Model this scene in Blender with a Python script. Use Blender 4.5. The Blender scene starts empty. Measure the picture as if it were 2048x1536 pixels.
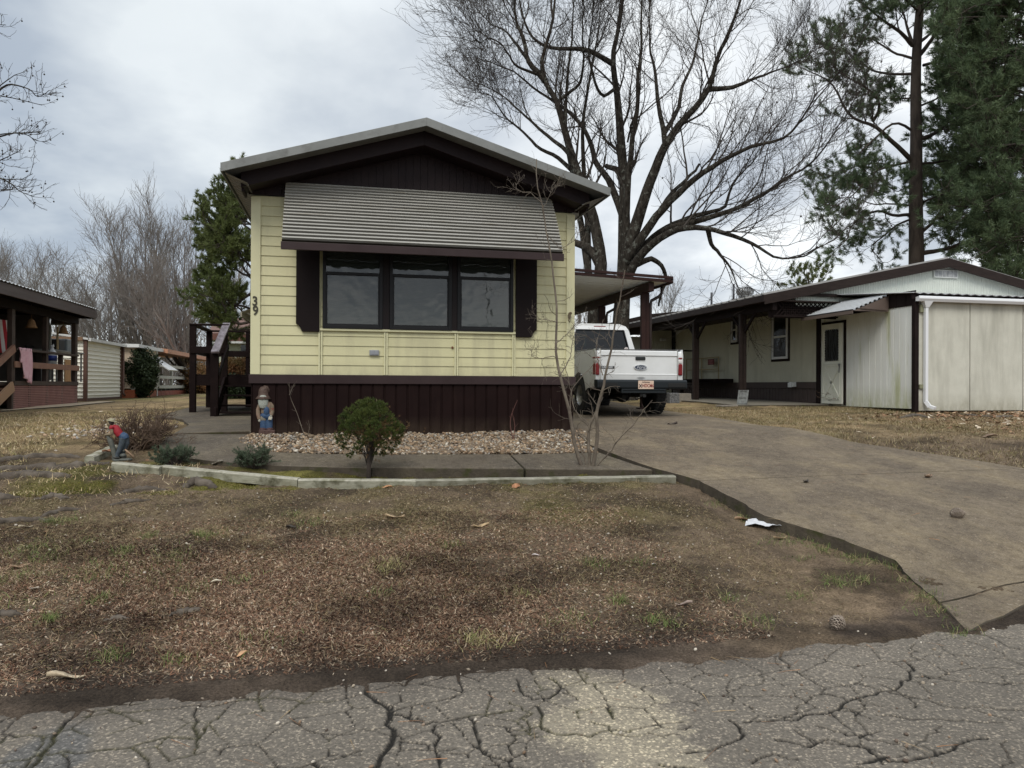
import bpy, math, random
import numpy as np
from mathutils import Vector, Matrix, noise as mnoise
random.seed(7)
rng = np.random.default_rng(11)
SC = bpy.context.scene
COL = SC.collection
# ------------------------------------------------------------------ camera model
FPX = 1500.0
PHI = math.radians(12.5)
CP, SP = math.cos(PHI), math.sin(PHI)
EYE = Vector((0.0, 0.0, 1.45))
PITCH = math.radians(0.15)
ROLL = 0.0045
fwd = Vector((SP*math.cos(PITCH), CP*math.cos(PITCH), math.sin(PITCH)))
r0 = Vector((CP, -SP, 0.0))
u0 = r0.cross(fwd).normalized()
right = (r0*math.cos(ROLL) + u0*math.sin(ROLL)).normalized()
up = right.cross(fwd).normalized()
def ray(px, py):
    return fwd + right*((px-1024)/FPX) + up*((768-py)/FPX)
def D(px, py, Y):                      # point of the view ray at depth Y
    return EYE + ray(px, py)*Y
def HU(px, py, u):                     # ... on the plane x = u
    r = ray(px, py); return EYE + r*(u/r.x)
def HV(px, py, v):                     # ... on the plane y = v
    r = ray(px, py); return EYE + r*(v/r.y)
HK = [(-200, 0), (3.7, 0), (4.6, .085), (5.4, .21), (6.3, .35), (7.3, .47), (8.0, .53), (8.9, .63), (9.4, .70), (10.0, .755), (14, .785), (16, .85), (18, .90), (20, .94), (40, 1.08), (90, 1.15), (3000, 1.15)]
HKX = np.array([a for a, b in HK]); HKY = np.array([b for a, b in HK])
def hn(u, v):
    u = np.asarray(u, float); v = np.asarray(v, float)
    s = np.clip((v-8)/6, 0, 1)
    return np.interp(v, HKX, HKY) + s*np.clip(.006*(u-1), -.08, .1)
def h(u, v): return float(hn(u, v))
def G(px, py, dz=0.0):                 # ... on the ground
    r = ray(px, py); lo, hi = 1.5, 120.0
    f = lambda t: EYE.z + r.z*t - h(r.x*t, r.y*t) - dz
    if f(hi) > 0: hi = 400.0
    t = 1.5
    while t < hi and f(t) > 0: t *= 1.02
    a, b = t/1.02, t
    for _ in range(40):
        m = (a+b)/2
        if f(m) > 0: a = m
        else: b = m
    return EYE + r*b
# ------------------------------------------------------------------ numpy noise
def vnoise(x, y, seed=0):
    x = np.asarray(x, float); y = np.asarray(y, float)
    xi = np.floor(x).astype(np.int64); yi = np.floor(y).astype(np.int64)
    xf = x-xi; yf = y-yi
    def hs(a, b):
        n = (a*374761393 + b*668265263 + seed*1274126177) & 0xffffffff
        n = ((n ^ (n >> 13))*1274126177) & 0xffffffff
        return ((n ^ (n >> 16)) & 0xffff)/65535.0
    sx = xf*xf*(3-2*xf); sy = yf*yf*(3-2*yf)
    a = hs(xi, yi)*(1-sx)+hs(xi+1, yi)*sx
    b = hs(xi, yi+1)*(1-sx)+hs(xi+1, yi+1)*sx
    return a*(1-sy)+b*sy
def fbm(x, y, oct=4, seed=0):
    t = 0; a = .5; s = 0
    for o in range(oct):
        t = t+a*vnoise(x*2**o, y*2**o, seed+o*17); s += a; a *= .5
    return t/s
def sstep(a, b, x): 
    t = np.clip((x-a)/(b-a), 0, 1); return t*t*(3-2*t)
# ------------------------------------------------------------------ materials
MATS = {}
def _nt(name):
    m = bpy.data.materials.new(name); m.use_nodes = True
    nt = m.node_tree; bs = nt.nodes['Principled BSDF']
    return m, nt, bs
def N(nt, t, **kw):
    n = nt.nodes.new(t)
    for k, v in kw.items():
        if k.startswith('i_'):
            n.inputs[k[2:].replace('_', ' ')].default_value = v
        else: setattr(n, k, v)
    return n
def c4(c): return (c[0], c[1], c[2], 1)
def mixc(nt, fac, a, b, mode='MIX'):
    n = nt.nodes.new('ShaderNodeMix'); n.data_type = 'RGBA'; n.blend_type = mode
    for sock, val in ((n.inputs[0], fac), (n.inputs[6], a), (n.inputs[7], b)):
        if hasattr(val, 'is_output'): nt.links.new(val, sock)
        elif isinstance(val, (int, float)): sock.default_value = val if sock.type == 'VALUE' else (val, val, val, 1)
        else: sock.default_value = c4(val)
    return n.outputs[2]
def noise_fac(nt, vec, scale, lo=.35, hi=.65, detail=5, rough=.6, stretch=None, seed=0):
    mp = N(nt, 'ShaderNodeMapping'); nt.links.new(vec, mp.inputs[0])
    if stretch: mp.inputs['Scale'].default_value = stretch
    mp.inputs['Location'].default_value = (seed*3.1, seed*1.7, seed*.9)
    nz = N(nt, 'ShaderNodeTexNoise'); nz.inputs['Scale'].default_value = scale
    nz.inputs['Detail'].default_value = detail; nz.inputs['Roughness'].default_value = rough
    nt.links.new(mp.outputs[0], nz.inputs['Vector'])
    mr = N(nt, 'ShaderNodeMapRange'); mr.inputs[1].default_value = lo; mr.inputs[2].default_value = hi
    nt.links.new(nz.outputs['Fac'], mr.inputs[0])
    return mr.outputs[0], nz.outputs['Fac']
def mat(name, c1, c2=None, sc=6, rough=.65, bump=0, bsc=60, bdist=.01, metal=0, st=None, spec=.4, attr=False, c3=None, sc3=2, st3=None, lo3=.5, hi3=.7, coat=0, zg=None):
    if name in MATS: return MATS[name]
    m, nt, bs = _nt(name)
    tc = N(nt, 'ShaderNodeTexCoord'); vec = tc.outputs['Object']
    col = c1
    if c2 is not None:
        f, _ = noise_fac(nt, vec, sc, stretch=st)
        col = mixc(nt, f, c1, c2)
    if c3 is not None:
        f, _ = noise_fac(nt, vec, sc3, lo3, hi3, stretch=st3, seed=4)
        col = mixc(nt, f, col, c3)
    if zg:          # splash dirt near the base: height range (object z), colour
        sz = N(nt, 'ShaderNodeSeparateXYZ'); nt.links.new(vec, sz.inputs[0]); mz = N(nt, 'ShaderNodeMapRange'); mz.inputs[1].default_value = zg[0]; mz.inputs[2].default_value = zg[1]; mz.inputs[3].default_value = 1; mz.inputs[4].default_value = 0
        nt.links.new(sz.outputs[2], mz.inputs[0]); fz, _ = noise_fac(nt, vec, 5, .30, .70, detail=7, rough=.75, seed=6, stretch=(1, 1, .4)); mm_ = N(nt, 'ShaderNodeMath', operation='MULTIPLY'); nt.links.new(mz.outputs[0], mm_.inputs[0]); nt.links.new(fz, mm_.inputs[1])
        col = mixc(nt, mm_.outputs[0], col, zg[2])
    if attr:
        at = N(nt, 'ShaderNodeAttribute', attribute_name='col')
        col = mixc(nt, 1.0, col, at.outputs['Color'], 'MULTIPLY')
    if hasattr(col, 'is_output'): nt.links.new(col, bs.inputs['Base Color'])
    else: bs.inputs['Base Color'].default_value = c4(col)
    bs.inputs['Roughness'].default_value = rough
    bs.inputs['Metallic'].default_value = metal
    bs.inputs['Specular IOR Level'].default_value = spec
    bs.inputs['Coat Weight'].default_value = coat
    if bump:
        _, nf = noise_fac(nt, vec, bsc, detail=4, stretch=st)
        bp = N(nt, 'ShaderNodeBump'); bp.inputs['Strength'].default_value = bump; bp.inputs['Distance'].default_value = bdist
        nt.links.new(nf, bp.inputs['Height']); nt.links.new(bp.outputs[0], bs.inputs['Normal'])
    MATS[name] = m
    return m
# ------------------------------------------------------------------ mesh buffers
class Buf:
    def __init__(s): s.v = []; s.f = []; s.m = []; s.cm = 0
    def add(s, vs, fs):
        o = len(s.v); s.v.extend([tuple(p) for p in vs]); s.f.extend([tuple(i+o for i in f) for f in fs]); s.m.extend([s.cm]*len(fs)); return s
    def box(s, x0, x1, y0, y1, z0, z1):
        return s.add([(x0, y0, z0), (x1, y0, z0), (x1, y1, z0), (x0, y1, z0), (x0, y0, z1), (x1, y0, z1), (x1, y1, z1), (x0, y1, z1)],
                     [(0, 3, 2, 1), (4, 5, 6, 7), (0, 1, 5, 4), (1, 2, 6, 5), (2, 3, 7, 6), (3, 0, 4, 7)])
    def bar(s, a, b, w, t, upv=(0, 0, 1)):      # rectangular bar from a to b; w across, t along upv
        a = Vector(a); b = Vector(b); d = (b-a).normalized(); upv = Vector(upv)
        x = d.cross(upv)
        if x.length < 1e-4: x = d.cross(Vector((0, 1, 0)))
        x.normalize(); y = x.cross(d).normalized()
        vs = [p+x*sx*w/2+y*sy*t/2 for p in (a, b) for sx, sy in ((-1, -1), (1, -1), (1, 1), (-1, 1))]
        return s.add(vs, [(0, 3, 2, 1), (4, 5, 6, 7), (0, 1, 5, 4), (1, 2, 6, 5), (2, 3, 7, 6), (3, 0, 4, 7)])
    def prism(s, poly, axis, a, b):             # poly 2D extruded along axis between a and b
        n = len(poly)
        def mk(p, t): return (t, p[0], p[1]) if axis == 0 else ((p[0], t, p[1]) if axis == 1 else (p[0], p[1], t))
        vs = [mk(p, a) for p in poly]+[mk(p, b) for p in poly]
        fs = [tuple(range(n))[::-1], tuple(range(n, 2*n))]+[(i, (i+1) % n, n+(i+1) % n, n+i) for i in range(n)]
        return s.add(vs, fs)
    def tube(s, pts, r, n=8, cap=True, flat=1.0):
        pts = [Vector(p) for p in pts]; k = len(pts)
        if not hasattr(r, '__len__'): r = [r]*k
        vs = []; ref = None
        for i, p in enumerate(pts):
            d = (pts[min(i+1, k-1)]-pts[max(i-1, 0)]).normalized()
            if ref is None: ref = Vector((0, 0, 1)) if abs(d.z) < .8 else Vector((1, 0, 0))
            x = d.cross(ref).normalized(); y = x.cross(d).normalized(); ref = y
            for j in range(n):
                a = 2*math.pi*j/n; vs.append(p+x*math.cos(a)*r[i]+y*math.sin(a)*r[i]*flat)
        fs = [(i*n+j, i*n+(j+1) % n, (i+1)*n+(j+1) % n, (i+1)*n+j) for i in range(k-1) for j in range(n)]
        if cap: fs += [tuple(range(n))[::-1], tuple(range((k-1)*n, k*n))]
        return s.add(vs, fs)
    def lathe(s, prof, c=(0, 0, 0), n=20, sy=1.0):
        vs = []; fs = []
        for r, z in prof:
            for j in range(n):
                a = 2*math.pi*j/n; vs.append((c[0]+r*math.cos(a), c[1]+r*math.sin(a)*sy, c[2]+z))
        for i in range(len(prof)-1):
            for j in range(n): fs.append((i*n+j, i*n+(j+1) % n, (i+1)*n+(j+1) % n, (i+1)*n+j))
        fs += [tuple(range(n))[::-1], tuple(range((len(prof)-1)*n, len(prof)*n))]
        return s.add(vs, fs)
    def ell(s, c, r, n=14, m=8, rot=None):
        vs = []; fs = []
        for i in range(m+1):
            t = math.pi*i/m
            for j in range(n):
                a = 2*math.pi*j/n
                p = Vector((r[0]*math.sin(t)*math.cos(a), r[1]*math.sin(t)*math.sin(a), r[2]*math.cos(t)))
                if rot is not None: p = rot @ p
                vs.append(p+Vector(c))
        for i in range(m):
            for j in range(n): fs.append((i*n+j, (i+1)*n+j, (i+1)*n+(j+1) % n, i*n+(j+1) % n))
        return s.add(vs, fs)
    def strip(s, prof, mk, a, b):               # profile polyline swept from a to b; mk(p, t) -> point
        k = len(prof); vs = [mk(p, a) for p in prof]+[mk(p, b) for p in prof]
        return s.add(vs, [(i, i+1, k+i+1, k+i) for i in range(k-1)])
def rloc(o):
    l = Vector((0, 0, 0))
    while o is not None: l += o.location; o = o.parent
    return l
def obj(name, buf, m, parent=None, smooth=False, bevel=0, label=None, solid=0):
    me = bpy.data.meshes.new(name)
    off = rloc(parent) if parent is not None else Vector((0, 0, 0))
    base = off
    me.from_pydata([(p[0]-off.x, p[1]-off.y, p[2]-off.z) for p in buf.v], [], buf.f)
    ms = m if isinstance(m, (list, tuple)) else [m]
    for x in ms: me.materials.append(x)
    if len(ms) > 1: me.polygons.foreach_set('material_index', buf.m)
    if smooth: me.polygons.foreach_set('use_smooth', [True]*len(me.polygons))
    me.update()
    o = bpy.data.objects.new(name, me); COL.objects.link(o)
    if parent is not None: o.parent = parent
    if solid:
        md = o.modifiers.new('s', 'SOLIDIFY'); md.thickness = solid; md.offset = 0
    if bevel:
        md = o.modifiers.new('b', 'BEVEL'); md.width = bevel; md.segments = 2; md.limit_method = 'ANGLE'; md.angle_limit = .6
    if label: o['label'] = label
    return o
def fast(name, V, F, m, parent=None, cols=None, smooth=False):   # V (n,3), F (k,3|4) numpy
    off = rloc(parent) if parent is not None else Vector((0, 0, 0))
    V = np.asarray(V, np.float32)-np.array(off, np.float32)
    me = bpy.data.meshes.new(name); F = np.asarray(F, np.int32)
    me.vertices.add(len(V)); me.vertices.foreach_set('co', V.ravel())
    k = F.shape[1]; me.loops.add(F.size); me.loops.foreach_set('vertex_index', F.ravel())
    me.polygons.add(len(F)); me.polygons.foreach_set('loop_start', np.arange(0, F.size, k, dtype=np.int32))
    me.polygons.foreach_set('loop_total', np.full(len(F), k, np.int32))
    if smooth: me.polygons.foreach_set('use_smooth', np.ones(len(F), bool))
    me.update(calc_edges=True)
    if cols is not None:
        at = me.color_attributes.new('col', 'FLOAT_COLOR', 'POINT')
        c = np.ones((len(V), 4), np.float32); c[:, :3] = cols; at.data.foreach_set('color', c.ravel())
    me.materials.append(m)
    o = bpy.data.objects.new(name, me); COL.objects.link(o)
    if parent is not None: o.parent = parent
    return o
def tag(o, label=None, cat=None, group=None, kind=None):
    if label: o['label'] = label
    if cat: o['category'] = cat
    if group: o['group'] = group
    if kind: o['kind'] = kind
    return o
def thing(name, label, cat, loc, group=None):
    o = bpy.data.objects.new(name, None); COL.objects.link(o); o.location = loc; o.empty_display_size = .2
    return tag(o, label, cat, group)
def copy_tree(o, loc, label=None, rz=0, s=None):
    r = o.copy(); COL.objects.link(r); r.location = loc; r.rotation_euler = (0, 0, rz)
    if s: r.scale = (s, s, s)
    if label: r['label'] = label
    def rec(a, b):
        for ch in list(a.children):
            c = ch.copy(); COL.objects.link(c); c.parent = b; rec(ch, c)
    rec(o, r); return r
# ------------------------------------------------------------------ vectorised branches
def unit(a): return a/np.maximum(np.linalg.norm(a, axis=-1, keepdims=True), 1e-9)
def resample(pts, k):
    pts = np.array(pts, float); seg = np.linalg.norm(np.diff(pts, axis=0), axis=1); s = np.r_[0, np.cumsum(seg)]
    # catmull-rom-ish smoothing by cubic interpolation of a dense path
    t = np.linspace(0, s[-1], k); out = np.stack([np.interp(t, s, pts[:, i]) for i in range(pts.shape[1])], 1)
    q = out.copy(); q[1:-1] = (out[:-2]+2*out[1:-1]+out[2:])/4
    return q
def tubes(P, R, n=3):
    Nb, k, _ = P.shape
    T = np.empty_like(P); T[:, 1:-1] = P[:, 2:]-P[:, :-2]; T[:, 0] = P[:, 1]-P[:, 0]; T[:, -1] = P[:, -1]-P[:, -2]
    T = unit(T); ref = np.where(np.abs(T[:, :1, 2:3]) < .8, np.array([0, 0, 1.]), np.array([1., 0, 0]))
    ref = np.broadcast_to(ref, P.shape); X = unit(np.cross(T, ref)); Y = np.cross(X, T)
    a = np.arange(n)*2*np.pi/n
    V = P[:, :, None]+R[:, :, None, None]*(X[:, :, None]*np.cos(a)[None, None, :, None]+Y[:, :, None]*np.sin(a)[None, None, :, None])
    V = V.reshape(-1, 3)
    b = (np.arange(Nb)*k*n)[:, None, None]+(np.arange(k-1)*n)[None, :, None]
    j = np.arange(n)[None, None]; j2 = (j+1) % n
    F = np.stack([b+j, b+j2, b+n+j2, b+n+j], -1).reshape(-1, 4)
    return V, F
def merge(parts):
    Vs = []; Fs = []; o = 0
    for V, F in parts: Vs.append(V); Fs.append(F+o); o += len(V)
    return np.concatenate(Vs), np.concatenate(Fs)
def grow(P, R, nc, L, k=6, t0=.2, ang=(.5, 1.0), wob=.25, trop=.1, rr=.6, rtip=.15, rmin=.004, lfall=.5, rs=None, dirup=0.0):
    g = rs or rng
    Nb, kk, _ = P.shape; M = Nb*nc
    idx = np.repeat(np.arange(Nb), nc); t = t0+(1-t0)*((np.tile(np.arange(nc), Nb)+g.random(M))/nc); t = np.clip(t, 0, .999)
    x = t*(kk-1); i = x.astype(int); f = (x-i)[:, None]
    A = P[idx, i]; B = P[idx, i+1]; S = A*(1-f)+B*f; T = unit(B-A)
    r0_ = R[idx, i]*(1-f[:, 0])+R[idx, i+1]*f[:, 0]
    rv = unit(g.normal(size=(M, 3))); perp = unit(rv-T*(rv*T).sum(-1, keepdims=True)); perp[:, 2] += dirup; perp = unit(perp)
    an = g.uniform(ang[0], ang[1], M)[:, None]
    d = unit(T*np.cos(an)+perp*np.sin(an))
    ln = g.uniform(L[0], L[1], M)*(1-lfall*t)
    Q = np.empty((M, k, 3)); Q[:, 0] = S; st = (ln/(k-1))[:, None]
    for q in range(1, k):
        d = unit(d+g.normal(size=(M, 3))*wob*.5+np.array([0, 0, trop])); Q[:, q] = Q[:, q-1]+d*st
    r = np.maximum(r0_*rr, rmin)
    RR = np.maximum(r[:, None]*(1-(1-rtip)*np.linspace(0, 1, k)[None]), rmin*.7)
    return Q, RR
SKYSTR, EXPO = 0.78, 0.38
# ================================================================== camera, light, sky
cam = bpy.data.cameras.new('camera'); co = bpy.data.objects.new('camera', cam); COL.objects.link(co)
cam.sensor_width = 36; cam.sensor_fit = 'HORIZONTAL'; cam.lens = 36*FPX/2048; cam.clip_start = .05; cam.clip_end = 6000
mw = Matrix((right, up, -fwd)).transposed().to_4x4(); mw.translation = EYE; co.matrix_world = mw
SC.camera = co
SUN_EL, SUN_AZ = math.radians(48), math.radians(205)      # azimuth clockwise from +Y: behind the camera, left
sd = Vector((math.sin(SUN_AZ)*math.cos(SUN_EL), math.cos(SUN_AZ)*math.cos(SUN_EL), math.sin(SUN_EL)))
sl = bpy.data.lights.new('sun', 'SUN'); sl.energy = 1.5; sl.angle = math.radians(28); sl.color = (1, .955, .88)
so = bpy.data.objects.new('sun', sl); COL.objects.link(so); so.rotation_euler = (-sd).to_track_quat('-Z', 'Y').to_euler()
W = bpy.data.worlds.new('World'); SC.world = W; W.use_nodes = True
nt = W.node_tree; bg = nt.nodes['Background']
sky = N(nt, 'ShaderNodeTexSky', sky_type='NISHITA'); sky.sun_disc = False; sky.sun_elevation = SUN_EL; sky.sun_rotation = SUN_AZ
tc = N(nt, 'ShaderNodeTexCoord'); sx = N(nt, 'ShaderNodeSeparateXYZ'); nt.links.new(tc.outputs['Generated'], sx.inputs[0])
def mth(op, a, b=None):
    n = N(nt, 'ShaderNodeMath', operation=op)
    for i, q in enumerate((a, b)):
        if q is None: continue
        if hasattr(q, 'is_output'): nt.links.new(q, n.inputs[i])
        else: n.inputs[i].default_value = q
    return n.outputs[0]
zz = mth('ADD', mth('MAXIMUM', sx.outputs[2], 0.0), .22)
cx = mth('DIVIDE', sx.outputs[0], zz); cy = mth('DIVIDE', sx.outputs[1], zz)
cb = N(nt, 'ShaderNodeCombineXYZ'); nt.links.new(cx, cb.inputs[0]); nt.links.new(cy, cb.inputs[1])
f1, _ = noise_fac(nt, cb.outputs[0], 1.25, .42, .58, detail=6, rough=.5, seed=2.3)
f2, _ = noise_fac(nt, cb.outputs[0], 1.5, .42, .60, detail=7, rough=.55, seed=5.1, stretch=(1, .7, 1))
# brighter towards the east of the view, bluer low in the west
e = N(nt, 'ShaderNodeVectorMath', operation='DOT_PRODUCT'); nt.links.new(tc.outputs['Generated'], e.inputs[0]); e.inputs[1].default_value = tuple(right)
er = N(nt, 'ShaderNodeMapRange'); er.inputs[1].default_value = -.55; er.inputs[2].default_value = .35; nt.links.new(e.outputs['Value'], er.inputs[0])
ca = mixc(nt, f1, (.46, .53, .62), (.86, .92, .95))
cbw = mixc(nt, f2, (.60, .65, .72), (1.14, 1.17, 1.18))
cloud = mixc(nt, er.outputs[0], ca, cbw)
nsk = mixc(nt, 1.0, sky.outputs[0], (.09, .09, .09), 'MULTIPLY')
allc = mixc(nt, .88, nsk, cloud)
# an overcast sky is brighter overhead than at its rim
gr = N(nt, 'ShaderNodeMapRange'); gr.inputs[1].default_value = .42; gr.inputs[2].default_value = 1.0; gr.inputs[3].default_value = 1.0; gr.inputs[4].default_value = 1.9
nt.links.new(sx.outputs[2], gr.inputs[0])
sc_ = N(nt, 'ShaderNodeVectorMath', operation='SCALE'); nt.links.new(allc, sc_.inputs[0]); nt.links.new(gr.outputs[0], sc_.inputs['Scale'])
nt.links.new(sc_.outputs[0], bg.inputs[0]); bg.inputs[1].default_value = SKYSTR
SC.view_settings.view_transform = 'Standard'; SC.view_settings.look = 'None'; SC.view_settings.gamma = 1; SC.view_settings.exposure = EXPO
SC.cycles.use_denoising = True
SC.cycles.max_bounces = 6; SC.cycles.diffuse_bounces = 3; SC.cycles.glossy_bounces = 3; SC.cycles.transparent_max_bounces = 12; SC.cycles.transmission_bounces = 4

# ================================================================== ground sheet
def axis(segs):
    out = [segs[0][0]]
    for a, b, s in segs:
        n = max(1, int(round((b-a)/s))); out += list(np.linspace(a, b, n+1)[1:])
    return np.array(out)
ua = axis([(-3000, -400, 900), (-400, -60, 40), (-60, -12, 2.5), (-12, -6, .2), (-6, -4, .05), (-4, 4.5, .025), (4.5, 7, .06), (7, 16, .2), (16, 60, 2.5), (60, 400, 40), (400, 3000, 900)])
va = axis([(-1500, -60, 400), (-60, 2.5, 5), (2.5, 3.4, .1), (3.4, 7.6, .025), (7.6, 11, .08), (11, 20, .2), (20, 60, 2), (60, 400, 40), (400, 3000, 650)])
UU, VV = np.meshgrid(ua, va)
HH = hn(UU, VV)
near = (1-sstep(16, 30, VV))*(1-sstep(9, 16, np.abs(UU-1)))
lump = (fbm(UU*1.3, VV*1.3, 3, 3)-.5)*.05+(fbm(UU*6, VV*6, 3, 9)-.5)*.04+(fbm(UU*20, VV*20, 3, 5)-.5)*.028
lump *= near
stin = 1-sstep(3.35, 3.75, VV)                       # under the street
HH = HH+lump*np.where(VV > 3.5, 1, 0)-.05*stin
edge = 3.72+(fbm(UU*1.1, UU*0+3, 3, 40)-.5)*.35+(fbm(UU*5, UU*0+7, 2, 41)-.5)*.12
crossz = np.clip((VV-edge)*.16, -.05, .02)
w_ = 1-sstep(3.95, 4.3, VV); HH = np.where(VV < 4.3, HH*(1-w_)+w_*(crossz+(fbm(UU*22, VV*22, 2, 5)-.5)*.008), HH)
wed = np.interp(UU, [-3.4, -2.2, -.9, 2.4], [7.8, 7.78, 7.86, 8.35]); bedm = sstep(7.32, 7.45, VV)*(1-sstep(-.02, .10, VV-wed))*sstep(-3.6, -3.3, UU)*(1-sstep(2.35, 2.5, UU)); HH = HH-.05*bedm
EG = [g_e for g_e in (G(1935, 1260, .02), G(1880, 1197, .035), G(1790, 1112, .07), G(1530, 1032, .07), G(1400, 962, .07))]
tE = np.interp(VV, [q_.y for q_ in EG], [q_.x for q_ in EG]); dE = tE-UU; HH = HH-.035*np.exp(-(np.maximum(dE, 0)/.35)**2)*(dE > -.5)*sstep(4.5, 5.0, VV)*(1-sstep(7.2, 7.4, VV))
# region colours (what lies there: mulch, soil, moss, straw)
n1 = fbm(UU*.9, VV*.9, 4, 21); n2 = fbm(UU*3.1, VV*3.1, 4, 22); n3 = fbm(UU*12, VV*12, 3, 23)
soil = np.array([.125, .095, .068]); mulch = np.array([.082, .050, .033]); moss = np.array([.105, .098, .030]); straw = np.array([.27, .21, .125]); litter = np.array([.17, .105, .068]); mud = np.array([.085, .066, .052]); green = np.array([.07, .085, .03])
def lerp(c, k, m): return c*(1-m[..., None])+k*m[..., None]
C = np.broadcast_to(soil, UU.shape+(3,)).copy()
mm = sstep(.26, .5, n1+.5*(n2-.5))*sstep(3.9, 4.25, VV+.5*(n1-.5))*(1-sstep(5.2, 6.2, VV+.8*(n1-.5)))*(1-sstep(.2, 1.5, UU+1.2*(n1-.5)))
C = lerp(C, mulch, np.clip(mm*1.5, 0, 1))
sm = sstep(.42, .62, n2)*sstep(4.9, 5.6, VV)*(1-sstep(6.3, 7, VV))*(1-sstep(.6, 2, UU)); C = lerp(C, straw, sm*.45)
ms = sstep(.42, .62, n1*.6+n2*.4)*np.exp(-((UU-1.7)/1.7)**2)*sstep(5.6, 6.3, VV)*(1-sstep(7.25, 7.4, VV)); C = lerp(C, moss, ms*.7)
ms2 = sstep(.40, .55, n2)*sstep(7.3, 7.4, VV)*(1-sstep(8.6, 9, VV))*sstep(-3.4, -2.5, UU)*(1-sstep(2.4, 2.7, UU)); C = lerp(C, moss*1.15, ms2)
ms3 = sstep(.5, .65, n2)*sstep(6.3, 6.8, VV)*(1-sstep(7.5, 7.8, VV))*sstep(-4.8, -4.2, UU)*(1-sstep(-2.6, -1.8, UU)); C = lerp(C, moss*.95, ms3*.4)
md = 1-sstep(3.95, 4.3, VV+.5*(n1-.5)); C = lerp(C, mud, md)
far = sstep(8.6, 10.5, VV+.6*(n1-.5)); C = lerp(C, straw*np.array([1.0, .97, .93]), far*(.65+.35*sstep(.3, .6, n1)))
gf = sstep(.52, .7, n1*.5+n2*.5)*far; C = lerp(C, np.array([.15, .14, .06]), gf*.6)
gf2 = sstep(24, 28, VV)*sstep(.4, .6, n1); C = lerp(C, np.array([.17, .17, .07]), gf2*.8)
# leaf litter in front of the neighbour's garage, moss along its wall
lf = sstep(9.5, 11, UU+.8*(n1-.5))*sstep(9.2, 10, VV)*(1-sstep(14.4, 15, VV)); C = lerp(C, litter, lf*sstep(.3, .55, n1+.2*(UU-11)*.15)*.8)
mw_ = np.exp(-((UU-11.6)/.7)**2)*sstep(14, 15, VV)*(1-sstep(18, 19, VV)); C = lerp(C, moss*1.2, np.clip(mw_*sstep(.3, .5, n2)*1.2, 0, 1)*.8)
rgt = sstep(1.6, 2.6, UU)*(1-sstep(5, 5.8, VV)); C = lerp(C, np.array([.165, .125, .085]), rgt*.65*sstep(.3, .55, n2))
nl_ = fbm(UU*1.7+9, VV*2.6, 4, 61); C *= .90*(.66+.68*n3)[..., None]*(.85+.3*n2)[..., None]*(.62+.76*sstep(.3, .68, nl_))[..., None]
nu, nv = len(ua), len(va)
I = np.arange(nu*nv).reshape(nv, nu); F = np.stack([I[:-1, :-1], I[:-1, 1:], I[1:, 1:], I[1:, :-1]], -1).reshape(-1, 4)
GV = np.stack([UU, VV, HH], -1).reshape(-1, 3)
m_, nt, bs = _nt('ground'); tc = N(nt, 'ShaderNodeTexCoord'); vec = tc.outputs['Object']
at = N(nt, 'ShaderNodeAttribute', attribute_name='col')
fa, na = noise_fac(nt, vec, 70, .3, .7, detail=6, rough=.75)
fb, nb = noise_fac(nt, vec, 9, .3, .7, detail=5, seed=3)
k1 = mixc(nt, fa, (.30, .28, .26), (1.75, 1.7, 1.6)); k2 = mixc(nt, fb, (.75, .74, .72), (1.2, 1.2, 1.2))
cc = mixc(nt, 1.0, mixc(nt, 1.0, at.outputs['Color'], k1, 'MULTIPLY'), k2, 'MULTIPLY')
nt.links.new(cc, bs.inputs['Base Color']); bs.inputs['Roughness'].default_value = .95; bs.inputs['Specular IOR Level'].default_value = .15
bp = N(nt, 'ShaderNodeBump'); bp.inputs['Strength'].default_value = 1; bp.inputs['Distance'].default_value = .02
nt.links.new(na, bp.inputs['Height']); nt.links.new(bp.outputs[0], bs.inputs['Normal'])
ground = fast('ground', GV, F, m_, cols=C.reshape(-1, 3), smooth=True); tag(ground, kind='structure')
def gz(u, v):                          # real surface height incl. lumps, bilinear
    u = np.atleast_1d(np.asarray(u, float)); v = np.atleast_1d(np.asarray(v, float))
    i = np.clip(np.searchsorted(ua, u)-1, 0, nu-2); j = np.clip(np.searchsorted(va, v)-1, 0, nv-2)
    a = (u-ua[i])/(ua[i+1]-ua[i]); b = (v-va[j])/(va[j+1]-va[j])
    return HH[j, i]*(1-a)*(1-b)+HH[j, i+1]*a*(1-b)+HH[j+1, i]*(1-a)*b+HH[j+1, i+1]*a*b
def gz1(u, v): return float(gz(u, v)[0])

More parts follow.
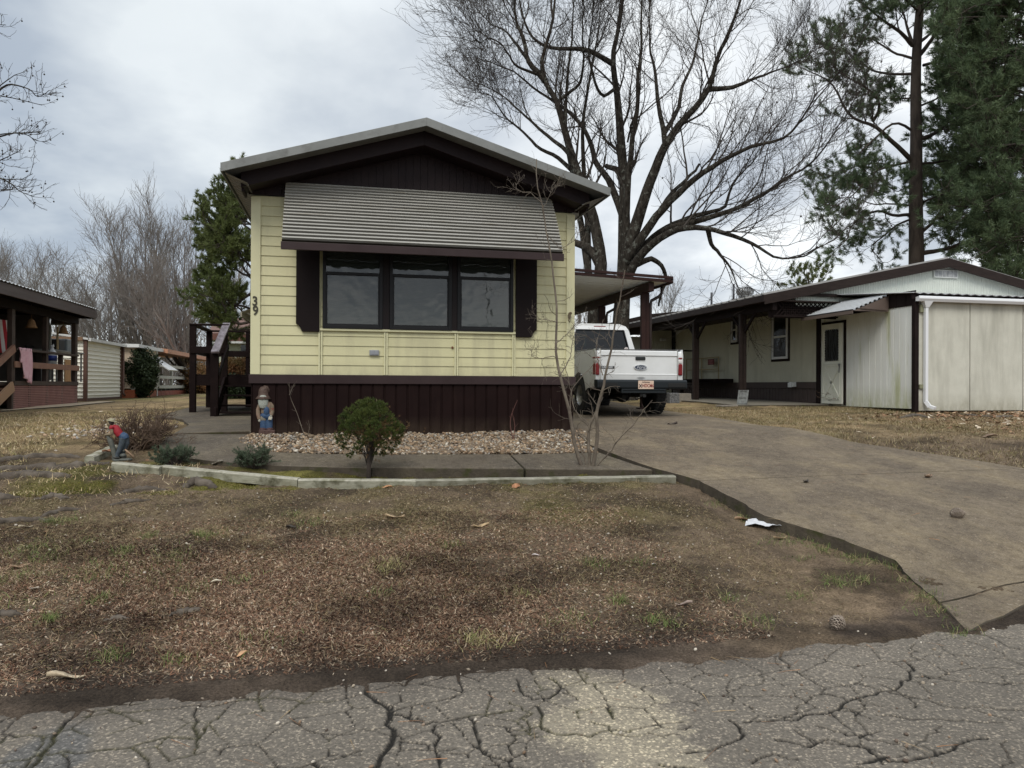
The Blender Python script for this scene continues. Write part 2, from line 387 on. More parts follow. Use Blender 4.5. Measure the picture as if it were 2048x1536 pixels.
# ================================================================== street with its cracks
ZA = lambda L: [(x/2, 1200+y/2) for x, y in L]
ZB = lambda L: [(1024+x/2, 1100+y/2) for x, y in L]
cracks = [(ZA(c), w) for c, w in [
 ([(340, 430), (290, 460), (210, 540), (170, 610), (120, 672), (90, 760)], .011), ([(0, 490), (60, 465), (130, 440), (340, 425)], .006),
 ([(330, 465), (450, 445), (640, 435), (790, 425), (880, 420), (950, 405), (1040, 390), (1140, 395), (1220, 415), (1320, 410), (1420, 380)], .006),
 ([(800, 420), (780, 480), (775, 550), (640, 555), (520, 590), (370, 600), (260, 605), (170, 610)], .008), ([(870, 470), (890, 430), (950, 405)], .005),
 ([(1440, 330), (1490, 390), (1560, 440), (1570, 540), (1540, 590), (1510, 672), (1500, 760)], .013), ([(0, 535), (60, 545), (190, 548)], .006),
 ([(1510, 355), (1600, 340), (1680, 300), (1800, 285), (1830, 300), (1860, 370), (1760, 400), (1650, 420), (1560, 445)], .007),
 ([(1560, 445), (1700, 490), (1760, 490), (1880, 460), (2048, 440)], .010), ([(1740, 500), (1750, 600), (1760, 672), (1770, 760)], .008),
 ([(1880, 470), (1910, 540), (1930, 610), (2048, 640)], .009), ([(1000, 350), (1030, 370), (1040, 400)], .006), ([(0, 650), (100, 635), (190, 600)], .007),
 ([(1570, 540), (1440, 520), (1350, 540), (1250, 530)], .004), ([(1320, 640), (1430, 600), (1450, 598)], .006), ([(1830, 300), (1900, 290), (2048, 280)], .006),
 ([(250, 610), (290, 660), (270, 720)], .007), ([(530, 590), (600, 640), (620, 700)], .006), ([(1650, 420), (1640, 480), (1700, 490)], .005), ([(1600, 560), (1720, 575), (1740, 600), (1830, 590)], .006)]]
cracks += [(ZB(c), w) for c, w in [
 ([(20, 515), (50, 580), (90, 600), (170, 590), (200, 560), (180, 530), (150, 510)], .008), ([(100, 620), (120, 700), (190, 740), (300, 735), (500, 720), (600, 700), (700, 690)], .006),
 ([(0, 740), (100, 735)], .006), ([(700, 810), (800, 800), (870, 770), (920, 740), (910, 710), (870, 680)], .008),
 ([(930, 690), (1000, 675), (1130, 680), (1250, 650), (1320, 630), (1340, 600), (1450, 575), (1530, 550), (1600, 500), (1610, 480), (1580, 450)], .010),
 ([(1320, 630), (1390, 650)], .006), ([(1080, 400), (1080, 430), (1110, 470), (1200, 520), (1245, 550), (1250, 575), (1320, 590), (1340, 600)], .007),
 ([(1610, 510), (1720, 515), (1850, 530), (2048, 535)], .006), ([(1060, 760), (1180, 775), (1250, 750), (1340, 780), (1420, 790), (1500, 840), (1600, 830), (1700, 820), (1780, 780), (1900, 755)], .011),
 ([(590, 860), (720, 870)], .009), ([(960, 850), (1040, 820), (1140, 835)], .008), ([(1310, 370), (1420, 390), (1500, 380)], .005), ([(1480, 540), (1600, 590), (1740, 625), (1900, 635), (2048, 640)], .006),
 ([(1460, 660), (1600, 675), (1760, 680), (1960, 690)], .006), ([(1850, 640), (2000, 680)], .006), ([(1880, 470), (2000, 475)], .006), ([(1900, 340), (1990, 390), (2048, 400)], .007), ([(1130, 720), (1240, 770)], .005), ([(1640, 780), (1700, 820)], .007), ([(1420, 790), (1480, 850)], .006)]]
su = axis([(-80, -8, 12), (-8, -3, .1), (-3, 4.6, .0085), (4.6, 8, .1), (8, 80, 12)]); sv = axis([(-7, 1.2, .6), (1.2, 2.3, .05), (2.3, 4.75, .0085)])
SU, SV = np.meshgrid(su, sv); dist = np.full(SU.shape, 9.0)
def crackline(pts, w):
    P = []
    for (a, b) in zip(pts[:-1], pts[1:]):
        n = max(2, int(np.linalg.norm(np.array(a)-np.array(b))/.05))
        for t in np.linspace(0, 1, n, endpoint=False): P.append((a[0]*(1-t)+b[0]*t, a[1]*(1-t)+b[1]*t))
    P.append(pts[-1]); P = np.array(P); P[1:-1] += rng.normal(0, .011, (len(P)-2, 2))
    for a, b in zip(P[:-1], P[1:]):
        x0, x1 = min(a[0], b[0])-.06, max(a[0], b[0])+.06; y0, y1 = min(a[1], b[1])-.06, max(a[1], b[1])+.06
        i0, i1 = np.searchsorted(su, [x0, x1]); j0, j1 = np.searchsorted(sv, [y0, y1])
        if i1 <= i0 or j1 <= j0: continue
        X = SU[j0:j1, i0:i1]; Y = SV[j0:j1, i0:i1]; d = b-a; L2 = max((d**2).sum(), 1e-9)
        t = np.clip(((X-a[0])*d[0]+(Y-a[1])*d[1])/L2, 0, 1); ds = np.hypot(X-a[0]-t*d[0], Y-a[1]-t*d[1])/w
        dist[j0:j1, i0:i1] = np.minimum(dist[j0:j1, i0:i1], ds)
for c, w in cracks:
    pts = []
    for x, y in c:
        r = ray(x, y); t = -EYE.z/r.z; pts.append((r.x*t, r.y*t))
    crackline(pts, w*.74)
for _ in range(46):                                    # hairlines
    p = np.array([rng.uniform(-2.5, 4.4), rng.uniform(2.3, 4.2)]); a = rng.uniform(0, 6.28); pts = [tuple(p)]
    for _ in range(rng.integers(3, 8)):
        a += rng.normal(0, .5); p = p+np.array([math.cos(a), math.sin(a)])*.07; pts.append(tuple(p))
    crackline(pts, .0035)
Vj = .23; gi = np.floor(SU/Vj).astype(int); gj = np.floor(SV/Vj).astype(int); d1 = np.full(SU.shape, 9.); d2 = d1.copy()
wx = SU+.05*(fbm(SU*7, SV*7, 3, 81)-.5); wy = SV+.05*(fbm(SU*7, SV*7, 3, 82)-.5)
def h2_(a, b, s): n_ = (a*374761393+b*668265263+s*974711) & 0xffffffff; n_ = ((n_ ^ (n_ >> 13))*1274126177) & 0xffffffff; return ((n_ ^ (n_ >> 16)) & 0xffff)/65535.
for a_ in (-1, 0, 1):
    for b_ in (-1, 0, 1):
        qx = (gi+a_+.12+.76*h2_(gi+a_, gj+b_, 1))*Vj; qy = (gj+b_+.12+.76*h2_(gi+a_, gj+b_, 2))*Vj; dd_ = np.hypot(wx-qx, wy-qy); m_ = dd_ < d1; d2 = np.where(m_, d1, np.minimum(d2, dd_)); d1 = np.where(m_, dd_, d1)
fine = (d2-d1)/.0075+9*sstep(.56, .44, fbm(SU*1.5, SV*1.5, 3, 83))
dist = np.minimum(dist, fine+.35)
cw = np.clip(1.45-dist*(.55+.9*fbm(SU*14, SV*14, 3, 77)), 0, 1)
r = fbm(SU*2, SV*2, 3, 70)
SZ = .0-cw*.012+(fbm(SU*60, SV*60, 2, 71)-.5)*.004+(fbm(SU*3, SV*3, 2, 72)-.5)*.01
SZ = np.where((SU > -3) & (SU < 4.6) & (SV > 2.3), SZ, 0)
base = np.array([.158, .139, .114]); AC = np.broadcast_to(base, SU.shape+(3,)).copy()
pp = G(1210, 1420); pq = G(1250, 1345)
dd = np.hypot((SU-pp.x)/.33, (SV-pp.y)/.75)+1.1*(fbm(SU*3, SV*3, 4, 73)-.5)+.7*(fbm(SU*22, SV*22, 3, 75)-.5)
AC = lerp(AC, np.array([.33, .29, .215]), (1-sstep(.60, .95, dd))*(.45+.8*fbm(SU*30, SV*30, 3, 76))*.85)
pl = G(90, 1520); dd = np.hypot((SU-pl.x)/.18, (SV-pl.y)/.35)+.6*(fbm(SU*5, SV*5, 3, 74)-.5)
AC = lerp(AC, np.array([.085, .09, .095]), (1-sstep(.7, 1.0, dd))*.6)
AC = lerp(AC, np.array([.10, .085, .07]), sstep(-.30, .02, SV-(3.72+(fbm(SU*1.1, SU*0+3, 3, 40)-.5)*.35))*.75*(1-sstep(2.0, 3.2, SU)))
AC *= (.82+.36*r)[..., None]*(.9+.2*fbm(SU*.7, SV*.7, 2, 79))[..., None]
AC = lerp(AC, np.array([.014, .012, .009]), sstep(.15, .65, cw))
mo = sstep(.5, .62, fbm(SU*3.3, SV*3.3, 3, 78))*sstep(2.4, 1.0, dist)*(SU < 1.2); AC = lerp(AC, np.array([.06, .06, .02]), np.clip(mo, 0, 1)*.35)
m_, nt, bs = _nt('asphalt'); tc = N(nt, 'ShaderNodeTexCoord'); vec = tc.outputs['Object']
at = N(nt, 'ShaderNodeAttribute', attribute_name='col')
vo = N(nt, 'ShaderNodeTexVoronoi'); vo.inputs['Scale'].default_value = 110; nt.links.new(vec, vo.inputs['Vector'])
bw = N(nt, 'ShaderNodeSeparateColor'); nt.links.new(vo.outputs['Color'], bw.inputs[0])
mr = N(nt, 'ShaderNodeMapRange'); mr.inputs[1].default_value = .75; mr.inputs[2].default_value = 1; nt.links.new(bw.outputs[0], mr.inputs[0])
fa, na = noise_fac(nt, vec, 55, .3, .7, detail=7, rough=.8)
k0 = mixc(nt, fa, (.42, .42, .42), (1.55, 1.52, 1.48)); k1 = mixc(nt, mr.outputs[0], (.90, .90, .90), (2.1, 2.05, 1.95))
cc = mixc(nt, 1.0, mixc(nt, 1.0, at.outputs['Color'], k0, 'MULTIPLY'), k1, 'MULTIPLY'); nt.links.new(cc, bs.inputs['Base Color']); bs.inputs['Roughness'].default_value = .85; bs.inputs['Specular IOR Level'].default_value = .3
bp = N(nt, 'ShaderNodeBump'); bp.inputs['Strength'].default_value = .9; bp.inputs['Distance'].default_value = .006
nt.links.new(na, bp.inputs['Height']); nt.links.new(bp.outputs[0], bs.inputs['Normal'])
n_u, n_v = len(su), len(sv); I = np.arange(n_u*n_v).reshape(n_v, n_u); F = np.stack([I[:-1, :-1], I[:-1, 1:], I[1:, 1:], I[1:, :-1]], -1).reshape(-1, 4)
street = fast('street', np.stack([SU, SV, SZ], -1).reshape(-1, 3), F, m_, cols=AC.reshape(-1, 3), smooth=True); tag(street, kind='structure')

# ================================================================== concrete: driveway, walk
def conc(name, c1, c2, c3):
    m, nt, bs = _nt(name); tc = N(nt, 'ShaderNodeTexCoord'); vec = tc.outputs['Object']
    fa, na = noise_fac(nt, vec, 90, .3, .7, detail=6, rough=.8); fb, _ = noise_fac(nt, vec, 1.1, .35, .62, detail=5, seed=2); fc, _ = noise_fac(nt, vec, 1.6, .46, .66, detail=8, rough=.7, seed=7, stretch=(1, .55, 1))
    fd, _ = noise_fac(nt, vec, 38, .6, .75, detail=3, seed=9)
    c = mixc(nt, fb, c1, c2); c = mixc(nt, fc, c, c3); c = mixc(nt, fd, c, (.34, .29, .22)); fe_, _ = noise_fac(nt, vec, .8, .50, .72, detail=9, rough=.72, seed=12, stretch=(1, .6, 1)); c = mixc(nt, fe_, c, (.095, .078, .060)); fg_, _ = noise_fac(nt, vec, 11, .46, .66, detail=9, rough=.85, seed=14); c = mixc(nt, fg_, c, mixc(nt, 1.0, c, (.55, .52, .48), 'MULTIPLY')); c = mixc(nt, 1.0, c, mixc(nt, fa, (.45, .45, .45), (1.55, 1.52, 1.48)), 'MULTIPLY')
    nt.links.new(c, bs.inputs['Base Color']); bs.inputs['Roughness'].default_value = .9; bs.inputs['Specular IOR Level'].default_value = .25
    bp = N(nt, 'ShaderNodeBump'); bp.inputs['Strength'].default_value = .7; bp.inputs['Distance'].default_value = .006
    nt.links.new(na, bp.inputs['Height']); nt.links.new(bp.outputs[0], bs.inputs['Normal']); return m
M_conc = conc('driveway_concrete', (.125, .100, .074), (.175, .142, .102), (.235, .190, .125))
M_walk = conc('walk_concrete', (.088, .075, .060), (.12, .102, .08), (.16, .135, .095))
M_edge = mat('dark_concrete_edge', (.050, .040, .029), (.080, .065, .045), sc=7, rough=.95, bump=.8, bsc=40, bdist=.01, c3=(.042, .042, .014), sc3=5, lo3=.54, hi3=.66)
def tri_fill(poly, step):               # grid points clipped to a polygon -> mesh with slab sides, via bmesh
    import bmesh
    bm = bmesh.new(); vs = [bm.verts.new((p[0], p[1], 0)) for p in poly]; f = bm.faces.new(vs)
    xs = [p[0] for p in poly]; ys = [p[1] for p in poly]
    for ax, lo, hi in ((0, min(xs), max(xs)), (1, min(ys), max(ys))):
        n = int((hi-lo)/step)
        for i in range(1, n+1):
            c = lo+(hi-lo)*i/(n+1)
            co_ = (c, 0, 0) if ax == 0 else (0, c, 0); no = (1, 0, 0) if ax == 0 else (0, 1, 0)
            bmesh.ops.bisect_plane(bm, geom=bm.verts[:]+bm.edges[:]+bm.faces[:], plane_co=co_, plane_no=no)
    return bm
def slab(name, poly, dz, m, step=.35, depth=.25, lean=0.0):
    poly = [(x, y) for x, y in poly]
    import bmesh
    bm = tri_fill(poly, step)
    r = bmesh.ops.extrude_face_region(bm, geom=bm.faces[:])
    top = {v for v in r['geom'] if isinstance(v, bmesh.types.BMVert)}
    for v in bm.verts:
        z = h(v.co.x, v.co.y)
        v.co.z = z+dz+(.0 if v in top else -depth) if callable(dz) is False else z+dz(v.co.x, v.co.y)+(0 if v in top else -depth)
    bmesh.ops.recalc_face_normals(bm, faces=bm.faces[:])
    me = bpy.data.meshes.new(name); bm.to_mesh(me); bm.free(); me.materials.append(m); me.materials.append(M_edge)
    for p_ in me.polygons: p_.material_index = 1 if abs(p_.normal.z) < .5 else 0  # side faces get a darker, partly greenish concrete than the top
    o = bpy.data.objects.new(name, me); COL.objects.link(o)
    md = o.modifiers.new('b', 'BEVEL'); md.width = .012; md.segments = 2; md.limit_method = 'ANGLE'; md.angle_limit = .8
    tag(o, kind='structure'); return o
DZ = .07
g2 = lambda px, py, dz=DZ: tuple(G(px, py, dz)[:2])
# front pieces of the driveway, split at its joints and its broken corner
pA = g2(1935, 1260, .02); pB = g2(1880, 1197, .035); pC = g2(1790, 1112); pD = g2(1530, 1032); pE = g2(1400, 962); pF = g2(1312, 938)
lip = (5.4, 4.50)
dzf = lambda u, v: .012+.06*float(sstep(4.4, 5.3, v))
cr1 = g2(2048, 1222, .03); cr2 = (5.4, 4.62)
def wig(a, b, n, s, seed=1):
    r_ = random.Random(seed); out = []
    for i in range(1, n):
        t = i/n; out.append((a[0]*(1-t)+b[0]*t+r_.uniform(-s, s), a[1]*(1-t)+b[1]*t+r_.uniform(-s, s)))
    return out
crk = wig(pB, cr2, 9, .02, 4)
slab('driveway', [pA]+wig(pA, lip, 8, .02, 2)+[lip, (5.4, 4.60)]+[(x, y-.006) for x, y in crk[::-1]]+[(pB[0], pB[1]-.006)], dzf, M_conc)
jr = g2(2048, 938, .04); joint = [g2(1400, 962), g2(1800, 950), (5.4, g2(1800, 950)[1]+.02)]
rightEdge = [(9.2, 4.6), (9.2, 8.5)]
jy = pE[1]
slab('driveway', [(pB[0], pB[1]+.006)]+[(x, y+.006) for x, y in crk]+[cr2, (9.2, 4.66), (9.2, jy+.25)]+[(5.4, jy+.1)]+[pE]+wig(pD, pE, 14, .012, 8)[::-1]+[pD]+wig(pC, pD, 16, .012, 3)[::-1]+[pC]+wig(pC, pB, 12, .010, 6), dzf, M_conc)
R_ = [g2(2048, 940, .05), g2(1900, 916, .05), g2(1700, 886, .05), g2(1520, 853, .05), g2(1400, 832, .05)]
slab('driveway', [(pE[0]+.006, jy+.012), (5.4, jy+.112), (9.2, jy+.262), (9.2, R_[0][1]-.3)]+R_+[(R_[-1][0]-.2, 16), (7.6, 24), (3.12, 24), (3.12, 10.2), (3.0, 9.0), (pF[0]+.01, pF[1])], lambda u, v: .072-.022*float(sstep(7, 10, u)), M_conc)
# walk in front of the house, three slabs, and round the left corner to the steps
w0n, w1n, w2n = g2(742, 936, .05), g2(1048, 938, .05), g2(1306, 940, .05)
w0f, w1f, w2f = g2(800, 909, .05), g2(1018, 909, .05), g2(1240, 905, .05)
g_ = .006
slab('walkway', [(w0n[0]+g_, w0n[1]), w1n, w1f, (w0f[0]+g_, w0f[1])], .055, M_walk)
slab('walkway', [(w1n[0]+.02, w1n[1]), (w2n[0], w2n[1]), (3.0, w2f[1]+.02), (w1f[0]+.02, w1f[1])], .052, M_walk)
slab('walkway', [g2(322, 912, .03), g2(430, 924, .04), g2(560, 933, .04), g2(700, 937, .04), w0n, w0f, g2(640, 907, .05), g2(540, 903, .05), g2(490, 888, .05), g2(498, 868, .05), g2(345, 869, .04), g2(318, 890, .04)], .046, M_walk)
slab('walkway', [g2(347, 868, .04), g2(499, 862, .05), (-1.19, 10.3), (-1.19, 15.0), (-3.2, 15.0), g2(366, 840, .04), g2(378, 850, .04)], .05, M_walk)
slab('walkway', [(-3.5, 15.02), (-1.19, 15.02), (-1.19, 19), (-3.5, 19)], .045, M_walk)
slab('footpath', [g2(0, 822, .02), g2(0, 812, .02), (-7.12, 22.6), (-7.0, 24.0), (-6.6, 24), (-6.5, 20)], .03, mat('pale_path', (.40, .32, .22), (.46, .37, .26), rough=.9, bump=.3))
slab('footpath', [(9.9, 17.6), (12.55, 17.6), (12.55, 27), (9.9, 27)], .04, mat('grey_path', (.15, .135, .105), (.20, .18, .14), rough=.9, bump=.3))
# ================================================================== the yellow mobile home
U0, U1, VF = -1.17, 3.10, 10.07
VB = VF+14.5
M_yel = mat('yellow_vinyl', (.56, .53, .315), (.61, .575, .345), sc=1.2, rough=.5, bump=.08, bsc=300, c3=(.43, .40, .25), sc3=3.2, st3=(1.6, 1.6, .18), lo3=.5, hi3=.78, zg=(.80, 1.05, (.36, .33, .21)))
M_yeltrim = mat('yellow_trim', (.585, .56, .35), (.63, .60, .38), sc=3, rough=.45)
M_brown = mat('dark_brown_metal', (.013, .007, .008), (.018, .010, .010), sc=3, rough=.55, spec=.2, bump=.06, bsc=20)
M_belt = mat('belt_brown_metal', (.030, .018, .018), (.042, .027, .027), sc=2, rough=.45, spec=.22, bump=.15, bsc=5)
M_roofm = mat('roof_metal', (.17, .175, .165), (.21, .215, .205), sc=4, rough=.45, metal=.2, c3=(.12, .12, .11), sc3=5, lo3=.55, hi3=.75)
M_soff = mat('soffit_metal', (.14, .14, .13), (.18, .18, .165), sc=3, rough=.5)
M_black = mat('black_trim', (.012, .012, .014), rough=.4)
M_wframe = mat('bronze_window_frame', (.006, .006, .007), rough=.45, spec=.3)
def M_glass(name='window_glass', tint=(.62, .66, .64), refl=.07, top=.75):
    if name in MATS: return MATS[name]
    m = bpy.data.materials.new(name); m.use_nodes = True; nt = m.node_tree; nt.nodes.clear()
    out = N(nt, 'ShaderNodeOutputMaterial'); tr = N(nt, 'ShaderNodeBsdfTransparent'); gl = N(nt, 'ShaderNodeBsdfGlossy'); gl.inputs['Roughness'].default_value = .04; tcg = N(nt, 'ShaderNodeTexCoord'); _, ng = noise_fac(nt, tcg.outputs['Object'], 3.5, detail=2); bg_ = N(nt, 'ShaderNodeBump'); bg_.inputs['Strength'].default_value = .10; bg_.inputs['Distance'].default_value = .05; nt.links.new(ng, bg_.inputs['Height']); nt.links.new(bg_.outputs[0], gl.inputs['Normal'])
    tr.inputs[0].default_value = c4(tint); mx = N(nt, 'ShaderNodeMixShader'); fr = N(nt, 'ShaderNodeLayerWeight'); fr.inputs['Blend'].default_value = .25
    mr = N(nt, 'ShaderNodeMapRange'); mr.inputs[3].default_value = refl; mr.inputs[4].default_value = top; nt.links.new(fr.outputs['Fresnel'], mr.inputs[0])
    nt.links.new(mr.outputs[0], mx.inputs[0]); nt.links.new(tr.outputs[0], mx.inputs[1]); nt.links.new(gl.outputs[0], mx.inputs[2]); nt.links.new(mx.outputs[0], out.inputs[0])
    MATS[name] = m; return m
GLASS = M_glass()
home = thing('mobile_home', 'yellow mobile home with dark brown skirting, shutters and striped metal awning over three windows', 'mobile home', (U0, VF, .75))
def lap(buf, a0, a1, z0, z1, n, mk, th=.014):
    dz = (z1-z0)/n
    prof = []
    for i in range(n):
        prof += [(th, z0+i*dz), (th*.95, z0+i*dz+.006), (.002, z0+(i+1)*dz)]
    buf.strip(prof, mk, a0, a1)
ZS0, ZS1 = 1.585, 3.87
b = Buf(); lap(b, U0, U1, ZS0, ZS1, 18, lambda p, t: (t, VF-p[0], p[1]))
lap(b, VF, VB, ZS0, ZS1, 18, lambda p, t: (U0-p[0], t, p[1])); lap(b, VF, VB, ZS0, ZS1, 18, lambda p, t: (U1+p[0], t, p[1]))
b.box(U0+.02, U1-.02, VF+.02, VB, ZS0-.02, ZS1)
obj('siding', b, M_yel, home)
for u in (U0, U1):
    b = Buf(); s = 1 if u == U0 else -1
    b.box(min(u-.018*s, u+.10*s), max(u-.018*s, u+.10*s), VF-.030, VF-.002, ZS0, ZS1-.02); b.box(min(u-.018*s, u+.0*s), max(u-.018*s, u+.0*s), VF-.002, VF+.10, ZS0, ZS1-.02)
    obj('corner_trim', b, M_yeltrim, home, bevel=.003)
b = Buf(); b.box(U0-.035, U1+.035, VF-.045, VF+.01, 1.468, ZS0-.003); b.box(U0-.035, U0-.005, VF+.01, VB, 1.468, ZS0-.003); b.box(U1+.005, U1+.035, VF+.01, VB, 1.468, ZS0-.003)
obj('belt_trim', b, M_belt, home, bevel=.004)
def grooved(buf, a0, a1, z0, z1, pitch, gw, gd, mk):
    n = int((a1-a0)/pitch); prof = []
    a = a0
    while a < a1-1e-4:
        e = min(a+pitch, a1)
        prof += [(a, gd), (a+gw, gd), (a+gw*1.4, 0), (e-gw*.4, 0)]; a = e
    prof.append((a1, gd))
    buf.strip(prof, lambda p, t: mk(p[0], p[1], t), z0, z1)
b = Buf(); zb = .55
grooved(b, U0-.01, U1+.01, zb, 1.468, .152, .016, .014, lambda a, d, t: (a, VF-.02+d, t))
grooved(b, VF-.02, VB, zb, 1.468, .152, .016, .014, lambda a, d, t: (U0-.01+d, a, t)); grooved(b, VF-.02, VB, zb, 1.468, .152, .016, .014, lambda a, d, t: (U1+.01-d, a, t))
obj('skirting', b, mat('skirting_metal', (.0105, .0050, .0046), (.0140, .0068, .0062), sc=2.5, rough=.7, spec=.08, bump=.05, bsc=8, c3=(.020, .011, .009), sc3=6, st3=(1, 1, .15), lo3=.56, hi3=.8, zg=(0, .30, (.055, .040, .028))), home)
# roof
ZE, ZP, UM = 4.085, 4.82, .98
RL, RR, RF, RB = U0-.28, U1+.31, 9.47, VB+.3
sl_ = (ZP-ZE)/(UM-RL)
b = Buf(); t = .05
b.prism([(RL, ZE-t), (UM, ZP-t), (RR, ZE-t), (RR, ZE), (UM, ZP), (RL, ZE)], 1, RF+.012, RB)
for i in range(20):                                    # standing ribs
    v = RF+.3+i*.75
    b.bar((RL, v, ZE+.006), (UM, v, ZP+.006), .03, .02); b.bar((UM, v, ZP+.006), (RR, v, ZE+.006), .03, .02)
obj('roof', b, M_roofm, home)
b = Buf(); tf = .095
b.prism([(RL-.005, ZE-tf), (UM, ZP-tf), (UM, ZP+.012), (RL-.005, ZE+.012)], 1, RF-.014, RF+.010)
b.prism([(UM, ZP-tf), (RR+.005, ZE-tf), (RR+.005, ZE+.012), (UM, ZP+.012)], 1, RF-.014, RF+.010)
b.box(RL-.02, RL-.003, RF-.01, RB, ZE-tf, ZE+.012); b.box(RR+.003, RR+.02, RF-.01, RB, ZE-tf, ZE+.012)
obj('fascia', b, M_roofm, home, bevel=.003)
b = Buf(); zt = .075                                   # soffit: front rake underside and slatted side eaves
b.add([(RL+.02, RF+.012, ZE-zt), (UM, RF+.012, ZP-zt), (UM, VF, ZP-zt), (RL+.02, VF, ZE-zt)], [(0, 1, 2, 3)])
b.add([(UM, RF+.012, ZP-zt), (RR-.02, RF+.012, ZE-zt), (RR-.02, VF, ZE-zt), (UM, VF, ZP-zt)], [(0, 1, 2, 3)])
for s, a, w in ((-1, RL+.02, U0), (1, RR-.02, U1)):
    prof = []
    v = RF+.05
    while v < VB: prof += [(v, 0), (v+.13, 0), (v+.135, .012), (v+.15, .012)]; v += .155
    k = len(prof); vs = [(a, p[0], ZE-.088+p[1]) for p in prof]+[(w, p[0], ZS1+.02+p[1]) for p in prof]
    b.add(vs, [(i, i+1, k+i+1, k+i) for i in range(k-1)])
obj('soffit', b, M_soff, home)
b = Buf(); bl, br = U0-.10, U1+.12
zb0 = ZE-.10; bt = .16
zat = lambda u: (ZE+(u-RL)*sl_) if u < UM else (ZP-(u-UM)*(ZP-ZE)/(RR-UM))
for a, c in ((bl, UM), (UM, br)):
    b.prism([(a, zat(a)-.10-bt), (c, zat(c)-.10-bt), (c, zat(c)-.078), (a, zat(a)-.078)], 1, RF+.24, RF+.30)
b.prism([(bl, zat(bl)-.26), (UM, zat(UM)-.26), (br, zat(br)-.26), (br, zat(br)-.235), (UM, zat(UM)-.235), (bl, zat(bl)-.235)], 1, RF+.30, VF-.02)
b.box(bl, bl+.03, RF+.30, VF+.02, zat(bl)-.30, zat(bl)-.08); b.box(br-.03, br, RF+.30, VF+.02, zat(br)-.30, zat(br)-.08)
obj('barge_board', b, M_brown, home, bevel=.003)
b = Buf(); grooved(b, U0-.05, U1+.07, ZS1+.005, ZS1+.10, .2, .012, .01, lambda a, d, t: (a, VF-.03+d, t))
n_ = 44
for i in range(n_):
    a0 = U0+(U1-U0)*i/n_; a1 = U0+(U1-U0)*(i+1)/n_
    for (x0, x1, dd) in ((a0, a1-.01, 0), (a1-.01, a1, .008)):
        b.add([(x0, VF-.03+dd, ZS1+.10), (x1, VF-.03+dd, ZS1+.10), (x1, VF-.03+dd, zat(x1)-.08), (x0, VF-.03+dd, zat(x0)-.08)], [(0, 1, 2, 3)])
obj('gable_panel', b, M_brown, home)
# windows
zw0 = 2.19; zmr = 2.905; zw1 = 3.50
def fpx(px, v=VF-.03): return HV(px, 650, v).x
M_blind = mat('window_blind', (.085, .092, .088), (.11, .118, .114), sc=2, rough=.6)
M_room = mat('dark_room', (.01, .01, .01), rough=1)
for (a, c, l) in ((645, 765, 'left window with pale sky reflection'), (779, 903, 'middle window'), (914, 1026, 'right window with mottled upper glass')):
    x0, x1 = fpx(a), fpx(c)
    b = Buf(); v0, v1 = VF-.062, VF-.016; fw = .042
    b.box(x0, x0+fw, v0, v1, zw0, zw1); b.box(x1-fw, x1, v0, v1, zw0, zw1); b.box(x0+fw, x1-fw, v0, v1, zw0, zw0+fw); b.box(x0+fw, x1-fw, v0, v1, zw1-fw, zw1)
    b.box(x0+fw, x1-fw, v0+.004, v1, zmr-.02, zmr+.02)
    fr = obj('window', b, M_wframe, home, bevel=.003, label=l)
    b = Buf(); b.box(x0+fw, x0+fw+.018, v0+.012, v1, zw0+fw, zmr-.02); b.box(x1-fw-.018, x1-fw, v0+.012, v1, zw0+fw, zmr-.02); b.box(x0+fw+.018, x1-fw-.018, v0+.012, v1, zw0+fw, zw0+fw+.02)
    obj('sash', b, M_wframe, fr, bevel=.002)
    b = Buf()
    b.add([(x0+fw, VF-.030, zmr+.02), (x1-fw, VF-.030, zmr+.02), (x1-fw, VF-.030, zw1-fw), (x0+fw, VF-.030, zw1-fw)], [(0, 1, 2, 3)])
    b.add([(x0+fw+.018, VF-.036, zw0+fw+.02), (x1-fw-.018, VF-.036, zw0+fw+.02), (x1-fw-.018, VF-.036, zmr-.02), (x0+fw+.018, VF-.036, zmr-.02)], [(0, 1, 2, 3)])
    obj('pane', b, GLASS, fr)
    b = Buf(); prof = []; z = zw0+.03
    while z < zw1-.03: prof += [(VF-.0165, z), (VF-.0205, z+.009), (VF-.0165, z+.018)]; z += .0185
    b.strip(prof, lambda p, t: (t, p[0], p[1]), x0+.03, x1-.03)
    obj('blind', b, M_blind, fr)
x0, x1 = fpx(645)-.004, fpx(1026)+.004
for a, c in ((765, 779), (903, 914)):
    b = Buf(); b.box(fpx(a)+.002, fpx(c)-.002, VF-.052, VF-.012, zw0-.0, zw1)
    obj('mullion', b, mat('mullion_brown', (.011, .007, .007), rough=.5, spec=.2), home, bevel=.003)
b = Buf(); b.box(x0-.03, x1+.03, VF-.048, VF-.010, zw0-.032, zw0-.003); obj('window_sill', b, M_yeltrim, home, bevel=.003)
for px in (641, 772, 913, 1028):
    b = Buf(); x = fpx(px); z1_ = zw0-.034 if px in (772, 913) else zw1
    b.box(x-.026, x-.004, VF-.034, VF-.006, ZS0, z1_); b.box(x+.004, x+.026, VF-.030, VF-.006, ZS0, zw0-.034)
    obj('batten', b, M_yeltrim, home, bevel=.003)
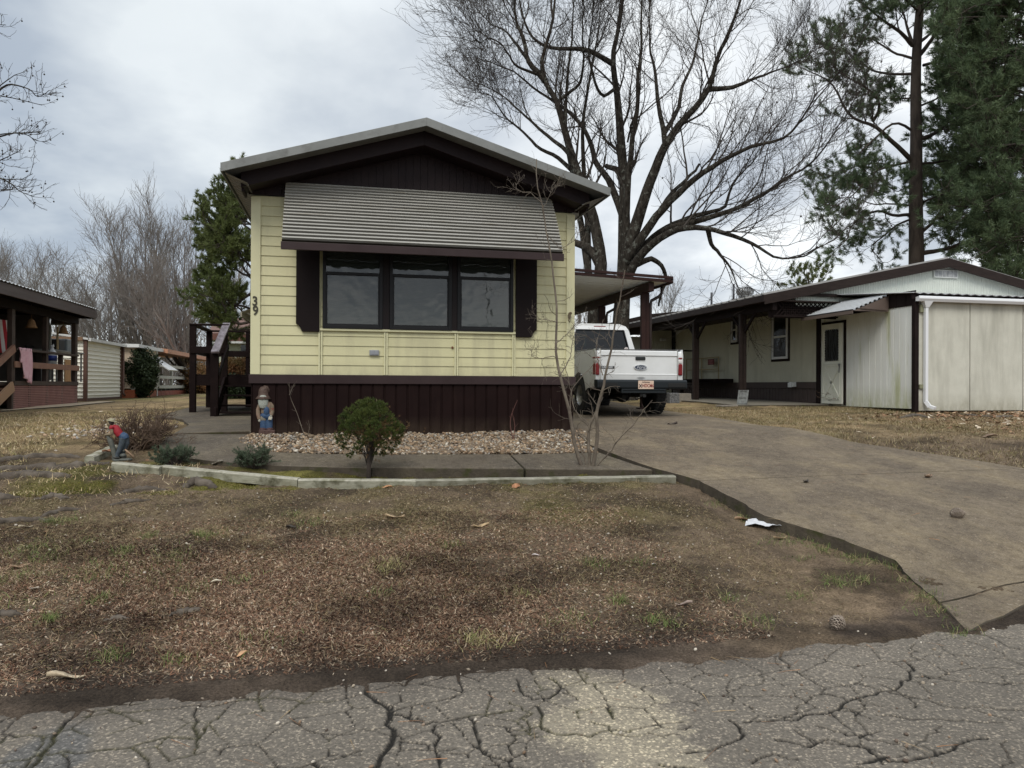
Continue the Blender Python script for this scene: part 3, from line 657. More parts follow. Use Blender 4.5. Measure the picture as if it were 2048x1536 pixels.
for (a, c, zb_) in ((592, 639, 2.14), (1031, 1073, 2.12)):
    x0, x1 = fpx(a), fpx(c); lf_ = a < 800
    pts = [(x0, zb_+.10), (x0+.03, zb_+.085), (x0+.055, zb_+.045), (x0+.075, zb_), (x1, zb_)] if lf_ else [(x0, zb_), (x1-.075, zb_), (x1-.055, zb_+.045), (x1-.03, zb_+.085), (x1, zb_+.10)]
    poly = pts+[(x1, 3.48), (x0, 3.48)]
    b = Buf(); b.prism(poly, 1, VF-.052, VF-.016)
    obj('shutter', b, mat('shutter_brown', (.009, .005, .005), rough=.6, spec=.15), home, bevel=.004)
# striped awning
A0 = HV(572, 367, VF-.05); A1 = HV(1102, 403, VF-.05)
a0, a1 = A0.x, A1.x; zt_ = 4.03; vb_, zb_ = 9.43, 3.185; b = Buf(); prof = []; nn = 18
L_ = math.hypot(VF-.05-vb_, zt_-zb_); nx, nz = -(zt_-zb_)/L_, (VF-.05-vb_)/L_
for i in range(nn*8+1):
    t = i/(nn*8); bow = .02*math.sin(math.pi*t)
    ph_ = (t*nn) % 1; w = (.030 if ph_ < .5 else (-.022))+bow
    prof.append((VF-.05+(vb_-VF+.05)*t+nx*w, zt_+(zb_-zt_)*t+nz*w))
b.strip(prof, lambda p, t: (t, p[0], p[1]), a0, a1)
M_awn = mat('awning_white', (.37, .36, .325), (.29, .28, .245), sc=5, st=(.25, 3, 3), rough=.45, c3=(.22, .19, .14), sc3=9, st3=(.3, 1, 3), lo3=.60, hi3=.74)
b.m = [0 if (i % 8) < 4 else 1 for i in range(len(b.f))]  # trough faces coloured dark: painted shade under the ribs, plus grime
aw = obj('awning', b, [M_awn, mat('awning_trough_shade_grime', (.06, .053, .04), (.035, .03, .022), sc=14, st=(.3, 1, 3), rough=.7)], home)
b = Buf(); b.box(a0-.01, a1+.01, vb_-.03, vb_+.01, zb_-.10, zb_-.006); obj('valance', b, M_belt, aw, bevel=.004)
for a in (a0+.05, a1-.05):
    b = Buf(); b.bar((a, VF-.03, 3.55), (a, vb_+.03, zb_-.03), .02, .02); obj('awning_arm', b, M_wframe, aw)
# side awning over the left door
b = Buf(); prof = []
ul, zl = U0-.95, 2.95; uh, zh = U0-.02, 3.28
for i in range(24*6+1):
    t = i/(24*6); prof.append((16.4+t*1.7, .012*math.copysign(1, math.sin(2*math.pi*t*12))))
vs = [(ul, p[0], zl+p[1]) for p in prof]+[(uh, p[0], zh+p[1]) for p in prof]; k = len(prof)
b.add(vs, [(i, i+1, k+i+1, k+i) for i in range(k-1)])
sa = obj('door_awning', b, mat('awning_dirty', (.40, .37, .30), (.24, .21, .16), sc=9, rough=.6), home, solid=.003, label='dirty corrugated awning over the side door')
b = Buf(); b.box(ul-.02, ul+.01, 16.4, 18.1, zl-.09, zl+.01); b.bar((ul+.1, 16.5, zl), (U0, 16.5, 2.6), .025, .025); b.bar((ul+.1, 18, zl), (U0, 18, 2.6), .025, .025); obj('awning_frame', b, mat('awning_dirty', (.4, .37, .3)), sa)
b = Buf(); b.box(U0-.04, U0-.012, 16.7, 17.6, 1.66, 3.0); obj('side_door', b, mat('white_door', (.7, .7, .67), rough=.5), home, bevel=.01)
# writing and small fittings
def text(name, s, size, m, parent, loc, ext=.004, rot=None, shear=0, sx_=1.0, label=None, align='CENTER', bold=0):
    cu = bpy.data.curves.new(name, 'FONT'); cu.body = s; cu.size = size; cu.extrude = ext; cu.align_x = align; cu.align_y = 'CENTER'; cu.shear = shear; cu.offset = bold
    o = bpy.data.objects.new(name, cu); COL.objects.link(o); bpy.context.view_layer.update()
    me = bpy.data.meshes.new_from_object(o.evaluated_get(bpy.context.evaluated_depsgraph_get())); bpy.data.objects.remove(o)
    me.name = name; Rm = Matrix(((sx_, 0, 0, 0), (0, 0, -1, 0), (0, 1, 0, 0), (0, 0, 0, 1)))
    if rot is not None: Rm = rot.to_4x4() @ Rm
    off = rloc(parent) if parent else Vector((0, 0, 0))
    me.transform(Matrix.Translation(Vector(loc)-off) @ Rm); me.materials.clear(); me.materials.append(m)
    o = bpy.data.objects.new(name, me); COL.objects.link(o); o.parent = parent
    if label: o['label'] = label
    return o
M_num = mat('bronze_number', (.05, .045, .03), rough=.5, metal=.3)
p3 = HV(510, 603, VF-.034); text('house_number', '3', .165, M_num, home, p3, .004, sx_=.85, bold=.004, label='bronze number 3')
p9 = HV(511, 622, VF-.034); text('house_number', '9', .165, M_num, home, p9, .004, sx_=.85, bold=.004, label='bronze number 9')
p = HV(748.5, 705.5, VF-.03); b = Buf(); b.box(p.x-.062, p.x+.062, VF-.04, VF-.002, p.z-.036, p.z+.036); b.box(p.x-.05, p.x-.004, VF-.046, VF-.038, p.z-.026, p.z+.026); b.box(p.x+.004, p.x+.05, VF-.046, VF-.038, p.z-.026, p.z+.026)
obj('outlet_cover', b, mat('zinc', (.30, .31, .33), rough=.4, metal=.4), home, bevel=.003)
p = HV(1138, 632, VF-.05); b = Buf(); b.ell((p.x, p.y-.02, p.z), (.022, .02, .05)); b.ell((p.x+.015, p.y-.03, p.z+.035), (.02, .02, .02)); b.tube([(p.x, p.y-.02, p.z-.03), (p.x-.02, p.y-.05, p.z-.07), (p.x, p.y-.04, p.z-.09)], .008, 6)
obj('wall_ornament', b, mat('old_brass', (.12, .09, .05), rough=.6), home, smooth=True)
p = HV(905, 695, VF-.03); b = Buf(); b.ell((p.x, VF-.022, p.z), (.014, .008, .018)); obj('knot_stain', b, mat('rust', (.16, .06, .03), rough=.9), home)

# ================================================================== carport
M_red = mat('carport_brown', (.026, .012, .010), (.036, .017, .014), sc=3, rough=.5, spec=.15, c3=(.026, .012, .010), sc3=4, st3=(.2, .2, 1))
M_dred = mat('deck_paint', (.009, .005, .0048), (.013, .0075, .007), sc=5, rough=.7, spec=.08, c3=(.026, .016, .014), sc3=11, lo3=.6, hi3=.8)
cport = thing('carport', 'flat carport roof on brown posts over the white pickup truck', 'carport', (6.5, 15.8, .86))
cz = lambda u: 4.02-(u-3.4)*.040
CU0, CU1, CV0, CV1 = 3.42, 7.02, 15.35, 23.6
b = Buf(); prof = []
nr = 26
for i in range(nr):
    v = CV0+.05+(CV1-CV0-.1)*i/nr; w = (CV1-CV0-.1)/nr; prof += [(v, 0), (v+w-.02, 0), (v+w-.015, .05), (v+w-.005, .05)]
k = len(prof)
for dz_ in (0, .06):
    vs = [(CU0, p[0], cz(CU0)-.12+dz_+p[1]) for p in prof]+[(CU1-.08, p[0], cz(CU1)-.12+dz_+p[1]) for p in prof]; b.add(vs, [(i, i+1, k+i+1, k+i) for i in range(k-1)])
obj('roof_pan', b, mat('pan_white', (.82, .83, .82), (.76, .76, .74), rough=.5), cport)
b = Buf()
for dz_, o_ in ((0, 0), (-.075, .02)):
    b.prism([(CU0, cz(CU0)-.06+dz_), (CU1, cz(CU1)-.06+dz_), (CU1, cz(CU1)+dz_), (CU0, cz(CU0)+dz_)], 1, CV0-.03+o_, CV0+.02+o_)
b.box(CU1-.03, CU1+.02, CV0+.02, CV1, cz(CU1)-.15, cz(CU1)); b.box(CU1-.10, CU1-.032, CV0+.05, CV1, cz(CU1)-.17, cz(CU1)-.135)
obj('fascia', b, M_red, cport, bevel=.004)
b = Buf(); b.box(6.50, 6.62, CV0+.1, CV1-.1, cz(6.6)-.34, cz(6.6)-.14); obj('beam', b, M_red, cport)
for v in (15.78, 18.7, 22.4):
    b = Buf(); b.box(6.47, 6.57, v, v+.10, .80, cz(6.5)-.34); b.box(6.58, 6.66, v+.01, v+.09, .80, cz(6.5)-.34); b.box(6.40, 6.73, v-.06, v+.16, .78, h(6.5, v)+.1)
    obj('post', b, M_red, cport, bevel=.004)
    if v < 22:
        z = cz(7)-.17; b = Buf(); b.tube([(6.97, v+.05, z), (6.97, v+.05, z-.14), (6.90, v+.05, z-.22), (6.72, v+.05, z-.32), (6.70, v+.05, z-.42), (6.70, v+.05, .95)], .035, 8)
        obj('downspout', b, mat('downspout_black', (.03, .02, .018), rough=.5), cport, smooth=True)

# ================================================================== steps and landing on the left
deck = thing('entry_deck', 'dark brown wooden landing with open steps and handrails left of the yellow home', 'deck', (-3.0, 16.3, h(-3, 16)))
zd = 1.66; DU0, DU1, DV0, DV1 = -3.10, U0-.04, 16.45, 18.3
b = Buf()
for i in range(13):
    v = DV0+i*(DV1-DV0)/13; b.box(DU0-.04, DU1, v, v+(DV1-DV0)/13-.008, zd-.035, zd)
obj('deck_boards', b, M_dred, deck, bevel=.004)
b = Buf(); b.box(DU0, DU1, DV0-.04, DV0, zd-.23, zd-.037); b.box(DU0-.04, DU0, DV0, DV1, zd-.23, zd-.037); b.box(DU0, DU1, DV1, DV1+.04, zd-.23, zd-.037); obj('rim_joist', b, M_dred, deck, bevel=.004)
gz0 = .80
for (x, y, zt2) in ((-3.06, DV0-.02, 2.66), (-2.45, DV0-.02, 2.68), (-3.06, DV1, 2.66), (-1.35, DV1, 2.66), (-2.2, DV1, 2.66)):
    b = Buf(); b.box(x-.06, x+.06, y-.06, y+.06, gz0, zt2); obj('post', b, M_dred, deck, bevel=.005)
b = Buf(); x = -2.42; y = 15.22; b.box(x-.095, x+.045, y-.06, y+.06, gz0, 2.08); obj('newel_post', b, M_dred, deck, bevel=.006)
for (p, q, w, t) in (((-3.12, DV0-.02, 2.68), (-2.36, DV0-.02, 2.68), .15, .035), ((-3.06, DV0-.02, 2.68), (-3.06, DV1, 2.68), .14, .035), ((-3.06, DV1, 2.68), (-1.25, DV1, 2.68), .14, .035),
                     ((-3.10, DV0-.09, 2.16), (-2.36, DV0-.09, 2.16), .035, .14), ((-3.09, DV0, 2.16), (-3.09, DV1, 2.16), .035, .14), ((-3.06, DV1-.06, 2.16), (-1.2, DV1-.06, 2.16), .035, .14)):
    b = Buf(); b.bar(p, q, w, t); obj('rail', b, M_dred, deck, bevel=.004)
b = Buf(); b.bar((-2.42, 15.08, 2.06), (-2.42, DV0+.05, 2.72), .145, .04); obj('handrail', b, mat('worn_rail_paint', (.22, .19, .21), (.08, .06, .065), sc=9, st=(1, .3, 1), rough=.5), deck, bevel=.004)
b = Buf(); b.bar((-2.38, 15.2, 1.60), (-2.38, DV0, 2.25), .035, .09); obj('mid_rail', b, M_dred, deck)
for i, (z, v) in enumerate(((1.44, 16.22), (1.25, 15.94), (1.06, 15.66), (.93, 15.38))):
    b = Buf(); b.box(-2.40, DU1-.02, v-.15, v+.13, z-.035, z); obj('tread', b, M_dred, deck, bevel=.004)
for u in (-2.42, -1.30):
    b = Buf(); b.prism([(15.12, .80), (15.35, .80), (16.42, 1.40), (16.42, 1.62), (16.2, 1.60), (15.12, 1.0)], 0, u-.02, u+.02); obj('stringer', b, M_dred, deck)
# ================================================================== white pickup
TU0, TV0, TW = 4.54, 13.31, 1.75; UC = TU0+TW/2
zg = h(UC, 14.5)+.06
M_wp = mat('white_paint', (.70, .71, .71), (.64, .65, .645), sc=3, rough=.3, spec=.5, coat=.5, zg=(.42, .85, (.40, .37, .32)))
M_bump = mat('bumper_plastic', (.012, .016, .019), rough=.6, spec=.25, bump=.1, bsc=400)
M_tire = mat('tire_rubber', (.018, .018, .018), rough=.85, bump=.4, bsc=90)
M_chr = mat('chrome', (.7, .7, .7), rough=.18, metal=1)
M_rlens = mat('red_lens', (.17, .004, .006), rough=.2, spec=.3, coat=.15)
M_clens = mat('clear_lens', (.62, .60, .58), rough=.15, coat=.5)
M_under = mat('underbody', (.012, .012, .012), rough=.8)
M_tg = M_glass('truck_glass', (.07, .11, .10), .045)
truck = thing('pickup_truck', 'white pickup truck parked under the carport seen from behind', 'pickup truck', (UC, TV0+1.0, zg))
T = lambda u, v, z: (UC+u, TV0+v, zg+z)
hw = TW/2
rA, fA, rw = 1.02, 4.25, .405
def side(u0_, u1_):
    pts = [(-.0, .60), (.02, .68), (0, 1.14), (.02, 1.235)]
    top = [(2.16, 1.25), (3.55, 1.26), (4.2, 1.22), (5.0, 1.10), (5.15, .95), (5.15, .58)]
    pts += top
    def arch(c, r):
        return [(c+r*math.cos(a), .40+r*math.sin(a)) for a in [math.radians(x) for x in range(15, 166, 15)]]
    pts += [(4.75, .50)]+[p for p in arch(fA, .48)]+[(3.7, .48), (1.58, .50)]+[p for p in arch(rA, .48)]+[(.48, .56)]
    return pts
b = Buf()
for s in (-1, 1):
    poly = side(0, 0); n = len(poly)
    vs = [T(s*hw, v, z) for v, z in poly]+[T(s*(hw-.10), v, z) for v, z in poly]
    b.add(vs, [tuple(range(n)), tuple(range(n, 2*n))[::-1]]+[(i, (i+1) % n, n+(i+1) % n, n+i) for i in range(n)])
# bed rails, front bed wall, cab lower, hood
b2 = Buf(); k_ = .10
b2.box(*[UC-hw+k_, UC+hw-k_], TV0+2.10, TV0+2.16, zg+.62, zg+1.24)
b2.add([T(-hw+.1, 2.16, .55), T(hw-.1, 2.16, .55), T(hw-.1, 3.6, .55), T(-hw+.1, 3.6, .55)], [(0, 1, 2, 3)])
hood = [(2.16, 1.24), (3.62, 1.26), (4.2, 1.23), (4.95, 1.12), (5.14, .98), (5.14, .6)]
b2.strip(hood, lambda p, t: T(t, p[0], p[1]), -hw+.1, hw-.1)
o = obj('body', b, M_wp, truck, bevel=.035); o.modifiers['b'].segments = 3; o.modifiers['b'].angle_limit = .9
obj('hood', b2, M_wp, truck)
b = Buf(); b.box(UC-hw+.1, UC+hw-.1, TV0+.04, TV0+2.1, zg+.70, zg+.74); obj('bed_floor', b, M_under, truck)
b = Buf(); b.box(UC-.35, UC+.35, TV0+.3, TV0+5.0, zg+.42, zg+.60); b.box(UC-.6, UC-.4, TV0+.6, TV0+2.2, zg+.34, zg+.6); b.tube([T(-.62, rA, .39), T(.62, rA, .39)], .045, 10); b.ell(T(.05, rA, .39), (.16, .15, .15)); b.tube([T(-.62, fA, .39), T(.62, fA, .39)], .045, 10)
b.tube([T(-.25, .15, .36), T(-.25, 1.6, .36)], .05, 10); b.box(UC+.25, UC+.55, TV0+1.4, TV0+2.4, zg+.36, zg+.6); b.box(UC-.055, UC+.055, TV0+.05, TV0+.3, zg+.36, zg+.45)
obj('chassis', b, M_under, truck, bevel=.01)
# tailgate
tgw = hw-.107
b = Buf()
pr = [(.03, .665), (.0, .68), (-.006, .775), (-.012, .79), (.010, .80), (.012, 1.135), (-.010, 1.15), (-.006, 1.165), (-.002, 1.225), (.015, 1.245), (.05, 1.25), (.07, 1.24), (.07, .665)]
b.prism([(p[0], p[1]) for p in pr], 0, -tgw, tgw)
b.v = [T(x, y, z) for x, y, z in b.v]
tg = obj('tailgate', b, M_wp, truck, bevel=.004)
b = Buf(); b.box(UC-.10+.02, UC+.10+.02, TV0-.012, TV0+.012, zg+1.06, zg+1.125); obj('tailgate_handle', b, mat('black_plastic', (.014, .016, .016), rough=.35), tg, bevel=.012)
b = Buf(); n = 32; ex, ez = .135, .052; eu = .02; ezc = .925
ring = [(ex*math.cos(2*math.pi*i/n), ez*math.sin(2*math.pi*i/n)) for i in range(n)]
b.cm = 0; b.add([T(eu+x, .012, ezc+z) for x, z in ring]+[T(eu+x*.97, -.012, ezc+z*.95) for x, z in ring], [tuple(range(n, 2*n))[::-1]]+[(i, (i+1) % n, n+(i+1) % n, n+i) for i in range(n)])
b.cm = 1; b.add([T(eu+x*.88, -.0122, ezc+z*.82) for x, z in ring]+[T(eu+x*.86, -.017, ezc+z*.80) for x, z in ring], [tuple(range(n, 2*n))[::-1]]+[(i, (i+1) % n, n+(i+1) % n, n+i) for i in range(n)])
em = obj('emblem', b, [M_chr, mat('emblem_blue', (.012, .02, .05), rough=.3, coat=.5)], tg, label='blue oval badge with script lettering')
text('emblem_lettering', 'Ford', .085, M_chr, em, T(eu, -.0175, ezc), .001, shear=.35, sx_=1.05) if False else None
tx = text('emblem_lettering', 'Ford', .085, M_chr, tg, T(eu, -.0185, ezc), .0015, shear=.35, sx_=1.05)
b = Buf(); b.box(UC-.78, UC-.50, TV0+.002, TV0+.012, zg+.895, zg+.945); bd = obj('badge', b, mat('badge_black', (.02, .02, .02), rough=.4), tg, bevel=.003)
text('badge_lettering', 'RANGER', .052, M_chr, tg, T(-.64, -.002, .92), .0015, sx_=1.1, bold=.0006)
b = Buf()
for i, (w, z) in enumerate(((.05, .742), (.085, .728), (.05, .714))): b.box(UC+.03-w, UC+.03+w, TV0-.0105, TV0+.0, zg+z-.003, zg+z+.003)
obj('sticker', b, mat('sticker_grey', (.30, .30, .30)), tg)
# lights
for s in (-1, 1):
    for (z0, z1, m, nm) in ((.775, 1.00, M_rlens, 'tail_light'), (1.002, 1.085, M_clens, 'reverse_light'), (1.087, 1.115, M_rlens, 'tail_light_cap')):
        b = Buf(); b.box(UC+min(s*(hw-.083), s*(hw+.006)), UC+max(s*(hw-.083), s*(hw+.006)), TV0-.012, TV0+.15, zg+z0, zg+z1)
        obj(nm, b, m, truck, bevel=.022 if z1-z0 > .05 else .008)
# bumper
b = Buf(); bw = hw+.02
b.prism([(-.16, .52), (-.18, .54), (-.18, .66), (-.15, .69), (.02, .69), (.02, .52)], 0, -bw, bw)
b.v = [T(x, y, z) for x, y, z in b.v]
bp_ = obj('rear_bumper', b, M_bump, truck, bevel=.015)
b = Buf(); b.box(UC-.42, UC+.46, TV0-.17, TV0-.02, zg+.44, zg+.52); b.box(UC-.40, UC+.44, TV0-.186, TV0-.17, zg+.497, zg+.509); obj('bumper_step', b, M_bump, bp_, bevel=.008)
for s in (-1, 1):
    b = Buf(); b.box(UC+min(s*.50, s*.86), UC+max(s*.50, s*.86), TV0-.186, TV0-.17, zg+.55, zg+.63); obj('bumper_pad', b, M_under, bp_, bevel=.006)
pu = .055
b = Buf(); b.box(UC+pu-.155, UC+pu+.155, TV0-.192, TV0-.184, zg+.515, zg+.672); pl = obj('licence_plate', b, mat('plate', (.62, .45, .34), (.66, .52, .42), sc=14, rough=.4), truck, bevel=.004, label='peach coloured licence plate with red letters')
text('plate_number', 'HDCM6', .088, mat('plate_red', (.22, .02, .02), rough=.4), pl, T(pu+.04, -.193, .575), .001, sx_=.75, bold=.0015)
text('plate_state', 'Arkansas', .042, mat('plate_dark', (.05, .02, .03), rough=.4), pl, T(pu, -.193, .645), .001, bold=.0008)
b = Buf(); b.bar(T(pu-.14, -.1935, .61), T(pu-.085, -.1935, .54), .002, .012); b.bar(T(pu-.14, -.1935, .54), T(pu-.085, -.1935, .61), .002, .012); b.bar(T(pu-.10, -.1935, .575), T(pu-.03, -.1935, .575), .002, .008); obj('plate_emblem', b, mat('plate_dark', (.05, .02, .03)), pl)
b = Buf(); b.tube([T(.02, -.19, .39), T(.02, -.02, .39)], .03, 8); b.box(UC-.04, UC+.08, TV0-.14, TV0+.05, zg+.37, zg+.45); obj('tow_hitch', b, M_under, truck)
# wheels
for s in (-1, 1):
    for a in (rA, fA):
        uo = hw-.01; ui = uo-.27
        b = Buf(); R0 = .39
        prof = [(.21, ui), (.34, ui+.005), (R0-.012, ui+.03), (R0, ui+.05), (R0, uo-.05), (R0-.012, uo-.03), (.34, uo-.005), (.21, uo)]
        n = 32; vs = []
        for r_, u_ in prof:
            for j in range(n): t = 2*math.pi*j/n; vs.append(T(s*u_, a+r_*math.cos(t), .39+r_*math.sin(t)))
        b.add(vs, [(i*n+j, i*n+(j+1) % n, (i+1)*n+(j+1) % n, (i+1)*n+j) for i in range(len(prof)-1) for j in range(n)])
        for j in range(36):
            t = 2*math.pi*j/36
            for (c, w, o_) in ((ui+.08, .05, 0), (ui+.19, .05, .09)):
                c_ = Vector(T(s*c, a+(R0+.001)*math.cos(t+o_), .39+(R0+.001)*math.sin(t+o_))); tt = Vector((0, -math.sin(t+o_), math.cos(t+o_))); rr_ = Vector((0, math.cos(t+o_), math.sin(t+o_)))
                b.bar(c_-Vector((w, 0, 0)), c_+Vector((w, 0, 0)), .035, .02, rr_)
        wh = obj('wheel', b, M_tire, truck, smooth=False)
        b = Buf(); prof = [(.03, uo-.06), (.09, uo-.07), (.15, uo-.09), (.195, uo-.05), (.212, uo-.012)]; vs = []
        for r_, u_ in prof:
            for j in range(n): t = 2*math.pi*j/n; vs.append(T(s*u_, a+r_*math.cos(t), .39+r_*math.sin(t)))
        b.add(vs, [(i*n+j, i*n+(j+1) % n, (i+1)*n+(j+1) % n, (i+1)*n+j) for i in range(len(prof)-1) for j in range(n)]+[tuple(range(n))])
        obj('rim', b, mat('steel_rim', (.35, .36, .37), rough=.35, metal=.7), wh, smooth=True)
# cab
def ringpts(v0, v1, v2, v3, zz_, wb, wt):
    pass
zb_, zt_ = 1.24, 1.93
lo = [(-.80, 2.17), (.80, 2.17), (.82, 2.9), (.80, 3.95), (-.80, 3.95), (-.82, 2.9)]
hi = [(-.62, 2.30), (.62, 2.30), (.64, 2.8), (.61, 3.30), (-.61, 3.30), (-.64, 2.8)]
b = Buf(); rings = []
for t, g in ((0, 0), (.10, .0), (.80, 0), (.92, .03), (1.0, .12)):
    z = zb_+(zt_-zb_)*t; f_ = t
    r_ = []
    for (a, c), (d_, e_) in zip(lo, hi):
        u = a*(1-f_)+d_*f_; v = c*(1-f_)+e_*f_
        u -= math.copysign(g, u); v += g if v < 2.6 else (-g if v > 3 else 0); r_.append(T(u, v, z))
    rings.append(r_)
b.v = [p for r_ in rings for p in r_]; b.f = [(i*6+j, i*6+(j+1) % 6, (i+1)*6+(j+1) % 6, (i+1)*6+j) for i in range(4) for j in range(6) if not (i == 1)]
b.f += [tuple(range(24, 30))]
# pillars where the glass band is
for j in range(6):
    for i in (1,):
        p0, p1, q0, q1 = [Vector(x) for x in (rings[1][j], rings[1][(j+1) % 6], rings[2][j], rings[2][(j+1) % 6])]
        for (a, c) in ((0, .09 if j in (0, 3) else .045), (1-(.09 if j in (0, 3) else .045), 1)):
            b.add([p0.lerp(p1, a), p0.lerp(p1, c), q0.lerp(q1, c), q0.lerp(q1, a)], [(0, 1, 2, 3)])
b.m = [0]*len(b.f)
cab = obj('cab', b, M_wp, truck, bevel=.0, solid=.03)
names = ['rear_window', 'side_window', 'side_window', 'windshield', 'side_window', 'side_window']
for j in range(6):
    p0, p1, q0, q1 = [Vector(x) for x in (rings[1][j], rings[1][(j+1) % 6], rings[2][j], rings[2][(j+1) % 6])]
    e = .085 if j in (0, 3) else .04
    b = Buf(); b.add([p0.lerp(p1, e), p0.lerp(p1, 1-e), q0.lerp(q1, 1-e), q0.lerp(q1, e)], [(0, 1, 2, 3)]); obj(names[j], b, M_tg, cab)
    if j == 0:
        fr = Buf()
        c = [p0.lerp(p1, e), p0.lerp(p1, 1-e), q0.lerp(q1, 1-e), q0.lerp(q1, e)]; off = Vector((0, -.018, 0))
        for a_, b_ in zip(c, c[1:]+c[:1]): fr.bar(a_+off, b_+off, .02, .03, (0, 1, 0))
        obj('window_seal', fr, M_black, cab)
b = Buf(); b.box(UC-.13, UC+.15, TV0+2.30, TV0+2.34, zg+1.845, zg+1.885); obj('brake_light', b, M_rlens, cab, bevel=.01)
for s in (-1, 1):
    b = Buf(); b.box(UC+s*.38-.22, UC+s*.38+.22, TV0+2.55, TV0+2.68, zg+.8, zg+1.45); b.box(UC+s*.38-.12, UC+s*.38+.12, TV0+2.55, TV0+2.64, zg+1.44, zg+1.66)
    obj('seat', b, mat('seat_cloth', (.06, .06, .06), rough=.9), cab, bevel=.03)
b = Buf(); b.box(UC-.75, UC+.75, TV0+3.55, TV0+3.8, zg+.9, zg+1.27)
obj('dashboard', b, mat('seat_cloth', (.06, .06, .06)), cab, bevel=.04)
b = Buf(); n = 20; c_ = (.58, 1.36); b.add([T(c_[0]+.062*math.cos(2*math.pi*i/n), 2.175, c_[1]+.062*math.sin(2*math.pi*i/n)) for i in range(n)], [tuple(range(n))])
obj('round_decal', b, mat('decal', (.75, .75, .75), (.30, .18, .15), sc=22, rough=.4), cab)
for s in (-1, 1):
    b = Buf(); b.box(UC+s*.98-.09, UC+s*.98+.09, TV0+3.72, TV0+3.80, zg+1.28, zg+1.45); b.bar(T(s*.84, 3.78, 1.30), T(s*.95, 3.76, 1.34), .04, .04); obj('side_mirror', b, M_bump, truck, bevel=.02)
b = Buf()
for s in (-1, 1): b.bar(T(s*(hw-.05), .08, 1.262), T(s*(hw-.05), 2.10, 1.262), .10, .02)
b.bar(T(-tgw, .035, 1.258), T(tgw, .035, 1.258), .06, .014)
obj('bed_rail_cap', b, mat('cap_grey', (.10, .10, .10), rough=.5), truck, bevel=.004)
# ================================================================== neighbour on the right (cream home with garage extension)
M_cream = mat('cream_panel', (.46, .45, .35), (.52, .51, .40), sc=1.5, rough=.65, bump=.05, bsc=60, c3=(.37, .36, .27), sc3=1.6, st3=(1, 1, .2), lo3=.52, hi3=.8)
M_algae = mat('painted_plywood', (.66, .66, .61), (.71, .715, .67), sc=2, rough=.7, bump=.15, bsc=25, st=(3, 3, .4), c3=(.36, .38, .16), sc3=2.6, st3=(1.6, 1.6, .16), lo3=.54, hi3=.78, zg=(-.05, .55, (.30, .31, .13)))
M_stucco = mat('rough_garage_panel', (.52, .51, .435), (.57, .56, .48), sc=3, rough=.9, bump=.5, bsc=70, c3=(.38, .37, .31), sc3=2.2, st3=(1.5, 1.5, .25), lo3=.45, hi3=.75, zg=(-.05, .35, (.26, .24, .17)))
M_gutter = mat('white_gutter', (.72, .73, .74), rough=.35)
M_umber = mat('umber_wood', (.018, .012, .010), (.028, .019, .016), sc=5, st=(1, 1, 6), rough=.6, spec=.15)
M_dumber = mat('dark_umber', (.012, .008, .0075), (.018, .012, .011), sc=4, rough=.7, spec=.08)
M_gab = mat('pale_ribbed_metal', (.56, .60, .55), (.62, .66, .60), sc=3, rough=.45)
nb = thing('neighbour_home', 'cream mobile home with dark brown trim, turbine vent and attached garage on the right', 'mobile home', (12.59, 16, .98))
WU = 12.59; NV0 = 14.62
def gap(buf, segs, z0, z1, mk):  pass
# garage front
gx = [WU, HV(1940, 700, NV0).x, HV(2046, 700, NV0).x]; gx += [gx[2]+1.22, gx[2]+2.44, gx[2]+3.6]
for i in range(5):
    b = Buf(); b.box(gx[i]+.012, gx[i+1]-.012, NV0, NV0+.06, .93, 3.46); obj('garage_panel', b, M_stucco, nb, bevel=.004)
b = Buf(); b.box(WU, gx[-1], NV0+.03, NV0+.1, .90, 3.5); obj('garage_frame', b, M_dumber, nb)
b = Buf(); grooved(b, NV0+.06, 18.1, .97, 3.32, .205, .012, .010, lambda a, d, t: (WU-.0+d, a, t)); obj('plank_wall', b, M_algae, nb)
b = Buf(); grooved(b, NV0-.05, 18.2, 3.322, 3.66, .30, .012, .010, lambda a, d, t: (WU-.02+d, a, t)); obj('dark_frieze', b, M_dumber, nb)
b = Buf(); b.box(WU-.035, WU+.07, NV0-.045, NV0+.055, .90, 3.5); obj('corner_post', b, M_dumber, nb, bevel=.004)
b = Buf(); b.box(WU-.04, WU-.005, 18.05, 18.22, .95, 3.4); obj('corner_post', b, M_dumber, nb, bevel=.004)
# extension roof, gutter, downspout
b = Buf(); prof = []
zf = lambda v: 3.60+(v-NV0)*.10
nn = 30
for i in range(nn*4+1):
    t = i/(nn*4); u = WU-.15+t*(gx[-1]-WU+.3); prof.append((u, .014*math.sin(2*math.pi*t*nn)))
k = len(prof); vs = [(p[0], NV0-.12, zf(NV0-.12)+p[1]) for p in prof]+[(p[0], 17.25, zf(17.25)+p[1]) for p in prof]
b.add(vs, [(i, i+1, k+i+1, k+i) for i in range(k-1)])
obj('extension_roof', b, mat('galvanised', (.5, .5, .5), (.42, .42, .42), rough=.4, metal=.3), nb, solid=.01)
b = Buf(); b.box(WU-.12, gx[-1], NV0-.06, NV0-.03, 3.46, 3.585); obj('eave_board', b, M_dumber, nb)
gu = HV(1837, 597, NV0-.15).x
b = Buf(); b.strip([(NV0-.065, 3.50), (NV0-.065, 3.41), (NV0-.15, 3.40), (NV0-.185, 3.46), (NV0-.175, 3.50), (NV0-.165, 3.52)], lambda p, t: (t, p[0], p[1]), gu, gx[-1])
b.add([(gu, NV0-.065, 3.50), (gu, NV0-.065, 3.41), (gu, NV0-.15, 3.40), (gu, NV0-.185, 3.46), (gu, NV0-.175, 3.51)], [(0, 1, 2, 3, 4)])
gt = obj('gutter', b, M_gutter, nb, solid=.006)
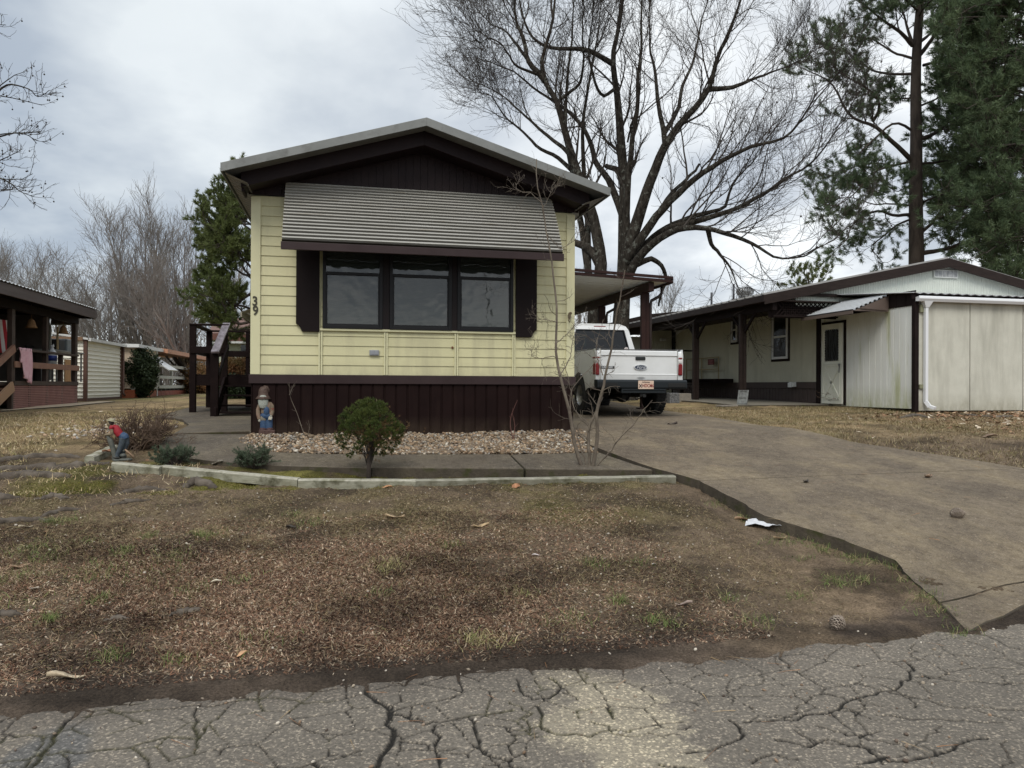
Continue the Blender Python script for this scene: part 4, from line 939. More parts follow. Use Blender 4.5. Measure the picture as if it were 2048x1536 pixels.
du = HV(1853, 700, NV0-.1).x
b = Buf(); b.add([(du-.12, NV0-.17, 3.41), (du+.13, NV0-.17, 3.41), (du+.13, NV0-.05, 3.41), (du-.12, NV0-.05, 3.41), (du-.045, NV0-.13, 3.27), (du+.05, NV0-.13, 3.27), (du+.05, NV0-.05, 3.27), (du-.045, NV0-.05, 3.27)], [(0, 1, 5, 4), (1, 2, 6, 5), (2, 3, 7, 6), (3, 0, 4, 7)])
b.box(du-.036, du+.036, NV0-.12, NV0-.04, 1.12, 3.27); b.bar((du+.0, NV0-.085, 1.14), (du+.05, NV0-.15, 1.02), .095, .085, (0, 0, 1)); b.bar((du+.05, NV0-.15, 1.03), (du+.09, NV0-.26, .99), .095, .07)
obj('downspout', b, M_gutter, gt, bevel=.006)
p = HV(1844, 616, NV0-.03); b = Buf(); b.box(p.x-.06, p.x+.04, NV0-.06, NV0, p.z-.10, p.z+.08); b.cm = 0; obj('lamp_box', b, mat('aged_green', (.22, .22, .14), rough=.6), nb, bevel=.01)
p = HV(1842, 773, NV0-.03); b = Buf(); b.box(p.x-.04, p.x+.05, NV0-.05, NV0, p.z-.05, p.z+.05); obj('socket_box', b, mat('aged_green', (.22, .22, .14), rough=.6), nb, bevel=.01)
# main gabled body
GV0 = 17.2; gpk = HV(1897, 517, GV0-.06); gl = 10.32; zgl = 3.78; zpk = gpk.z; um = gpk.x; gr_ = 2*um-gl
s2 = (zpk-zgl)/(um-gl)
zr = lambda u: zpk-abs(u-um)*s2
b = Buf()
for a, c in ((gl+1.0, um), (um, gr_-1.0)):
    n = 60
    for i in range(n):
        x0 = a+(c-a)*i/n; x1 = a+(c-a)*(i+1)/n; xm = (x0*.45+x1*.55)
        for (q0, q1, d0, d1) in ((x0, xm, 0, .018), (xm, x1, .018, 0)):
            b.add([(q0, GV0+.10+d0, 3.55), (q1, GV0+.10+d1, 3.55), (q1, GV0+.10+d1, zr(q1)-.12), (q0, GV0+.10+d0, zr(q0)-.12)], [(0, 1, 2, 3)])
obj('gable_cladding', b, M_gab, nb)
b = Buf()
for a, c in ((gl, um), (um, gr_)):
    b.prism([(a, zr(a)-.24), (c, zr(c)-.24), (c, zr(c)+.005), (a, zr(a)+.005)], 1, GV0-.10, GV0-.06)
    b.prism([(a, zr(a)-.17), (c, zr(c)-.17), (c, zr(c)-.14), (a, zr(a)-.14)], 1, GV0-.06, GV0+.12)
b.box(gl+1.25, gr_, GV0+.0, GV0+.085, 3.80, 3.88)
obj('rake_board', b, M_umber, nb, bevel=.005)
b = Buf(); NB = 30.0
b.prism([(gl, zgl-.03), (um, zpk-.03), (gr_, zgl-.03), (gr_, zgl+.02), (um, zpk+.02), (gl, zgl+.02)], 1, GV0-.085, NB)
i = 0; v = GV0
while v < NB:
    b.bar((gl-.03, v, zgl+.03), (um, v, zpk+.03), .09, .035); v += .42
rf = obj('roof', b, mat('roof_sheet', (.30, .29, .28), (.36, .35, .33), rough=.45, metal=.3), nb)
# eave: dark fascia, white gutter lip highlights come from the ribbed sheet
b = Buf(); b.box(gl-.03, gl+.01, GV0-.1, NB, zgl-.17, zgl+.0); b.box(gl+.01, WU+.1, GV0-.08, NB, zgl-.14, zgl-.11)
obj('eave_fascia', b, M_umber, nb, bevel=.004)
b = Buf(); b.box(10.60, 10.72, GV0, NB, zgl-.36, zgl-.14); obj('porch_beam', b, M_dumber, nb)
vt = HV(1891, 548, GV0+.08); b = Buf(); b.box(vt.x-.38, vt.x+.38, GV0+.055, GV0+.095, vt.z-.11, vt.z+.11)
vn = obj('gable_vent', b, mat('vent_white', (.62, .64, .62), rough=.5), nb, bevel=.006)
b = Buf()
for i in range(6): b.box(vt.x-.345+i*.118, vt.x-.345+i*.118+.092, GV0+.045, GV0+.054, vt.z-.075, vt.z+.075)
obj('vent_louvre', b, mat('vent_grey', (.22, .23, .24), (.42, .43, .44), sc=9, rough=.5), vn)
# long side wall
b = Buf(); grooved(b, 18.22, NB, 1.60, zgl-.05, .26, .006, .005, lambda a, d, t: (WU+.03+d, a, t)); b.box(WU+.05, gr_-.8, GV0+.2, NB, .9, 3.6); obj('side_wall', b, M_cream, nb)
b = Buf(); grooved(b, 18.22, NB, .80, 1.60, .17, .02, .012, lambda a, d, t: (WU+.015+d, a, t)); b.box(WU-.015, WU+.02, 18.22, NB, 1.42, 1.60); obj('skirting', b, mat('grey_brown_skirt', (.045, .030, .026), (.058, .040, .034), sc=3, rough=.6), nb)
GLASS2 = M_glass('shaded_glass', (.5, .52, .52), .02, .12)
def win(parent, u, v0, v1, z0, z1, fm, label=None):
    b = Buf(); f = .07
    b.box(u-.05, u, v0, v0+f, z0, z1); b.box(u-.05, u, v1-f, v1, z0, z1); b.box(u-.05, u, v0+f, v1-f, z0, z0+f); b.box(u-.05, u, v0+f, v1-f, z1-f, z1); b.box(u-.045, u, v0+f, v1-f, (z0+z1)/2-.03, (z0+z1)/2+.03)
    w = obj('window', b, fm, parent, bevel=.004, label=label)
    b = Buf(); b.add([(u-.02, v0+f, z0+f), (u-.02, v1-f, z0+f), (u-.02, v1-f, z1-f), (u-.02, v0+f, z1-f)], [(0, 1, 2, 3)]); obj('pane', b, GLASS2, w)
    b = Buf(); b.add([(u-.006, v0+f, z0+f), (u-.006, v1-f, z0+f), (u-.006, v1-f, z1-f), (u-.006, v0+f, z1-f)], [(0, 1, 2, 3)]); obj('curtain', b, mat('net_curtain', (.03, .032, .032), (.055, .058, .056), sc=4, st=(8, 8, .5), rough=.9), w)
    b = Buf(); e = .07; b.box(u-.02, u+.0, v0-e, v0, z0-e, z1+e); b.box(u-.02, u, v1, v1+e, z0-e, z1+e); b.box(u-.02, u, v0, v1, z0-e, z0); b.box(u-.02, u, v0, v1, z1, z1+e); obj('casing', b, M_dumber, w)
    return w
M_wh = mat('white_vinyl_frame', (.62, .63, .62), rough=.4)
q0 = HU(1577, 715, WU+.03); q1 = HU(1546, 632, WU+.03); win(nb, WU+.03, q0.y, q1.y, HU(1577, 717, WU).z, HU(1546, 631, WU).z, M_wh, 'tall white framed window')
q0 = HU(1476, 684, WU+.03); q1 = HU(1464, 636, WU+.03); win(nb, WU+.03, q0.y, q1.y, q0.z, q1.z, M_wh, 'small white framed window')
# panel door
dv0 = HU(1687, 700, WU-.03).y; dv1 = HU(1646, 700, WU-.03).y; dz0 = 1.02; dz1 = HU(1666, 648, WU-.03).z
b = Buf(); e = .07; b.box(WU-.03, WU+.0, dv0-e, dv0-.005, dz0-.03, dz1+e); b.box(WU-.03, WU, dv1+.005, dv1+e, dz0-.03, dz1+e); b.box(WU-.03, WU, dv0-.005, dv1+.005, dz1+.005, dz1+e); obj('door_frame', b, M_dumber, nb)
b = Buf(); d0, d1 = WU-.075, WU-.035
zm = dz0+(dz1-dz0)*.50; wz0, wz1 = zm+.07, dz1-.14; wv0, wv1 = dv0+.14, dv1-.14
b.box(d0, d1, dv0, wv0, dz0, dz1); b.box(d0, d1, wv1, dv1, dz0, dz1); b.box(d0, d1, wv0, wv1, dz0, wz0); b.box(d0, d1, wv0, wv1, wz1, dz1)
b.box(d0-.010, d0, dv0+.05, dv1-.05, zm-.02, zm+.015)
X0, X1, Z0, Z1 = dv0+.13, dv1-.13, dz0+.16, zm-.10
for a_, c_ in (((X0, Z0), (X1, Z1)), ((X0, Z1), (X1, Z0))): b.bar((d0-.008, a_[0], a_[1]), (d0-.008, c_[0], c_[1]), .07, .016, (1, 0, 0))
for a_, c_ in (((X0-.04, Z0-.04), (X1+.04, Z0-.04)), ((X0-.04, Z1+.04), (X1+.04, Z1+.04)), ((X0-.04, Z0), (X0-.04, Z1)), ((X1+.04, Z0), (X1+.04, Z1))): b.bar((d0-.006, a_[0], a_[1]), (d0-.006, c_[0], c_[1]), .03, .014, (1, 0, 0))
dr = obj('door', b, mat('cream_door', (.62, .62, .52), (.66, .66, .57), sc=3, rough=.5, c3=(.42, .46, .20), sc3=4, st3=(1, 1, .6), lo3=.62, hi3=.8), nb, bevel=.003, label='white crossbuck door with scalloped window')
b = Buf(); n = 13; pts = []
def scal(a, c, n, f):
    return [f(a+(c-a)*(i/(n*6)), .018*abs(math.sin(math.pi*i/6))) for i in range(n*6)]
ring = scal(wv0+.02, wv1-.02, 6, lambda t, d: (t, wz0+.03-d))+scal(wz0+.03, wz1-.03, 11, lambda t, d: (wv1-.02+d, t))+scal(wv1-.02, wv0+.02, 6, lambda t, d: (t, wz1-.03+d))+scal(wz1-.03, wz0+.03, 11, lambda t, d: (wv0+.02-d, t))
b.add([(d0-.004, p[0], p[1]) for p in ring], [tuple(range(len(ring)))]); obj('door_window', b, mat('dark_glass', (.012, .013, .013), (.05, .055, .055), sc=3, st=(4, 4, .6), rough=.08, spec=.6), dr)
b = Buf(); b.ell((d0-.04, dv0+.06, zm-.03), (.03, .03, .03)); b.bar((d0-.03, dv0+.06, zm-.02), (d0-.05, dv0+.05, zm-.24), .02, .02); obj('door_handle', b, mat('handle_metal', (.2, .2, .2), rough=.35, metal=.8), dr)
# striped awning over that door
q = [HU(1600, 632, WU-.9), HU(1705, 630, WU-.9)]
av1, av0 = HU(1603, 632, WU-1.0).y, HU(1706, 628, WU-1.0).y
b = Buf(); prof = []; zt2, zb2 = 3.66, HU(1650, 628, WU-1.0).z; ut, ub = WU-.04, WU-1.0; nn = 8
for i in range(nn*8+1):
    t = i/(nn*8); w = .018*(1 if (t*nn) % 1 < .5 else -1); prof.append((ut+(ub-ut)*t-w*.4, zt2+(zb2-zt2)*t+w))
b.strip(prof, lambda p, t: (p[0], t, p[1]), av0, av1)
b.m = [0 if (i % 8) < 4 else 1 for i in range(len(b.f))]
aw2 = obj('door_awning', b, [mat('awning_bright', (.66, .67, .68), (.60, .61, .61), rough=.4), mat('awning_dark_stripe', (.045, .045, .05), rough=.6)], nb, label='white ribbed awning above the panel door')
b = Buf(); b.box(ub-.02, ub, av0, av1, zb2-.09, zb2-.01); b.add([(ub, av0+.01, zb2-.02), (WU-.03, av0+.01, zb2-.02), (WU-.03, av0+.01, zt2-.03)], [(0, 1, 2)]); b.bar((ub+.2, av0-.01, zb2+.05), (WU-.1, av0-.01, zb2+.02), .02, .02); obj('awning_valance', b, mat('valance_brown', (.12, .09, .075), rough=.5), aw2)
# lattice under the porch eave
b = Buf(); lv0, lv1 = 17.3, 17.34; 
for i in range(-4, 16):
    x0 = 10.75+i*.12
    for sgn in (1, -1):
        a_ = Vector((x0, lv0, 3.30)); c_ = Vector((x0+.38*sgn, lv0, 3.68))
        if min(a_.x, c_.x) < 10.7 or max(a_.x, c_.x) > 12.5: continue
        b.bar(a_, c_, .012, .03, (0, 1, 0)) if False else b.bar(a_, c_, .03, .012, (0, 1, 0))
b.box(10.68, 12.55, lv0-.02, lv0+.02, 3.26, 3.30)
obj('lattice', b, M_dumber, nb)
b = Buf(); b.box(10.62, 12.58, 17.40, 17.44, 3.24, 3.72); obj('lattice_shade_panel', b, M_dumber, nb)  # dark panel added to stand for the shade behind the lattice
# porch posts with braces
for (px, py) in ((1487, 809), (1393, 803)):
    g = G(px, py, .04); u = 10.66; g = HU(px, py, u)
    b = Buf(); zg_ = h(u, g.y)-.02; b.box(u-.13, u-.05, g.y-.05, g.y+.05, zg_, 3.45); b.box(u-.035, u+.06, g.y-.05, g.y+.05, zg_, 3.45)
    ps = obj('porch_post', b, M_umber, nb, bevel=.004)
    b = Buf()
    b.bar((u, g.y-.05, 2.95), (u, g.y-.62, 3.45), .06, .06); b.bar((u, g.y+.05, 2.95), (u, g.y+.62, 3.45), .06, .06); obj('brace', b, M_dumber, ps)
# roof fittings
p = D(1490, 592, 25.2); zz_ = zr(p.x)
b = Buf(); b.lathe([(.20, -.2), (.20, .0), (.22, .0), (.22, .03)], (p.x, p.y, zz_+.12), 18)
n = 24
for i in range(n):
    a = 2*math.pi*i/n
    pts = [(p.x+r_*math.cos(a+tw), p.y+r_*math.sin(a+tw), zz_+.16+z) for r_, z, tw in ((.20, 0, 0), (.27, .07, .15), (.29, .14, .3), (.25, .22, .45), (.12, .27, .6), (.02, .28, .7))]
    b.tube(pts, .018, 4, flat=.4)
b.lathe([(.17, .0), (.2, .14), (.14, .24), (.03, .27)], (p.x, p.y, zz_+.15), 16)
obj('turbine_vent', b, mat('aluminium', (.45, .45, .44), rough=.35, metal=.8), rf)
for (px, py0, py1, Y) in ((1467, 568, 604, 26), (1423, 585, 610, 27)):
    p = D(px, py1, Y); q = D(px, py0, Y); b = Buf(); b.tube([(p.x, p.y, p.z-.3), (p.x, p.y, q.z)], .04, 8); obj('vent_pipe', b, mat('pipe_grey', (.10, .10, .11), rough=.5), rf, smooth=True)
# wall fittings
p = HU(1589, 769, WU); b = Buf(); b.box(WU-.12, WU-.01, p.y-.11, p.y+.11, p.z-.07, p.z+.07); b.box(WU-.16, WU-.12, p.y-.05, p.y+.10, p.z-.08, p.z+.05); obj('dryer_vent', b, mat('vent_white', (.62, .64, .62), rough=.5), nb, bevel=.01)
# porch steps and rail at the far end
b = Buf()
fs = thing('porch_steps', 'dark wooden steps with sloping rail under the cream home porch roof', 'steps', (11.4, 24.5, 1.0))
p0 = HU(1394, 806, 11.9)
for i in range(4):
    b = Buf(); z = 1.04+.17*(i+1); u_ = 10.9+.28*i; b.box(u_, u_+.32, 22.9, 25.3, z-.04, z); obj('tread', b, M_dumber, fs, bevel=.004)
b = Buf(); b.box(11.95, WU+.02, 22.8, 25.6, 1.60, 1.72); obj('landing', b, M_dumber, fs)
for (a, c) in (((10.85, 25.35, 1.0), (10.85, 25.35, 1.95)), ((11.95, 25.35, 1.0), (11.95, 25.35, 2.75))):
    b = Buf(); b.bar(a, c, .10, .10, (0, 1, 0)); obj('rail_post', b, M_umber, fs)
b = Buf(); b.bar((10.75, 25.35, 1.95), (12.0, 25.35, 2.78), .12, .05); obj('handrail', b, M_umber, fs)
b = Buf(); b.bar((11.9, 25.3, 2.76), (12.55, 25.3, 2.76), .16, .05); obj('shelf_rail', b, M_umber, fs)
# tubular barrier with a warning plate on the wall
br = thing('wall_gate', 'thin tan metal frame gate with a small red sign against the cream wall', 'gate', (12.4, 22.6, 1.6))
a = HU(1373, 715, 12.45); c = HU(1437, 763, 12.45); b = Buf(); y0, y1, z0, z1 = c.y, a.y, 1.66, HU(1437, 714, 12.45).z
for p, q in (((y0, z0), (y0, z1)), ((y1, z0), (y1, z1)), ((y0, z1), (y1, z1)), ((y0, (z0+z1)/2), (y1, (z0+z1)/2)), ((y0, z0+.04), (y1, z0+.04)), (((y0+y1)*.5+0*y0, z0), ((y0+y1)*.5, z1))): b.tube([(12.45, p[0], p[1]), (12.45, q[0], q[1])], .022, 6)
obj('frame', b, mat('tan_tube', (.34, .28, .16), rough=.5), br)
p = HU(1422, 724, 12.43); b = Buf(); b.box(12.42, 12.435, p.y-.22, p.y+.22, p.z-.10, p.z+.10); sg = obj('sign', b, mat('maroon_sign', (.10, .012, .016), rough=.5), br)
b = Buf(); 
for zo, w in ((.045, .17), (0, .14), (-.05, .16)): b.box(12.417, 12.42, p.y-w, p.y+w, p.z+zo-.010, p.z+zo+.010)
obj('sign_lettering', b, mat('sign_mark', (.30, .12, .12), rough=.5), sg)
# bay at the far end, with its own roof line
bay = thing('far_bay', 'ribbed cream room with small lamp at the far end of the cream home porch', 'porch room', (11.6, 27.5, 1.05))
BV = 27.3
b = Buf(); x0, x1 = HV(1303, 700, BV).x, HV(1344, 700, BV).x
x0b = HV(1232, 700, BV).x
grooved(b, x0-.02, x1, 1.0, HV(1320, 648, BV).z, .1, .012, .010, lambda a, d, t: (a, BV+d, t)); obj('wall', b, M_cream, bay)
b = Buf(); b.box(x0b, x0-.14, BV+.3, BV+.4, 1.9, 3.4); obj('rear_wall', b, mat('pale_bay_wall', (.56, .56, .47), rough=.6), bay)
b = Buf(); b.box(x0b-.3, x0-.02, BV+.1, BV+.28, 1.0, 2.25); obj('low_wall', b, M_dumber, bay)
p = HV(1324, 680, BV); b = Buf(); b.box(p.x-.12, p.x+.10, BV-.20, BV, p.z-.05, p.z+.05); obj('wall_lamp', b, mat('lamp_white', (.6, .6, .58), rough=.4), bay, bevel=.03)
zA = HV(1215, 650, BV-.5).z; zB = HV(1300, 628, BV-.5).z; zC = HV(1362, 622, BV-.5).z
xA, xB, xC = HV(1180, 655, BV-.5).x, HV(1300, 628, BV-.5).x, HV(1366, 622, BV-.5).x
b = Buf(); b.prism([(xA, zA-.42), (xB, zB-.30), (xC, zC-.25), (xC, zC), (xB, zB), (xA, zA-.1)], 1, BV-.55, BV-.48); b.prism([(xA, zA-.15), (xB, zB-.06), (xC, zC-.06), (xC, zC-.02), (xB, zB-.02), (xA, zA-.11)], 1, BV-.48, BV+4)
obj('roof', b, M_umber, bay, bevel=.004)
b = Buf(); x2, x3 = HV(1346, 700, BV).x, HV(1359, 700, BV).x; zz0, zz1 = HV(1350, 712, BV).z, HV(1350, 655, BV).z
b.box(x2, x3, BV+.02, BV+.04, zz0, zz1); w_ = obj('window', b, mat('dark_glass', (.012, .013, .013)), bay)
b = Buf(); b.box(x2, x3, BV-.01, BV+.018, (zz0+zz1)/2-.04, (zz0+zz1)/2+.0); b.box(x3, x3+.12, BV-.02, BV+.05, 1.0, zz1+.1); b.box(x2-.06, x2-.005, BV-.02, BV+.05, 1.0, zz1+.05); obj('frame', b, M_dumber, w_)
# blocks and boards by the neighbour's path
def small_box(name, label, cat, px, py, w, d, hh, m, rz=0, group=None, z=None):
    g = G(px, py); b = Buf(); b.box(-w/2, w/2, -d/2, d/2, 0, hh)
    o = obj(name, b, m, bevel=min(.012, hh*.2)); o.location = (g.x, g.y, gz1(g.x, g.y)-.01 if z is None else z); o.rotation_euler = (0, 0, rz); return tag(o, label, cat, group)
M_blk = mat('block_concrete', (.20, .18, .15), (.27, .24, .20), sc=9, rough=.9, bump=.5)
small_box('concrete_block', 'tan concrete block on the ground right of the pickup rear wheel', 'block', 1367, 803, .42, .2, .26, M_blk)
small_box('metal_crate', 'dark wire crate behind the pickup rear wheel beside the block', 'crate', 1345, 806, .30, .3, .30, mat('wire_crate', (.05, .05, .05), (.2, .2, .2), sc=30, rough=.6))
small_box('flat_board', 'grey weathered board lying flat left of the leaning porch frame', 'board', 1460, 813, .8, .22, .04, M_blk, .3)
small_box('flat_slab', 'worn paving slab lying under the corner of the cream garage', 'slab', 1862, 813, .75, .35, .06, M_blk, -.2, 'slabs at the garage corner')
small_box('flat_slab', 'long low paving slab left of the garage corner post', 'slab', 1815, 814, .8, .25, .04, M_blk, .15, 'slabs at the garage corner')
b = Buf()
for o_ in (-.17, .17): b.bar((o_, 0, 0), (o_, .16, .50), .05, .03, (0, -1, 0))
for t_ in (.04, .5, .96): b.bar((-.17, .16*t_, .50*t_), (.17, .16*t_, .50*t_), .03, .05, (0, 0, 1))
b.bar((0, .02, .02), (0, .17, .48), .32, .01, (0, -1, 0))
g = G(1480, 812); lf = obj('metal_rack', b, mat('grey_metal_frame', (.20, .21, .20), (.10, .10, .095), sc=9, rough=.6)); lf.scale = (.7, .7, .75); lf.location = (g.x, g.y-.1, h(g.x, g.y)+.04); lf.rotation_euler = (0, 0, -.9); tag(lf, 'grey metal frame leaning against the nearest porch post', 'rack')

# ================================================================== neighbour on the left (open porch)
LU = -7.16
lp = thing('porch_home', 'dark brown home with cluttered open porch and reddish lattice skirt at far left', 'mobile home', (LU, 22.5, .95))
pv = lambda px: HU(px, 740, LU).y
vC = pv(153); vF0 = 12.5
M_pw = mat('porch_wood', (.038, .024, .018), (.06, .038, .028), sc=5, rough=.65)
M_pr = mat('porch_rail_red', (.20, .10, .07), (.26, .14, .09), sc=6, rough=.6)
zfl = HU(90, 762.5, LU).z; zr1 = HU(90, 703.3, LU).z; zr2 = HU(90, 732.3, LU).z; ztop = 3.22
for px, z1, w in ((153, ztop, .17), (94.8, ztop, .13), (27, ztop, .17), (60, zr1, .09), (125, zr1, .09)):
    v = pv(px); b = Buf(); b.box(LU-.1, LU, v-w/2, v+w/2, .88, z1); obj('porch_post', b, M_pw, lp, bevel=.005)
v = 12.6
b = Buf(); b.box(LU-.1, LU, v-.08, v+.08, .88, ztop); obj('porch_post', b, M_pw, lp)
b = Buf(); b.box(LU-.12, LU+.06, pv(28), vC, zr1-.04, zr1+.01); obj('top_rail', b, M_pw, lp)
b = Buf(); b.box(LU+.005, LU+.04, pv(27), vC+.1, zr2-.07, zr2+.07); obj('middle_rail', b, M_pr, lp, bevel=.004)
b = Buf(); b.box(LU-.12, LU+.02, pv(27), vC+.1, zfl-.10, zfl); b.box(-10.5, LU-.12, 12.6, vC, zfl-.1, zfl-.02); obj('porch_floor', b, M_pw, lp)
# lattice skirt
b = Buf(); va_, vb2 = pv(27), vC+.05
b.box(LU-.04, LU-.02, va_, vb2, .85, zfl-.1)
obj('skirt_backing', b, mat('skirt_dark', (.06, .022, .018), rough=.9), lp)
b = Buf(); L = vb2-va_; nh = 62
for i in range(nh):
    v = va_+L*i/nh; b.box(LU-.016, LU-.008, v, v+L/nh*.62, .86, zfl-.1)
for i in range(13):
    z = .88+i*(zfl-.1-.88)/13; b.box(LU-.007, LU+.002, va_, vb2, z, z+(zfl-.98)/13*.6)
obj('lattice_skirt', b, mat('lattice_red', (.24, .115, .10), (.29, .15, .13), sc=3, rough=.7), lp)
# end wall side of lattice
b = Buf(); b.box(-10.5, LU, vC+.05, vC+.09, .85, zfl-.1); obj('end_skirt', b, mat('lattice_red', (.2, .09, .075)), lp)
# roof
eU = LU+.42; z0 = HU(193, 638, eU); zE_ = z0.z; vE = HU(193, 630, eU).y
M_pf = mat('porch_fascia', (.06, .042, .038), (.085, .064, .058), sc=4, st=(1, .2, 3), rough=.6)
b = Buf(); b.box(eU-.03, eU+.01, 10, vE, zE_, zE_+.24); obj('fascia', b, M_pf, lp, bevel=.006)
b = Buf(); prof = []; n = 70
for i in range(n*4+1): t = i/(n*4); prof.append((10+(vE-10)*t, .013*math.sin(2*math.pi*t*n)))
k = len(prof); vs = [(eU+.04, p[0], zE_+.262+p[1]) for p in prof]+[(-10.8, p[0], zE_+.262+.75+p[1]) for p in prof]; b.add(vs, [(i, i+1, k+i+1, k+i) for i in range(k-1)])
obj('roof', b, mat('galvanised', (.5, .5, .5)), lp, solid=.008)
b = Buf(); b.box(-10.8, eU-.03, vE-.04, vE, zE_, zE_+.25); b.box(LU-.14, LU+.02, 12, vC+.1, zE_-.16, zE_+.02); b.box(-10.8, eU-.03, 10.1, vE-.05, zE_+.20, zE_+.23); obj('roof_beam', b, M_dumber, lp)
# house wall at the back of the porch with door and framed pane
b = Buf(); grooved(b, 10, vC+.5, .9, 4.0, .3, .015, .01, lambda a, d, t: (-9.9-d, a, t)); obj('house_wall', b, mat('porch_dark_wall', (.07, .06, .052), (.10, .085, .075), sc=3, rough=.7), lp)
b = Buf(); d = HU(40, 700, -9.85)
q0, q1 = HU(50, 700, -9.85).y, HU(85, 700, -9.85).y
b.box(-9.86, -9.80, q0, q1, zfl, 3.15); pd = obj('porch_door', b, mat('grey_door', (.5, .51, .5), rough=.6), lp, bevel=.02)
c0, c1 = HU(62, 690, -9.8).y, HU(81, 690, -9.8).y; z0_, z1_ = HU(70, 680, -9.8).z, HU(70, 650, -9.8).z
b = Buf(); b.box(-9.80, -9.77, c0, c1, z0_, z1_); bn = obj('banner', b, mat('banner_black', (.012, .012, .012), rough=.8), lp)
R90 = Matrix.Rotation(math.radians(90), 3, 'Z')
text('banner_letter', 'G', .42, mat('banner_mark', (.5, .5, .48), rough=.7), bn, (-9.765, (c0+c1)/2, (z0_+z1_)/2), .004, rot=R90, bold=.01)
# porch end frame (white trim, open)
b = Buf(); e0 = HV(105, 700, vC+.1).x; e1 = HV(145, 700, vC+.1).x; zt3, zb3 = HV(120, 651, vC+.1).z, HV(120, 760, vC+.1).z
b.box(e0-.04, e0, vC-.02, vC+.03, zb3, zt3); b.box(e1, e1+.05, vC-.02, vC+.03, zb3, zt3); b.box(e0, e1, vC-.02, vC+.03, zt3, zt3+.03)
obj('white_screen_frame', b, mat('frame_offwhite', (.45, .45, .40), rough=.6), lp)
b = Buf(); b.box(e0-1.6, e0-.04, vC-.02, vC+.02, zfl, 3.3); b.box(e1+.05, LU-.1, vC-.02, vC+.02, zfl, 3.3); b.box(e0, e1, vC-.02, vC+.02, zt3+.03, 3.3); obj('end_wall', b, mat('porch_dark_wall', (.045, .038, .034)), lp)
# stairs at the near end of that porch, running alongside it
b = Buf(); b.bar((LU+.02, pv(26), zr1+.0), (LU+.02, pv(26)-2.1, zr1-.95), .06, .16); obj('stair_rail', b, M_pr, lp)
b = Buf(); b.bar((LU+.02, pv(24), zfl-.12), (LU+.02, pv(24)-1.3, .85), .05, .22); obj('stair_stringer', b, mat('new_timber', (.36, .22, .13), rough=.7), lp)
for i in range(3):
    b = Buf(); b.box(LU-1.0, LU+.0, pv(24)-.3-.3*i, pv(24)-.3*i, zfl-.20-.17*i, zfl-.16-.17*i); obj('stair_tread', b, M_pr, lp)
# things on the porch
def at(px, py, u): return HU(px, py, u)
p = at(105, 760, LU-.35); b = Buf()
zj = at(103, 757, LU-.35).z
b.lathe([(.10, 0), (.115, .02), (.115, .28), (.10, .34), (.045, .40), (.035, .46), (.05, .47), (.05, .50), (.02, .51)], (0, 0, 0), 16); b.tube([(.0, .0, .48), (-.0, .09, .53), (0, .11, .49)], .015, 6)
st_ = Buf(); st_.box(-.2, .2, -.2, .2, .40, .44)
for a_ in (-.17, .17):
    for c_ in (-.17, .17): st_.box(a_-.02, a_+.02, c_-.02, c_+.02, 0, .40)
st = obj('stool', st_, mat('stool_white', (.4, .4, .38), rough=.6)); yj = at(104, 740, LU-.35).y; st.location = (LU-.35, yj, zfl); tag(st, 'small square stool under the white jug on the left porch', 'stool')
jg = obj('detergent_jug', b, mat('jug_white', (.72, .74, .76), rough=.4), smooth=True); jg.location = (LU-.35, yj, zfl+.44); tag(jg, 'white jug with blue label on a stool behind the porch rail', 'jug')
b = Buf(); b.lathe([(.117, .10), (.117, .24)], (LU-.35, yj, zfl+.44), 16); obj('label_band', b, mat('label_blue', (.03, .06, .30), rough=.4), jg, smooth=True)
# towel
b = Buf(); ta, tb = pv(28)+.05, pv(56); nu_, nz_ = 22, 14; vs = []
for j in range(nz_+1):
    for i in range(nu_+1):
        t = i/nu_; s_ = j/nz_; y = ta+(tb-ta)*(t*(1-.15*s_)+.12*s_); z = zr1+.02-(.62+.30*t)*s_*(.9 if t > .2 else .5); vs.append((LU+.07+.03*math.sin(t*19+s_*3)+.05*s_*0, y, z))
b.add(vs, [(j*(nu_+1)+i, j*(nu_+1)+i+1, (j+1)*(nu_+1)+i+1, (j+1)*(nu_+1)+i) for j in range(nz_) for i in range(nu_)])
o = obj('towel', b, mat('towel_pink', (.62, .36, .40), (.70, .46, .50), sc=6, rough=.95), smooth=True, solid=.01); tag(o, 'pink towel draped over the left porch rail', 'towel')
# flag
b = Buf(); fa_, fb_ = at(-12, 690, LU-.3).y, at(17, 690, LU-.3).y; zf1, zf0 = at(10, 640, LU-.3).z, at(10, 706, LU-.3).z; n = 9
for i in range(n):
    b.cm = i % 2
    y0 = fa_+(fb_-fa_)*i/n; y1 = fa_+(fb_-fa_)*(i+1)/n
    for j in range(6):
        za = zf1+(zf0-zf1)*j/6; zc = zf1+(zf0-zf1)*(j+1)/6
        b.add([(LU-.3+.05*math.sin(i*.9+j*.3), y0, za), (LU-.3+.05*math.sin((i+1)*.9+j*.3), y1, za), (LU-.3+.05*math.sin((i+1)*.9+j*.3+.3), y1, zc), (LU-.3+.05*math.sin(i*.9+j*.3+.3), y0, zc)], [(0, 1, 2, 3)])
o = obj('flag', b, [mat('flag_red', (.38, .02, .03), rough=.85), mat('flag_white', (.6, .58, .55), rough=.85)]); tag(o, 'red and white striped flag hanging in the left porch', 'flag')
